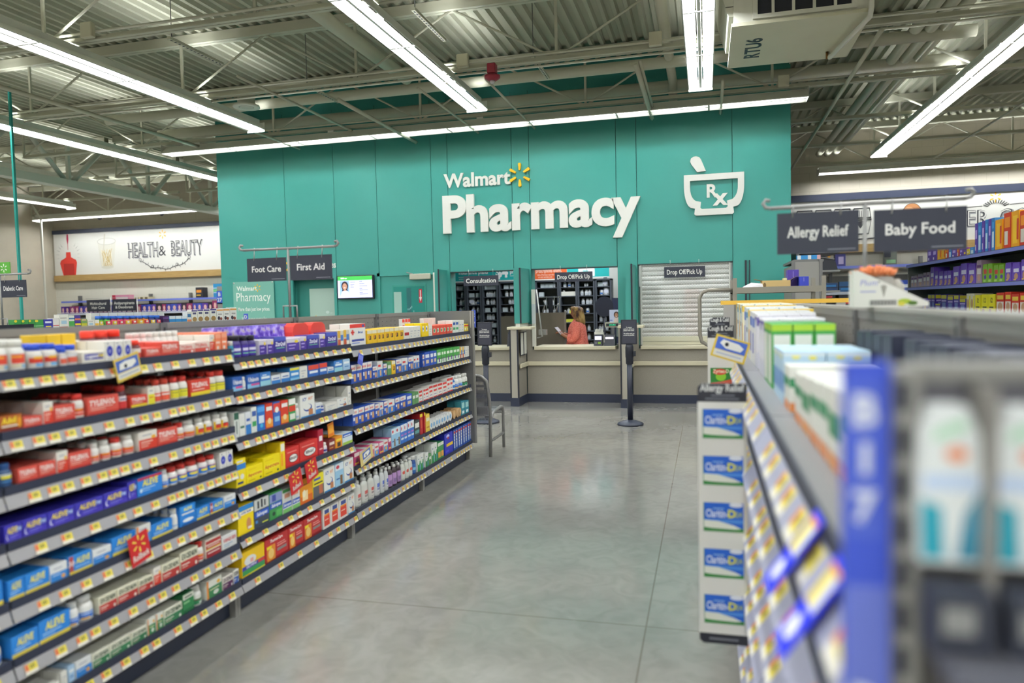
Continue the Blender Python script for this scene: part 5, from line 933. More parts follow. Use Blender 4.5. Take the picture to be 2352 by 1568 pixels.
for i in range(3):
    put('wrs', .05, .03, .15, (LX-.2, 5.55+i*.06, 1.251), PI/2, 'white pack with red letters standing at the back of the end unit, '+nth(i+1), None, True)
# shelf talkers and Rollback cards
def card(lab, cat, loc, w, h, rotx, roty, draw, base, name='shelf_card'):
    t = thing(name, lab, cat, loc, PI/2); t.rotation_euler = (rotx, roty, PI/2)
    MB().box(-w/2, w/2, 0, .002, 0, h, mat(base, .4)).build('card', t); b = MB(); draw(b); b.build('print', t); return t
def rollback(b): spark(b, .0, .082, .036, -.0005, YEL, .0006); b.text('Rollback', 0, .018, .024, WHITE, -.001, .085, 'c', .02, 0, 2, .15)
RB = 'c4282c'
card('red Rollback card tilted over the sixth shelf of the seven-shelf unit', 'price card', (LX+.016, 2.40, .245+.26), .105, .12, 0, -.18, rollback, RB)
card('red Rollback card on the six-shelf unit, farther from the yellow boxes', 'price card', (LX+.016, 3.72, .525), .125, .115, 0, -.22, rollback, RB)
card('red Rollback card on the six-shelf unit, above the orange sunburst box', 'price card', (LX+.018, 3.55, .50), .125, .115, 0, -.22, rollback, RB)
def lens(b):
    b.rect(-.058, .058, .035, .082, -.0004, mat('4a68b4')).rect(-.058, .058, .01, .032, -.0004, OFFW)
    b.poly([(-.045, .045), (.02, .042), (.045, .055), (.04, .07), (-.01, .074), (-.04, .068)], -.0008, WHITE); b.ell(-.012, .054, .008, .008, -.0012, BLACK, 10); b.rect(-.05, .05, .018, .022, -.0008, mat('9aa0b0'))
card('yellow and blue shelf talker tilted on the top shelf lip of the seven-shelf unit', 'price card', (LX+.016, 2.385, 1.245), .13, .092, 0, -.22, lens, 'dcc05a')
card('yellow and blue shelf talker on the fourth shelf, just past the First Aid sign', 'price card', (LX+.014, 4.42, .475), .19, .09, 0, -.2, lens, 'd8c27a')
card('small blue tag hanging off the top shelf lip below the First Aid sign', 'price card', (LX+.012, 4.36, 1.13), .07, .07, 0, .35, lambda b: b.rect(-.03, .03, .03, .06, -.0005, mat('7a86dc')), '5260c8')
card('orange hanging tag above the tiger-striped box on the fourth shelf', 'price card', (LX-.03, 4.03, .715), .075, .085, 0, -.1, lambda b: b.rect(-.03, .03, .02, .07, -.0005, mat('f0a83a')), 'dc7a24')
# ---------------------------------------------------------------- right gondola (shopper side faces -X)
RX = .14
SECS = [(.70, 1.92, 'nearest'), (1.92, 3.14, 'second'), (3.14, 4.36, 'third'), (4.36, 5.58, 'farthest')]
RL = [(1.130, 1.186), (.915, .97), (.70, .755), (.50, .555), (.295, .35), (.085, .14)]
DESC = ['blurred gondola unit right in front of the camera', 'grey unit', 'gondola unit under the Allergy Relief sign', 'gondola unit ending at the yellow header bar']
DESC[1] = 'grey gondola unit carrying the long Allergy Relief flag strip'
for (ya, yb, nm), ds in zip(SECS, DESC):
    t = thing('shelving_unit', ds, 'shelving', (RX, yb, 0), -PI/2, 'right gondola units')
    gondola_frame(t, yb-ya, .43, 1.448, True, nm == 'nearest')
    for k, (zb, zt) in enumerate(RL):
        n = 9 if nm in ('nearest', 'second') else 11
        tg = [(i+.5)*(yb-ya)/n+(.03 if (i*7+k) % 3 == 0 else 0) for i in range(n) if (i*5+k*3) % 7]
        shelf_on(t, 0, yb-ya, zb, zt, tg, False, .415, True, .028, mat('77777a', .5))
K.update({'cw': ('b', 'white and green', 'e6e6dc', 'R 0 .55 1 .75 2f8a5a;R 0 .0 1 .2 e08a4a'), 'cg': ('b', 'white teal-green', 'dfe6dc', 'R 0 .1 1 .6 2f8070;R .1 .7 .9 .8 9ab8a8'), 'co': ('b', 'white orange-based', 'e8e6dc', 'R 0 0 1 .2 e0944a;R 0 .4 1 .7 3a8a5a'), 'cb': ('b', 'light blue yellow-dotted', 'bcd8ea', 'R 0 .2 1 .6 6a96cc;O .3 .9 .1 .04 e8e05a;O .7 .88 .1 .04 e8e05a;R 0 .92 1 .97 e4eef2'), 'cn': ('b', 'green-framed white', '3f9a42', 'R .08 .05 .92 .84 e6e8dc;R 0 .9 1 1 a8cc3a'), 'cv': ('b', 'white violet-capped', 'e8e6ea', 'R 0 .8 1 .96 4a3496;O .5 .82 .36 .1 ecebf2;R 0 .0 1 .3 d8d8e4'), 'cx': ('b', 'white and blue', 'e8e8e6', 'R 0 .72 1 .9 5a78c8;R 0 .2 .5 .6 4a52b8'), 'cy': ('b', 'yellow-banded white', 'ece4c4', 'R 0 .86 1 1 ecc83a;R .2 .2 .8 .6 e0a85a'), 'ct': ('b', 'teal-framed white', 'e6eaea', 'R 0 .8 1 .92 2a8ab8;R 0 0 .1 1 2a8ab8;R .2 .5 .8 .6 4a5a64')})
def side_box(key, w, d, h):
    """box with the art repeated on the side that faces the camera"""
    kk = ('sb', key, w, d, h)
    if kk in _pm: return _pm[kk]
    t_, ds, col, a = K[key]; b = MB(); b.box(-w/2, w/2, -d/2, d/2, 0, h, mat(col, .42), .0012); face(b, a, lambda u, v: (-w/2+.001+(w-.002)*u, .001+(h-.002)*v), -d/2)
    c = MB(); face(c, a, lambda u, v: (-d/2+.001+(d-.002)*u, .001+(h-.002)*v), -w/2)
    for (x, y, z), in [(q,) for q in c.v]: b.v.append((-y, x, z))
    o = len(b.v)-len(c.v)
    for f, mi_ in zip(c.f, c.m): b.f.append(tuple(i+o for i in f)); b.m.append(b.mi(c.mats[mi_])); b.sm.append(False)
    _pm[kk] = b.mesh('carton'); return _pm[kk]
# top shelf, from the camera outward: key, y start, width along the shelf, height, depth, number deep, place phrase
TOPR = [('cg', .765, .075, .135, .11, 2), ('cg', .845, .09, .165, .11, 2), ('co', .94, .09, .14, .11, 2), ('cw', 1.04, .10, .14, .11, 2), ('cw', 1.15, .10, .142, .11, 2), ('co', 1.26, .10, .14, .11, 2), ('cw', 1.37, .10, .136, .11, 2), ('cw', 1.48, .12, .13, .11, 2), ('co', 1.61, .12, .125, .11, 2), ('cw', 1.74, .13, .118, .11, 2), ('cw', 1.98, .13, .116, .11, 2), ('cb', 2.14, .14, .145, .11, 2), ('cb', 2.29, .14, .145, .11, 2), ('cn', 2.50, .15, .208, .062, 3), ('cn', 2.66, .15, .208, .062, 3), ('cv', 2.83, .13, .217, .05, 4), ('cv', 2.97, .13, .217, .05, 4),
        ('cv', 3.2, .14, .225, .055, 4), ('cx', 3.36, .16, .23, .06, 4), ('cx', 3.54, .16, .235, .06, 4), ('cy', 3.72, .15, .24, .07, 4), ('ct', 3.9, .15, .245, .07, 4), ('cx', 4.08, .16, .25, .07, 4), ('cy', 4.42, .15, .255, .07, 4), ('ct', 4.6, .15, .26, .07, 4), ('cy', 4.8, .15, .262, .07, 4), ('ct', 5.0, .15, .262, .07, 4), ('cy', 5.2, .15, .265, .07, 4)]
zs = 1.186+.0225
for i, (key, y0, w, h, d, n) in enumerate(TOPR):
    for j in range(n):
        x = RX+.065+d/2+j*(d+.003)
        lab = K[key][1]+' carton, '+nth(i+1)+' row on the right top shelf'+(', front one' if j == 0 else ', '+nth(j+1)+' from the lip')
        tag(link('medicine_carton', side_box(key, w-.003, d, h), None, (x, y0+w/2, zs), -PI/2), lab, 'box', 'cartons on the right top shelf')
# black divider trays at the back of the top shelf
for i in range(22):
    y0 = 1.02+i*.11
    b = MB(); b.box(-.05, .05, -.065, .065, 0, .19+.004*(i % 2), mat('20253a', .5)); b.box(-.044, .044, -.06, .06, .1905+.004*(i % 2), .1915+.004*(i % 2), mat('2c3146'))
    tag(b.build('pusher_tray', None, (RX+.362, y0, zs), -PI/2), 'black plastic tray, '+nth(i+1)+' along the back of the right top shelf', 'tray', 'black trays on the right top shelf') if y0 < 2.45 and abs(y0-1.92) > .07 else None
# lower shelves of the right gondola: cartons facing the aisle
keys = ['cx', 'cw', 'ct', 'wb', 'wg', 'al', 'cg', 'lbt', 'wr', 'cb']
for k, (zb, zt) in enumerate(RL[1:]):
    z = zt+.0225; y = .80; i = 0
    while y < 3.9:
        w = .07+.05*R.random(); h = min(.10+.05*R.random(), .15); key = keys[(i*3+k*4) % 10]; i += 1
        if all(abs(y-q) > .03 and abs(y+w-q) > .03 and not (y < q < y+w) for q in (1.92, 3.14, 4.36)):
            for j in range(1):
                tag(link('medicine_carton', pbox(key, round(w-.004, 3), .08, round(h, 3), j == 0), None, (RX+.05+.04+j*.083, y+w/2, z), -PI/2), K[key][1]+' carton, '+nth(i)+' on the '+SHN[k+1]+' right-hand aisle shelf'+('' if j == 0 else ', one behind the front'), 'box', 'cartons on the lower right shelves')
        y += w+.004
# near end: post, end-cap pegboard with hanging packs, aisle marker
t = thing('endcap_display', 'grey end-cap panel with hanging packs, blurred at the right edge', 'end cap', (0, .66, 0))
MB().box(.162, 1.02, .0, .02, .1, 1.44, mat('6d6a68', .5)).build('panel', t)
b = MB().box(.146, .164, -.02, .02, 0, 1.442, STEEL); Hm = mat('24262e', .7)
for k in range(34): b.rect(.1465, .156, .22+k*.036, .244+k*.036, -.0205, Hm)
b.build('slotted_post', t); MB().box(.164, 1.02, -.012, .022, 1.432, 1.446, STEEL).box(.164, 1.02, -.004, 0, 1.405, 1.432, mat('66646a')).build('top_rail', t)
MB().box(.165, 1.02, -.10, -.001, 1.22, 1.235, mat('4a4a50')).box(.165, 1.02, -.106, -.10, 1.19, 1.24, mat('5b5c66')).build('shelf', t)
b = MB()
for x in (.2055, .2565, .3075): b.box(x-.003, x+.003, -.05, -.001, 1.236, 1.43, mat('8a8680', .4))
b.build('divider', t)
for i in range(6):
    x = .1805+i*.051; q = thing('hanging_pack', 'white and teal hanging pack, '+nth(i+1)+' on the blurred end cap', 'pack', (x, .635, 1.292), 0, 'packs on the near end cap')
    b = MB(); b.prism([(-.021, 0), (.021, 0), (.0225, .05), (.02, .10), (.012, .122), (-.012, .122), (-.02, .10), (-.0225, .05)], -.012, .016, mat('e4e8e6', .35)); b.build('pouch', q)
    b = MB(); b.poly([(-.02, .004), (-.004, .004), (-.006, .045), (-.021, .05)], -.0126, mat('2a9cb0')); b.poly([(.004, .004), (.02, .004), (.021, .06), (.010, .04)], -.0126, mat('3a86a0')); b.rect(-.019, .019, .058, .07, -.0126, mat('c2d4ee')); b.ell(.004, .086, .008, .006, -.0128, mat('e08a5a'), 10); b.poly([(-.012, .095), (.012, .105), (.01, .114), (-.012, .104)], -.0127, mat('b8dcc0')); b.build('print', q)
for i in range(6):
    x = .1805+i*.051; q = thing('hanging_pack', 'dark pack on the lower shelf of the blurred end cap, '+nth(i+1), 'pack', (x, .60, 1.2355), 0, 'dark packs on the near end cap'); MB().box(-.021, .021, -.01, .02, 0, .045, mat('30333f')).build('box', q); MB().rect(-.014, .008, .015, .035, -.0105, mat('8a8a88')).build('print', q)
t = tag(MB().box(.109, .145, .652, .660, .93, 1.447, mat('3f55c4', .4)).build('aisle_marker'), 'tall blurred blue aisle marker with white characters near the camera', 'marker'); b = MB()
for s, z in (('B', 1.395), ('1', 1.355), ('7', 1.315), ('B', 1.15), ('1', 1.10)): b.text(s, .126, z, .024, mat('d8dcec'), .6515, None, 'c', .05)
b.rect(.111, .143, .94, 1.26, .6519, mat('6a78cc')).rect(.111, .1375, 1.30, 1.43, .6518, mat('4d62c8')); b.build('print', t)
# flag strips hanging into the aisle
def flag(lab, x0, x1, y, z0, z1, head, rows, hb):
    t = thing('flag_strip', lab, 'hanging strip', ((x0+x1)/2, y, 0)); w = x1-x0; h = z1-z0; q = .012
    MB().prism([(-w/2, z0+q), (-w/2+q, z0), (w/2, z0), (w/2, z1), (-w/2+q, z1), (-w/2, z1-q)], 0, .004, mat('dcdad2', .4)).build('board', t)
    b = MB(); b.poly([(-w/2, z1-hb), (w/2, z1-hb), (w/2, z1), (-w/2+q, z1), (-w/2, z1-q)], -.0004, BLACK); b.poly([(-w/2, z0+q), (-w/2+q, z0), (w/2, z0), (w/2, z0+.035), (-w/2, z0+.035)], -.0004, BLACK)
    b.text(head, 0, z1-hb*.42, .024, mat('d8d8d4'), -.001, w*.9, 'c', .02); b.rect(-w*.22, w*.26, z1-hb*.68, z1-hb*.62, -.001, mat('74767e')).rect(-w*.34, w*.34, z1-hb*.86, z1-hb*.8, -.001, mat('74767e')); b.rect(-w*.3, w*.3, z0+.014, z0+.02, -.001, mat('74767e'))
    b.build('print', t)
    for z, kind in rows:
        b = MB(); a, c = -w*.40, w*.42; hh = w*.62
        if kind == 'c':
            b.rect(a, c, z, z+hh, -.0008, mat('2f7a3a')); b.rect(a+.002, c, z+.012, z+hh, -.0011, mat('1f5cc0')); b.rect(a+.002, c, z+.03, z+hh*.42, -.0013, mat('4a86d2')); b.poly([(a+.002, z+.012), (c, z+.008), (c-.03, z+.022), (a+w*.3, z+.036), (a+.002, z+.038)], -.0015, mat('dfe0d2')); b.poly([(a+.002, z), (c, z), (c, z+.012), (a+w*.45, z+.006), (a+.002, z+.014)], -.0016, mat('2f7a3a'))
            b.text('Claritin-', a+.008, z+hh*.5, .026, mat('dfe4ee'), -.0017, w*.45, 'l', .02); b.text('D', a+w*.50, z+hh*.5, .026, mat('d8d23a'), -.0017, None, 'l', .04); b.text('24', a+w*.66, z+hh*.52, .018, mat('a8b45a'), -.0017, .02, 'l', .02); b.ell(c-.024, z+hh-.006, .022, .008, -.0018, mat('dfe2ea'), 14); b.rect(a+w*.2, a+w*.42, z+hh*.78, z+hh*.82, -.0017, mat('8ab0e4'))
        else:
            b.rect(a, c, z, z+hh, -.0008, mat('2c7a2f')); b.ell(0, z+hh*.45, w*.2, hh*.28, -.0011, mat('8cc832'), 18); b.poly([(a, z), (c, z), (c, z+hh*.3), (0, z+hh*.12), (a, z+hh*.05)], -.0013, mat('d2583a')); b.ell(-.005, z+hh*.74, w*.26, hh*.2, -.0014, mat('d24a36'), 18); b.text('Zyrtec-D', 0, z+hh*.68, .018, mat('f0e8c8'), -.0017, w*.6, 'c', .02)
        b.build('card', t)
flag('long white flag strip headed Allergy Relief with five blue cards', -.03, .128, 2.52, .335, 1.222, 'Allergy Relief', [(1.038-.158*i, 'c') for i in range(5)], .062)
flag('white flag strip headed Cough & Cold with a green and red card', .006, .135, 3.85, .5, 1.37, 'Cough & Cold', [(1.075, 'z'), (.92, 'z'), (.77, 'z')], .062)
t = flag('white flag strip with black header just beyond the Cough & Cold strip', .02, .13, 4.35, .6, 1.40, 'Cough & Cold', [(1.1, 'z')], .06)
t = thing('shelf_card', 'yellow-bordered blue shelf talker tilted on the right shelves', 'price card', (.088, 3.38, 1.232)); t.rotation_euler = (0, .3, 0)
MB().box(-.075, .075, 0, .003, 0, .10, mat('d8b93a')).build('card', t); b = MB(); b.rect(-.066, .066, .038, .092, -.0005, mat('3f62bc')).rect(-.066, .066, .008, .036, -.0005, OFFW); b.poly([(-.05, .066), (-.02, .048), (.045, .048), (.055, .066), (.03, .08), (-.04, .084)], -.001, WHITE); b.ell(-.02, .066, .009, .009, -.0014, BLACK, 10); b.rect(-.055, .055, .02, .024, -.001, mat('9aa6c8')); b.build('print', t)
for i, (y, z) in enumerate(((.87, 1.10), (1.04, 1.105))):
    t = thing('shelf_card', 'bright blue shelf tag with painted white glow on the blurred right lip, '+('nearer' if i == 0 else 'farther'), 'price card', (RX-.062, y, z)); t.rotation_euler = (-.60, 0, -PI/2)
    MB().box(-.033, .033, -.003, 0, 0, .125, mat('2434e8')).build('card', t); b = MB(); b.rect(-.026, .004, .06, .115, -.0035, YEL).rect(.004, .026, .06, .115, -.0036, WHITE).rect(-.026, .026, .108, .116, -.0037, TAGO); b.ell(.0, .03, .017, .017, -.0038, mat('f8f8ff'), 14); b.build('print', t)  # pale disc paints a bright glow onto the blue card
# yellow header bar and end panel at the far end
t = thing('end_header', 'yellow header bar on the far end of the right shelves', 'header', (0, 5.64, 0)); MB().box(.105, .98, 0, .03, 1.462, 1.492, mat('e8b848', .45)).build('bar', t); MB().box(.125, .20, .002, .028, .9, 1.462, mat('a3a09b')).box(.9, .96, .002, .028, 0, 1.462, mat('a3a09b')).build('bracket', t); MB().box(.125, 1.0, .03, .045, 0, 1.44, STEEL).build('panel', t)
# gondola other side behind the spine: top rail gear, white cards and wires
t = thing('rail_cap', 'grey top rail cap along the spine of the right gondola', 'rail', (0, 0, 0)); MB().box(.565, .635, .70, 5.6, 1.4485, 1.462, mat('a5a29b', .4)).build('cap', t)
t = thing('wire_rack', 'low wire rack with white tags on top of the right gondola', 'rack', (0, 0, 0)); b = MB()
for i in range(26): b.tube([(.64, 3.5+i*.04, 1.40), (.82, 3.5+i*.04, 1.40)], .003, CHROME, 5)
b.tube([(.82, 3.48, 1.40), (.82, 4.54, 1.40)], .004, CHROME, 5).tube([(.64, 3.48, 1.40), (.64, 4.54, 1.40)], .004, CHROME, 5); b.build('wires', t)
for i in range(4): tag(MB().box(.66, .80, 3.15+i*.28, 3.38+i*.28, 1.4, 1.404+.004*i, OFFW).build('paper_tag'), 'white paper lying on the top of the right shelves, '+nth(i+1), 'paper')
struct_o = tag(MB().box(.65, 1.05, .75, 5.56, 1.38, 1.40, STEEL).build('top_shelf'), 'far-side top shelf of the right gondola behind its spine rail', 'shelf')
MB().box(.655, .68, .75, 5.56, .0, 1.38, PEG).build('back_panel', struct_o)
# white display box with plush toy
t = thing('display_box', 'white slant-cut display box holding an orange fuzzy toy on the right gondola', 'box', (.50, 2.78, 1.4625)); DB_ = mat('e2e0d8', .5)
b = MB(); b.add([(0, 0, 0), (.235, 0, 0), (.235, 0, .015), (.02, 0, .125), (0, 0, .13)], [(0, 1, 2, 3, 4)], DB_); b.add([(0, .09, 0), (.235, .09, 0), (.235, .09, .015), (.02, .09, .125), (0, .09, .13)], [(4, 3, 2, 1, 0)], DB_); b.add([(0, 0, 0), (0, .09, 0), (0, .09, .13), (0, 0, .13)], [(0, 3, 2, 1)], DB_); b.add([(.235, 0, 0), (.235, .09, 0), (.235, .09, .015), (.235, 0, .015)], [(0, 1, 2, 3)], DB_); b.add([(0, 0, .001), (.235, 0, .001), (.235, .09, .001), (0, .09, .001)], [(0, 1, 2, 3)], DB_); b.build('carton', t)
b = MB(); b.text('Plum', .02, .075, .02, mat('8a8ac8'), -.0006, .06, 'l', 0, 0, 2, .15); b.rect(.02, .07, .052, .056, -.0006, mat('9a9cc8'))
for i in range(24): b.rect(.05+i*.0035, .0515+i*.0035+.0008*(i % 3), .006, .024, -.0006, mat('4a4a4a'))
b.ell(.16, .018, .022, .01, -.0006, mat('a8bc3a'), 12).ell(.185, .012, .016, .008, -.0008, mat('4a6a2a'), 12).ell(.15, .01, .012, .008, -.001, mat('d2c84a'), 10); b.build('print', t)
p_ = thing('plush_toy', 'grey plush toy with fuzzy orange tuft in the white display box', 'toy', (.56, 2.83, 1.4645)); b = MB(); b.lathe([(.03, 0), (.05, .03), (.052, .07), (.04, .10), (.015, .115)], mat('9a968e', .9), 16, .035, 0); b.lathe([(.015, .0), (.028, .02), (.026, .05), (.01, .075)], mat('b0aca2', .9), 14, .085, 0, .02); b.build('body', p_); b = MB()
for i in range(260):
    a = R.random()*2*PI; r_ = .045*math.sqrt(R.random()); x, y, z = r_*math.cos(a)*1.5, r_*math.sin(a), .105+.02*(1-(r_/.045)**2); dx, dy, dz = (R.random()-.5)*.024+x*.15, (R.random()-.5)*.02+y*.15, .012+.012*R.random(); b.tube([(x+.015, y, z), (x+.015+dx, y+dy, z+dz)], [.003, .0008], ORG if i % 3 else mat('f0a070'), 4)
b.build('tuft', p_); MB().lathe([(.001, -.006), (.006, 0), (.001, .006)], BLACK, 8, .02, -.046, .085).build('eye', p_)

# ---------------------------------------------------------------- aisle sign posts
def post_sign(lab, x, y, z0, zt, arm, boards, rise=0.0, m=None):
    m = m or mat('8f8e8c', .4, .3); t = thing('aisle_sign_post', lab+' post', 'sign post', (x, y, 0))
    MB().tube([(0, 0, z0), (0, 0, zt)], .008, m, 8).tube([(-.05, 0, z0), (-.05, 0, z0+.075), (.05, 0, z0+.075), (.05, 0, z0)], .006, m, 6).build('pole', t)
    L = arm; b = MB(); b.tube([(-L, 0, zt), (L, 0, zt)], .008, m, 8)
    for s in (-1, 1): b.tube([(s*L, 0, zt), (s*(L+.02), 0, zt+.004), (s*(L+.03), 0, zt+.02), (s*(L+.02), 0, zt+.034), (s*(L+.004), 0, zt+.03)], .008, m, 6)
    b.build('arm', t)
    for s, x0, x1, zb, zt2 in boards:
        q = thing('hanging_sign', 'black hanging aisle sign reading '+s, 'sign', (x+(x0+x1)/2, y, 0)); w = (x1-x0)/2; h = zt2-zb
        MB().box(-w, w, -.003, .003, zb, zt2, SIGNB).build('board', q); b = MB(); b.text(s, 0, zb+h*.40, h*.26, mat('e0dfda'), -.0035, w*1.5, 'c', .018); b.rect(w*.25, w*.92, zb+.012, zb+.015, -.0035, mat('8d8f98')); b.build('print', q)
        b = MB()
        for k in (-.62, .55): b.tube([(w*k, -.006, zt2-.018), (w*k+.004, -.006, zt2+.02), (w*k+.004, 0, zt+.012), (w*k+.012, .004, zt+.002)], .0028, CHROME, 5)
        b.build('hooks', q)
    return t
post_sign('grey Foot Care and First Aid sign', -2.645, 4.285, 1.448, 1.90, .335, [('Foot Care', -.31, -.018, 1.69, 1.843), ('First Aid', .012, .315, 1.69, 1.85)])
post_sign('grey Allergy Relief and Baby Food sign', .60, 3.12, 1.462, 1.86, .345, [('Allergy Relief', -.322, -.022, 1.675, 1.838), ('Baby Food', .032, .352, 1.67, 1.832)])
post_sign('grey Diabetic Care sign', -5.80, 4.92, 1.40, 1.85, .30, [('Diabetic Care', .0, .275, 1.655, 1.80)])
t = tag(MB().box(-6.0, -5.70, 4.93, 4.936, 1.86, 1.955, mat('5aa83a')).build('hanging_sign'), 'green square sign with white starburst above the Diabetic Care sign', 'sign'); spark(MB(), -5.765, 1.905, .036, 4.9295, WHITE, .002).build('starburst', t)
MB().tube([(-5.85, 4.933, 1.955), (-5.85, 4.933, 2.05), (-5.80, 4.92, 1.85)], .003, CHROME, 5).build('wire', t)

# ---------------------------------------------------------------- stocking cart behind the right gondola
CS = mat('8c877c', .4, .3); t = thing('stock_cart', 'grey steel stocking cart with a raised shelf beyond the right gondola', 'cart', (0, 6.5, 0))
MB().tube([(.236, 0, 1.58), (.02, 0, 1.585), (-.03, 0, 1.565), (-.052, 0, 1.52), (-.052, 0, 1.20), (-.035, 0, 1.14), (.01, 0, 1.115), (.3, 0, 1.112)], .017, CS, 10).build('handle', t)
MB().box(.22, .255, -.02, .02, .15, 1.68, CS).box(.92, .955, -.02, .02, .15, 1.68, CS).box(.22, .255, .58, .62, .15, 1.68, CS).box(.92, .955, .58, .62, .15, 1.68, CS).build('upright', t)
MB().box(.22, .955, -.025, .015, 1.55, 1.60, CS).box(.22, .955, .58, .62, 1.55, 1.60, CS).box(.22, .955, .0, .6, 1.565, 1.575, CS).build('top_shelf', t); MB().box(.18, 1.0, -.03, .63, .15, .19, CS).build('deck', t)
for x, y in ((.25, .05), (.92, .05), (.25, .55), (.92, .55)): MB().prism([(x+.06*math.cos(a*PI/8), .065+.06*math.sin(a*PI/8)) for a in range(16)], y-.015, y+.015, BLACK).box(x-.02, x+.02, y-.02, y+.02, .1, .15, STEEL).build('caster', t)
t = thing('price_scanner', 'small handheld device with lit blue screen by the cart handle', 'scanner', (.06, 6.46, 1.13)); MB().box(-.05, .08, -.02, .01, 0, .055, BLACK, .006).build('body', t); MB().rect(-.025, .05, .012, .046, -.0205, emit('scanner_blue', '9cc4f0', .9)).build('screen', t); MB().box(-.05, .1, -.01, .03, -.015, 0, STEELD).build('holder', t)
t = thing('carton', 'open brown cardboard carton tipped on the cart shelf', 'carton', (.47, 6.66, 1.576)); CB = mat('c9ac74', .7); MB().box(0, .23, 0, .2, 0, .08, CB).build('body', t); MB().add([(.23, 0, .08), (.29, 0, .115), (.29, .2, .115), (.23, .2, .08)], [(0, 1, 2, 3)], mat('5a4a38', .8)).add([(0, 0, .08), (0, .2, .08), (-.06, .2, .095), (-.06, 0, .095)], [(0, 1, 2, 3)], CB).build('flap', t); MB().ell(.02, .04, .012, .022, -.001, mat('6a5230'), 12).build('hand_hole', t)
t = thing('paper_bag', 'crumpled white paper on the left of the cart shelf', 'paper', (.28, 6.62, 1.576)); MB().add([(0, 0, 0), (.2, 0, 0), (.2, .15, 0), (0, .15, 0), (.03, .02, .03), (.19, .02, .055), (.17, .12, .05), (.05, .12, .04), (.10, .06, .065)], [(0, 1, 5, 4), (1, 2, 6, 5), (2, 3, 7, 6), (3, 0, 4, 7), (4, 5, 8), (5, 6, 8), (6, 7, 8), (7, 4, 8)], mat('e2dee0', .7)).build('sheet', t)
for x, y, w, d, h, c, lab in ((.69, 6.78, .09, .15, .17, '4b3796', 'tall purple carton on the cart shelf'), (.765, 6.62, .075, .15, .105, '3340b0', 'royal blue carton on the cart shelf'), (.655, 6.8, .03, .1, .1, 'd8dca0', 'small pale yellow carton behind the purple one')):
    t = tag(MB().box(0, w, 0, d, 0, h, mat(c, .5), .002).build('carton', None, (x, y, 1.576)), lab, 'carton'); MB().rect(w*.45, w*.52, h*.6, h*.92, -.0005, mat('8a80c8')).build('print', t)

# ---------------------------------------------------------------- middle gondola with vitamin jars
def simple_gondola(lab, x, y0, y1, top, s, shelves):
    """s=+1 faces +X, -1 faces -X; x is the lip plane"""
    t = thing('shelving_unit', lab, 'shelving', (x, 0, 0)); b = MB(); xb = x-s*.46; lo, hi = sorted((-s*.46, -s*.44))
    MB().box(lo, hi, y0, y1, 0, top, PEG).build('back_panel', t)
    for z in shelves:
        lo2, hi2 = sorted((0, -s*.45)); MB().box(lo2, hi2, y0, y1, z-.03, z, SHT).build('shelf', t); lo3, hi3 = sorted((0, s*.006)); MB().box(lo3, hi3, y0, y1, z-.05, z-.008, mat('7a80c4', .4) if s < 0 else RAIL).build('price_rail', t)
    lo2, hi2 = sorted((-.02*s, -s*.45)); MB().box(lo2, hi2, y0, y1, 0, .1, NAVYM).build('base', t)
    for y in (y0, y1-.02): MB().box(lo2, hi2, y, y+.02, 0, top, STEEL).build('end_panel', t)
    return t
simple_gondola('grey gondola behind the left shelves carrying vitamin jars', -5.57, 3.1, 7.95, 1.37, 1, [1.377, 1.1])
MIDC = {'gre': ('green', '3a8a44', 'O .2 .85 .2 .12 e2cc3a;R 0 .3 1 .4 8cc08a'), 'nav': ('navy', '38389a', 'R .15 .6 .85 .8 e8e8f0;R .2 .2 .8 .3 e8d83a'), 'pwr': ('white red-banded', 'e4e0d8', 'R 0 .25 1 .35 c85a5a'), 'pw': ('white', 'e4e2d8', 'R .1 .7 .8 .78 b0a8a0;R .2 .3 .8 .55 a8c8d8;R .0 .0 .9 .12 c8564a'), 'grn': ('green-labelled white', 'dfe2d4', 'R 0 .0 1 .55 4a9a4e;R 0 .7 1 .8 3a6a9a'), 'ppy': ('purple and yellow', '4a3a8a', 'R 0 .2 1 .35 e8c83a;R 0 .6 1 .75 d87a5a'), 'gyl': ('yellow-green', 'c8c43a', 'R 0 .5 1 1 7a9a5a;R .1 .8 .9 .95 e0b890'), 'yel': ('yellow and white', 'e6e2d4', 'R .1 .1 .9 .5 e8b83a'), 'ppl': ('plum', '4a2f5a', 'R 0 .6 1 .8 6a4a8a'), 'cup': ('blue-white', '3a86c0', 'R 0 .6 1 1 dfe4e6;R 0 0 1 .15 e8b85a'), 'mu': ('white and coloured', 'e2e0da', 'R 0 0 1 .3 e08a5a;R .1 .5 .9 .8 3a6a9a'), 'cer': ('cream almond-picture', 'e8e6da', 'O .5 .25 .4 .2 9a7a4a;R .2 .65 .8 .8 4a4a6a;R 0 .88 1 1 5a4a8a'), 'fru': ('white fruit-picture', 'e8e6e0', 'R 0 .8 1 .92 e0a05a;O .3 .25 .2 .15 3a3440;O .65 .2 .2 .12 8a4a3a;R .2 .5 .8 .6 a8a4a0')}
JC = {'jg': ('green', '6ab04a'), 'jp': ('pink', 'e0567a'), 'jo': ('orange', 'e8923a'), 'jv': ('violet', '4a3a7a')}
cnt = 0
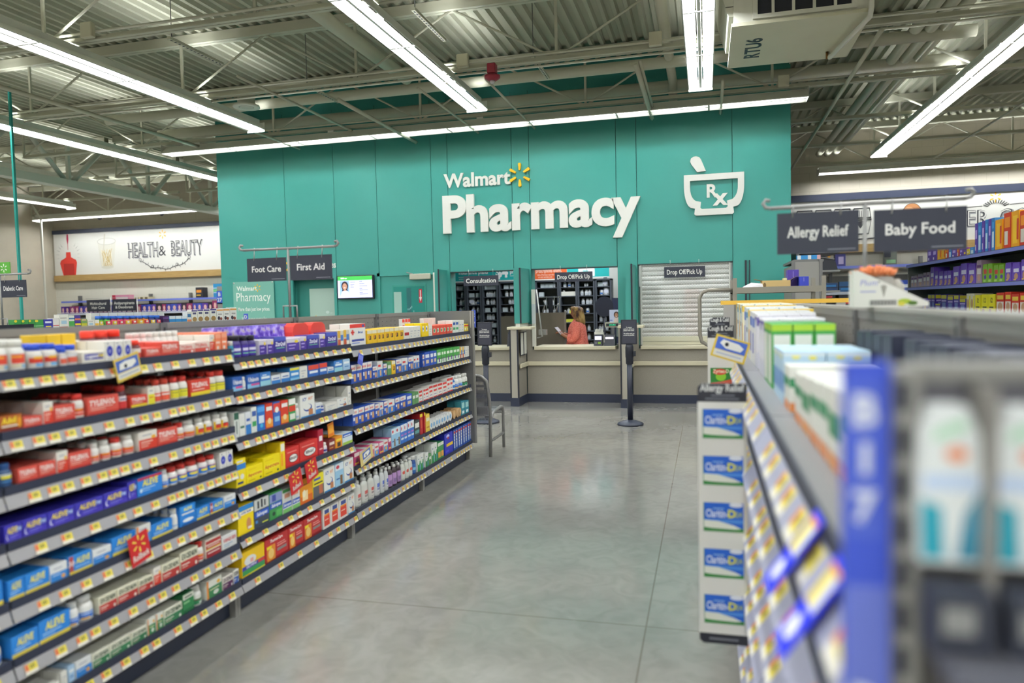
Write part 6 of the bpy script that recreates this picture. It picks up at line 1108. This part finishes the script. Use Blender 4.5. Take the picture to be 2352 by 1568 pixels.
for e in "gre,4845,72,88 gre,4917,64,86 gre,4981,60,86 gre,5041,86,84 nav,5128,94,84 pwr,5222,64,92 pw,5289,99,123 grn,5391,62,112 ppy,5456,65,112 gyl,5525,67,78 pw,5599,77,68 yel,5679,56,66 jg,5738,65,100 jg,5817,84,100 jp,5906,68,98 jp,5981,80,98 jp,6067,84,97 jo,6156,76,96 jo,6240,83,94 jo,6327,78,94 jv,6410,84,94 jv,6500,70,92 ppl,6584,88,86 cup,6677,96,80 cup,6776,95,79 cup,6874,80,78 mu,6958,70,123 cer,7034,96,140 cer,7133,102,145 cer,7240,104,145 cer,7355,111,151 fru,7473,118,154 fru,7596,121,157 fru,7725,128,163".split():
    key, y0, w, h = e.split(','); y0, w, h = int(y0)/1000, int(w)/1000-.003, int(h)/1000; cnt += 1
    if key in JC:
        nm, col = JC[key]; r = min(w, .075)/2; b = MB(); b.lathe([(r*.95, 0), (r, .006), (r, h*.74), (r*.9, h*.8)], mat(col, .35), 16); o = b.build('vitamin_jar', None, (-5.57-.03-r, y0+w/2, 1.3775), PI/2)
        MB().lathe([(r*1.0, h*.62), (r*1.0, h*.98), (r*.95, h)], mat('2a62c0' if cnt % 4 else '2f6ac8', .4), 16).build('cap', o); b = MB(); b.box(-r*.7, r*.7, -r-.001, -r*.6, h*.12, h*.5, mat('e8c84a' if cnt % 2 else 'd84a5a', .4)).ell(0, h*.36, r*.4, h*.1, -r-.0016, mat('e8e4dc')); b.build('label', o)
        tag(o, nm+' vitamin jar with blue lid, '+nth(cnt)+' along the gondola behind the left shelves', 'jar')
    else:
        nm, col, art = MIDC[key]; b = MB(); d = .06; b.box(-w/2, w/2, -d/2, d/2, 0, h, mat(col, .45)); face(b, art, lambda u, v: (-w/2+w*u, h*v), -d/2)
        tag(b.build('carton', None, (-5.57-.02-d/2, y0+w/2, 1.3775), PI/2), nm+' carton, '+nth(cnt)+' along the gondola behind the left shelves', 'box')
for i in range(9):
    y0 = 5.74+i*.11; b = MB(); b.box(-.05, .05, -.03, .03, 0, .13, OFFW); tag(b.build('carton', None, (-5.72, y0+.05, 1.3775), PI/2), 'plain white carton, '+nth(i+1)+' in the row behind the vitamin jars', 'box')
t = tag(MB().box(-5.62, -5.58, 4.62, 5.02, 1.3775, 1.425, BLACK).build('tray'), 'empty black display tray beside the green cartons', 'tray')
t = tag(MB().box(-.03, .03, -.004, .004, 0, .09, BLUE).build('aisle_marker', None, (-5.55, 7.98, 1.37)), 'blue D marker at the end of the gondola behind the left shelves', 'marker'); MB().text('D', 0, .03, .04, WHITE, -.005, None, 'c', .03).build('print', t)

# ---------------------------------------------------------------- back wall: left shelf run and banner
def fbox(nm, lab, x, y, z, w, d, h, col, art, grp=None, cat='box'):
    b = MB(); b.box(-w/2, w/2, -d/2, d/2, 0, h, mat(col, .45)); face(b, art, lambda u, v: (-w/2+w*u, h*v), -d/2); return tag(b.build(nm, None, (x, y, z)), lab, cat, grp)
t = thing('shelf_run', 'blue-edged shelf run on the back wall below the HEALTH & BEAUTY banner', 'shelf', (0, 16.6, 0))
MB().box(-17.6, -11.2, .5, .58, 0, 1.75, PEG).build('back_panel', t)
for z, lo in ((1.865, .15), (1.52, 0), (1.2, 0)):
    MB().box(-17.6, -11.2, lo, .55, z-.02, z, STEELD).build('shelf', t); MB().box(-17.6, -11.2, lo-.006, lo, z-.045, z+.005, mat('6f7ed0') if z > 1.8 else mat('c8ccd8')).build('price_rail', t)
for x in (-17.3, -14.9, -13.6, -12.0): MB().box(x-.03, x+.03, .46, .55, 1.5, 2.02, STEELD).build('upright', t)
cols = ['5a2f8a', '4a2a7a', '7a2f6a', '8a2f5a', '3a2f8a', '46388c']; x = -17.5; i = 0
while x < -11.5:
    w = .13+.03*((i*7) % 3); c = cols[i % 6] if x < -15.2 else ['2f2438', '8a2f5a', '3a3f9a', '3a4aa8', '5a3a96'][i % 5]; i += 1
    if not -16.35 < x < -15.05 or True: fbox('hair_color_box', 'small purple-toned box, '+nth(i)+' along the back wall shelf under the blue edge', x+w/2, 16.68, 1.52, w-.01, .1, .26 if x > -12.6 else .2, c, 'O .55 .5 .25 .3 e4b8b0;R .1 .08 .9 .2 e8d8e0', 'purple boxes on the back wall shelf')
    x += w
x = -17.4; i = 0
while x < -11.6:
    w = .2+.06*((i*5) % 3); i += 1; fbox('bottle_pack', 'dark pack, '+nth(i)+' on the lower back wall shelf', x+w/2, 16.68, 1.2, w-.01, .1, .2, ['2f3a5a', 'c8c8c0', '4a3a6a', '8a8a90'][i % 4], 'R .1 .5 .9 .7 d8d8e0', 'packs on the lower back wall shelf'); x += w
for j, (x, w, h, c, art, lab) in enumerate(((-15.65, .55, .14, 'd88aa8', 'R 0 0 .2 1 b8304a;R .25 .2 .95 .6 ecdcd8', 'pink toy-like carton on the blue-edged back shelf'), (-14.95, .5, .07, 'd8cca8', 'O .2 .5 .1 .4 6a5a3a;O .5 .5 .1 .4 6a5a3a;O .8 .5 .1 .4 6a5a3a', 'row of small jars tray on the blue-edged back shelf'), (-13.1, .22, .28, '2a2830', 'R .1 .5 .8 .75 e8923a;R .1 .2 .7 .3 d8b03a', 'black and orange carton on the blue-edged back shelf'), (-12.45, .42, .36, '2f8ac0', 'R 0 .66 1 .7 dfe8ee;R 0 .33 1 .37 dfe8ee;R 0 .4 .4 .6 7ac88a', 'stack-printed blue cartons on the blue-edged back shelf'), (-11.95, .4, .13, '2a3048', 'R .1 .4 .5 .7 d8a03a', 'dark low carton beside the blue cartons'))):
    fbox('carton', lab, x, 16.92, 1.866, w, .2, h, c, art)
for s, x in (('Multicultural Hair Care', -15.95), ('Antiperspirants & Deodorant', -15.1)):
    t = thing('hanging_sign', 'small black shelf sign reading '+s, 'sign', (x, 16.35, 1.56)); MB().box(-.38, .38, 0, .01, 0, .32, SIGNB).build('board', t); a, c_ = s.split(' ', 1); MB().text(a, 0, .18, .075, WHITE, -.001, .66).text(c_, 0, .07, .075, WHITE, -.001, .6).build('print', t)
    MB().tube([(.42, 0, .36), (-.4, 0, .36)], .006, CHROME, 5).tube([(.42, 0, -1.56), (.42, 0, .36)], .012, CHROME, 6).build('post', t)
t = thing('display_case', 'white and teal standing carton at the right end of the back wall shelf', 'carton', (-11.75, 16.62, 1.5205)); MB().box(-.2, .22, 0, .2, 0, .27, mat('e2e6e2'), .01).box(.1, .24, -.005, .2, 0, .28, mat('2f8a9a')).build('body', t); MB().rect(-.16, -.02, .06, .22, -.001, mat('cfd8d4')).build('print', t)
t = tag(MB().box(-.08, .08, 0, .02, 0, .29, mat('3a5cc0')).build('aisle_marker', None, (-11.5, 15.5, 1.70)), 'blue aisle marker reading B 27 at the teal wall edge', 'marker'); MB().text('B', 0, .165, .09, WHITE, -.001, None, 'c', .02).text('27', 0, .03, .09, WHITE, -.001, .13, 'c', .02).build('print', t)
simple_gondola('grey tall gondola end at the left edge of the teal wall', -11.6, 15.52, 16.5, 2.1, -1, [1.7, 1.4])

WOOD = noisy('oak_band', [(.3, 'a07f4c'), (.7, 'b3945e')], 3, (.5, .6), 6, (1, 1, 14)); BW_ = mat('dcdad2', .5); INK = mat('2c2b30', .6)
t = thing('wall_banner', 'long white HEALTH & BEAUTY banner with nail polish and swabs', 'banner', (0, 17.12, 0))
MB().box(-18.15, -10.5, 0, .06, 2.62, 3.80, BW_).build('panel', t); MB().box(-18.16, -10.5, -.03, .06, 3.80, 3.91, NAVYM).build('top_strip', t); MB().box(-18.15, -10.5, -.05, .06, 2.45, 2.62, WOOD).build('wood_band', t)
b = MB(); RP = mat('cf3a30', .4); RP2 = mat('a82a28', .4)
b.poly([(-17.86, 2.622), (-17.42, 2.622), (-17.36, 2.98), (-17.40, 3.06), (-17.56, 3.13), (-17.57, 3.28), (-17.73, 3.28), (-17.74, 3.13), (-17.92, 3.05), (-17.96, 2.97)], -.001, RP); b.rect(-17.83, -17.47, 2.622, 2.95, -.003, RP2)
b.poly([(-17.68, 3.79), (-17.63, 3.79), (-17.62, 3.65), (-17.645, 3.5), (-17.65, 3.34), (-17.665, 3.34), (-17.665, 3.5), (-17.695, 3.65)], -.001, mat('b02848'))
for i in range(7):
    a = .25+i*.33
    for s in (-1, 1):
        cx_, cz_ = -17.65+s*.33*math.sin(a*.8+.5), 3.15+.33*math.cos(a*.9+.2)-.02; ex, ez = cx_+s*.12*math.sin(a+.3), cz_+.12*math.cos(a+.2); b.poly([(cx_, cz_), (cx_+.008, cz_+.006), (ex, ez)], -.001, INK) if s < 0 else b.poly([(cx_, cz_), (ex, ez), (cx_-.008, cz_+.006)], -.001, INK)
b.build('nail_polish_picture', t)
b = MB(); GL = mat('cfccbe', .3); b.poly([(-16.52, 2.82), (-16.10, 2.80), (-16.0, 3.50), (-16.62, 3.52)], -.001, mat('d6d3c6', .3)); b.ell(-16.31, 3.53, .32, .1, -.002, mat('bdbab0'), 24).ell(-16.31, 3.53, .30, .085, -.003, BW_, 24); b.ell(-16.31, 2.81, .21, .05, -.002, GL, 20)
for i in range(26):
    x0_, x1_ = -16.5+R.random()*.36, -16.52+R.random()*.40; z1_ = 3.05+R.random()*.3; b.poly([(x0_, 2.84), (x0_+.018, 2.84), (x1_+.018, z1_), (x1_, z1_)], -.0035-.0002*i, mat(['c9b27c', 'e6e0cc', 'bfa468', 'd8c79a'][i % 4]))
b.poly([(-16.42, 3.3), (-16.40, 3.3), (-16.33, 3.74), (-16.37, 3.74)], -.01, mat('c8c2b0')); b.build('swab_glass_picture', t)
b = MB()
for s, x0_, w_ in (('HEALTH', -15.60, 1.0), ('BEAUTY', -14.18, 1.02)):
    b.text(s, x0_+.02, 3.035, .40, mat('9a979a'), -.002, w_, 'l', .04); b.text(s, x0_, 3.05, .40, INK, -.003, w_, 'l', .02); b.text(s, x0_, 3.05, .40, BW_, -.004, w_, 'l', -.022)
b.text('&', -14.46, 3.06, .28, INK, -.003, .26, 'c', 0); b.build('headline', t); spark(MB(), -14.43, 3.645, .12, -.0, GOLD, .004).build('starburst', t)
b = MB(); pts = [(-15.2+1.6*i/20, 2.70+.24*((i-10)/10)**2+.02*math.sin(i)) for i in range(21)]; b.tube([(x_, -.004, z_) for x_, z_ in pts], .008, INK, 4)
for i, (x_, z_) in enumerate(pts): b.tube([(x_, -.004, z_), (x_+.03, -.004, z_+(.06 if i % 2 else -.05))], .006, INK, 4)
for x_, z_ in (pts[0], pts[5], pts[15], pts[20]): b.tube([(x_+.04*math.cos(a*PI/4), -.005, z_+.03+.04*math.sin(a*PI/4)) for a in range(9)], .006, INK, 4)
b.tube([(-12.6+.02*i, -.004, 3.2+.12*math.sin(i*.35)) for i in range(24)], .009, INK, 4); b.build('garland_drawing', t)
t = thing('wall_banner', 'long white food banner with dark top strip on the right back wall', 'banner', (0, 17.12, 0))
MB().box(1.2, 11.8, 0, .06, 2.62, 3.57, BW_).build('panel', t); MB().box(1.2, 11.8, -.03, .06, 3.57, 3.72, NAVYM).build('top_strip', t); MB().box(1.2, 11.8, -.05, .06, 2.45, 2.62, WOOD).build('wood_band', t)
b = MB()
for s, x0_, w_ in (('SUPER', 4.57, 1.05), ('GOOD', 5.80, 1.15)):
    b.text(s, x0_+.02, 2.885, .33, mat('8a888a'), -.002, w_, 'l', .03); b.text(s, x0_, 2.9, .33, INK, -.003, w_, 'l', .01); b.text(s, x0_, 2.9, .33, BW_, -.004, w_, 'l', -.02)
for i in range(11): a = PI*.15+PI*.7*i/10; b.tube([(5.75+.16*math.cos(a), -.004, 3.24+.1*math.sin(a)), (5.75+.26*math.cos(a), -.004, 3.24+.18*math.sin(a))], .008, INK, 4)
b.tube([(4.9, -.004, 3.28), (5.5, -.004, 3.30)], .005, INK, 4).tube([(6.0, -.004, 3.31), (6.9, -.004, 3.36)], .005, INK, 4); b.build('headline', t); spark(MB(), 5.74, 3.47, .11, 0, GOLD, .004).build('starburst', t)
b = MB(); b.ell(4.2, 3.2, .19, .24, -.002, mat('2a2422'), 24).ell(4.2, 3.2, .18, .23, -.003, mat('b47a4e'), 24).ell(4.14, 3.28, .09, .08, -.004, mat('c8946a'), 18); b.build('bald_head_drawing', t)
b = MB()
for k in range(4): x_ = 1.9+k*.38; b.tube([(x_, -.004, 3.18), (x_+.04, -.004, 3.38), (x_+.34, -.004, 3.38), (x_+.37, -.004, 3.18), (x_, -.004, 3.18)], .014, INK, 4)
for k in range(4):
    for j in range(7): x_ = 1.97+k*.38+j*.04; b.tube([(x_, -.004, 3.2), (x_, -.004, 3.33)], .006, INK, 4)
b.tube([(1.9, -.004, 3.1), (3.42, -.004, 3.14), (3.36, -.004, 2.84), (2.0, -.004, 2.80)], .014, INK, 4).poly([(3.1, 3.1), (3.35, 3.12), (3.2, 2.95)], -.003, INK).tube([(3.0, -.004, 2.72), (3.5, -.004, 2.74)], .014, INK, 4); b.build('shelf_drawing', t)

# ---------------------------------------------------------------- right back wall shelves
t = thing('shelf_run', 'blue-edged shelf run on the white block wall at the right back', 'shelf', (0, 16.55, 0))
MB().box(1.6, 9.0, .52, .6, 0, 1.95, PEG).build('back_panel', t)
for z, lo in ((2.14, .1), (1.60, 0), (1.28, 0)):
    MB().box(1.6, 9.0, lo, .55, z-.02, z, STEELD).build('shelf', t); MB().box(1.6, 9.0, lo-.006, lo, z-.05, z+.008, mat('7a86d6') if z > 2 else mat('c8ccd8')).build('price_rail', t)
for x in (2.6, 4.35, 6.5): MB().box(x-.03, x+.03, .46, .56, 1.3, 2.32, STEELD).build('upright', t)
x = 2.05; i = 0
for w, h, c, art, nm in ((.26, .16, 'c82a2a', 'O .5 .5 .3 .3 e8b03a', 'red card box'), (.34, .2, '2a4a7a', 'R 0 .45 1 .55 1f2c44;R .1 .6 .9 .8 3a86c8', 'blue lunch boxes'), (.36, .22, '2f5a8a', 'R 0 .45 1 .55 1f2c44;R .1 .2 .9 .4 3a86c8', 'second blue lunch boxes'), (.14, .4, 'd8d8cc', 'R .1 .7 .9 .9 c84a5a;R .1 .4 .9 .5 c84a5a', 'white and red column carton'), (.16, .4, '6a7a6a', 'R .1 .7 .9 .9 a8c8a8', 'green column carton'), (.3, .22, '2f4aa8', 'R .1 .3 .9 .6 e8e8f0', 'low blue bag box'), (.3, .22, '2f4aa8', 'R .1 .3 .9 .6 e8e8f0', 'second low blue bag box'), (.17, .36, '2a52b0', 'R .2 .1 .8 .6 d84a6a;R .1 .7 .9 .9 e4e8f0', 'tall blue bag box'), (.17, .36, '2a52b0', 'R .2 .1 .8 .6 d84a6a;R .1 .7 .9 .9 e4e8f0', 'second tall blue bag box'), (.2, .24, '2a52b0', 'R .1 .5 .9 .8 e4e8f0', 'short blue bag box'), (.22, .26, '2f4aa8', 'R .1 .5 .9 .8 e4e8f0', 'another short blue bag box'), (.2, .38, '2a52b0', 'R .2 .1 .8 .6 d8483a;R .1 .7 .9 .9 e4e8f0', 'tall blue and red bag box')):
    fbox('carton', nm+' on the right back wall shelf under the blue edge', x+w/2, 16.62, 1.6, w-.01, .12, h, c, art); x += w+.02
x = 1.75; i = 0
for w, h, c, art, nm in ((.5, .26, '26305a', 'R .1 .55 .4 .75 c83a3a;O .55 .25 .15 .15 e8e8e8', 'navy container pack'), (.4, .26, '22242c', 'R .15 .8 .85 .95 c83a40', 'black and red lunch bag'), (.4, .26, '24262e', 'R .1 .3 .9 .5 d24a4a', 'second black and red lunch bag'), (.4, .25, '2c2f3a', 'R .1 .1 .9 .3 c8404a', 'dark red-striped lunch bag'), (.4, .25, '3a2f3a', 'R .1 .6 .9 .8 c8404a', 'dark plum lunch bag')):
    fbox('lunch_bag', nm+' on the lower right back wall shelf', 1.95+i*.47, 16.62, 1.28, w, .14, h, c, art, None, 'bag'); i += 1
for x, w, h, c, art, lab in ((2.75, .2, .26, '33307a', 'R .3 .2 .8 .8 c8b8e0', 'dark purple carton standing on the blue-edged right shelf'), (2.2, .7, .34, '23252e', 'R .2 .2 .7 .5 e0dcd0;R .8 .2 1 .9 e8a83a', 'black mesh bag pile on the blue-edged right shelf'), (3.72, .22, .36, '6a6e66', 'R .1 .1 .9 .3 8ab88a', 'grey-green carton on the blue-edged right shelf')): fbox('carton', lab, x, 16.85, 2.141, w, .2, h, c, art)
t = thing('hanging_sign', 'narrow black sign over the right back wall shelf', 'sign', (3.62, 16.6, 2.3)); MB().box(-.06, .06, 0, .01, 0, .34, SIGNB).build('board', t); MB().rect(-.04, .04, .2, .24, -.001, mat('7a7c84')).build('print', t); MB().tube([(0, .005, .34), (0, .1, .5), (0, .5, .5)], .006, CHROME, 5).build('hook', t)
t = thing('shelving_unit', 'grey tall gondola end panel behind the stocking cart', 'shelving', (0, 9.4, 0)); MB().box(1.03, 1.33, 0, .03, 0, 1.93, STEEL).box(1.0, 1.04, -.01, .04, 0, 1.95, STEELD).box(1.31, 1.345, -.01, .04, 0, 1.95, STEELD).build('end_panel', t); MB().box(1.03, 1.35, .03, 1.2, 0, 1.9, PEG).build('back_panel', t); MB().box(1.02, 1.36, 0, 1.2, 1.93, 1.96, STEELD).build('top_shelf', t)
fbox('carton', 'row of small blue and white packs on top of the grey gondola end', 1.2, 9.5, 1.961, .26, .12, .05, '2f86c4', 'R 0 0 .15 1 e0e4e6;R .45 0 .6 1 e0e4e6;R .85 0 1 1 d8a8a8')
t = thing('shelving_unit', 'grey tall gondola with black bags on its side right of the teal wall', 'shelving', (0, 11.6, 0)); MB().box(1.3, 1.34, 0, 1.2, 0, 2.35, STEELD).box(1.3, 1.75, 1.16, 1.2, 0, 2.35, PEG).build('frame', t)
for z in (1.9, 2.18, 1.6): MB().box(1.34, 1.9, 0, 1.16, z-.025, z, STEEL).build('shelf', t)
t = thing('bag', 'black mesh bag on the tall grey gondola right of the teal wall', 'bag', (1.38, 11.65, 1.9)); MB().prism([(0, 0), (.5, 0), (.46, .14), (.3, .22), (.1, .16)], 0, .3, BLACK).build('body', t); MB().tube([(.02, -.005, .12), (.2, -.01, .2), (.45, -.005, .16)], .008, STEEL, 5).build('strap', t)
# ---------------------------------------------------------------- baby aisle wall unit
BX = 3.4
t = simple_gondola('tall blue-edged shelving of diapers and baby packs at the right', BX, 8.2, 14.2, 2.02, -1, [2.03, 1.64, 1.25, .9])
BABY = {
't':'ppl,12822,245,197 ppl,12569,241,189 yor,12359,192,175 yor,12168,180,167 rdb,12025,132,153 blu,11880,129,148 ppl,11655,214,129 rdb,11549,96,119 ppl,11393,141,105 ppy,11255,128,93 yel,11134,111,81 blu,10947,173,93 ppl,10829,105,391 blu,10697,123,392 ppl,10585,100,398 blu,10467,105,402 ppl,10364,95,401 blu,10248,108,400 yor,10017,215,361 rdb,9755,210,413 yor,9519,225,409 rdb,9305,198,386',
'm':'gpk,13652,391,193 gpk,13316,301,206 gpk,12935,367,224 ppk,12694,210,293 ppk,12491,185,230 ppk,12240,233,213 ppk,11871,353,208 ppk,11524,295,257 ppk,11199,301,284 ppk,10894,292,264 gpk,10666,206,294 grb,10296,349,235 grb,9936,341,206 ppk,9717,202,219 ppk,9476,230,207 ppk,9293,167,234',
'l':'ppk,13051,256,202 ppd,12656,376,259 ppd,12369,269,118 ppd,12070,282,253 ppd,11785,268,230 ppd,11539,231,241 ppd,11257,266,188 wby,10926,308,258 ylw,10696,208,237 ylw,10211,464,242 rdw,9925,249,260 rdw,9721,186,266 rdw,9496,216,240 rdw,9281,198,253',
}
BC = {'ppl': ('purple', '5a3a9a', 'R .2 .5 .8 .8 c8b0e8;R .15 .1 .4 .3 e8e4ec'), 'yor': ('yellow and red', 'e8a020', 'R .2 .1 .8 .9 f0c030;R .7 .2 .95 .8 c83a24'), 'rdb': ('red and orange', 'c8381f', 'R .1 .6 .9 .9 e8902a;R .1 .1 .6 .5 e0d8c8'), 'blu': ('blue', '2f78b8', 'R .2 .1 .8 .6 d8e8f4;R .2 .7 .8 .9 4a9ad8'), 'ppy': ('purple and yellow', '5a3a8a', 'R .2 .2 .8 .5 e8c83a'), 'yel': ('yellow', 'e8c82a', 'R .2 .3 .8 .6 f2e8c0'), 'gpk': ('mauve photo', 'a88fa0', 'R .1 .5 .9 .8 e4dcd8;O .5 .3 .3 .2 c8a08a;R 0 .85 1 1 6a3a7a'), 'ppk': ('purple baby-picture', '6a4ab4', 'R .1 .6 .9 .85 e4e0f0;O .5 .32 .3 .22 c89a78;R .1 .05 .5 .14 e8c83a'), 'grb': ('lime green red-badged', '7aae32', 'R .2 .6 .9 .9 d03a40;O .55 .38 .3 .14 5a3aa0;R .1 .05 .7 .2 b8d87a'), 'ppd': ('deep purple yellow-topped', '46309a', 'R .05 .78 .95 1 d8cc3a;R .2 .2 .8 .55 7a8ac8;R .1 .6 .9 .7 c8b8e8'), 'wby': ('white and yellow', 'e2dcc4', 'O .4 .5 .3 .25 c8a06a;R .7 .1 1 .9 e8dc2a'), 'ylw': ('bright yellow', 'ece02a', 'T 12 .5 .6 .25 3a3a20;R .2 .3 .8 .38 5a5a20;O .3 .15 .2 .12 c89a6a'), 'rdw': ('red and white baby-picture', 'cc3a2c', 'R .05 .0 .95 .6 e6ded2;O .5 .35 .3 .22 c89a76;R .1 .7 .9 .9 e8c84a')}
zz = {'t': 2.0305, 'm': 1.6405, 'l': 1.2505}; rn = {'t': 'top', 'm': 'middle', 'l': 'lower'}
for r, row in BABY.items():
    PK = 0
    for i, e in enumerate(row.split()):
        key, y0, w, h = e.split(','); y0, w, h = int(y0)/1000, int(w)/1000-.006, int(h)/1000; nm, col, art = BC[key]
        if r != 't': h = min(h, .33)
        n = max(1, round(w/.2)); 
        for q in range(n):
            PK += 1
            ww = w/n; b = MB(); d = .22; ts = key in ('gpk', 'ppk', 'grb')
            if ts: b.prism([(-ww/2, 0), (ww/2, 0), (ww/2*.96, h*.7), (ww/2*.8, h), (-ww/2*.8, h), (-ww/2*.96, h*.7)], -d/2, d/2, mat(col, .35))
            else: b.box(-ww/2+.002, ww/2-.002, -d/2, d/2, 0, h, mat(col, .45))
            k0 = .8 if ts else .97; face(b, art, lambda u, v: (-ww/2*k0+ww*k0*u, h*k0*v), -d/2)
            c = MB(); face(c, art, lambda u, v: (-d/2+d*u, h*k0*v), -ww/2+.001)
            if not ts:
                o = len(b.v); b.v += [(-y_, x_, z_) for x_, y_, z_ in c.v]
                for f, m_ in zip(c.f, c.m): b.f.append(tuple(j+o for j in f)); b.m.append(b.mi(c.mats[m_])); b.sm.append(False)
            tag(b.build('baby_pack', None, (BX+.03+d/2, y0+ww*(q+.5), zz[r]), -PI/2), nm+' pack, '+nth(PK)+' from the back on the '+rn[r]+' baby aisle shelf', 'pack', 'packs on the baby aisle shelves')
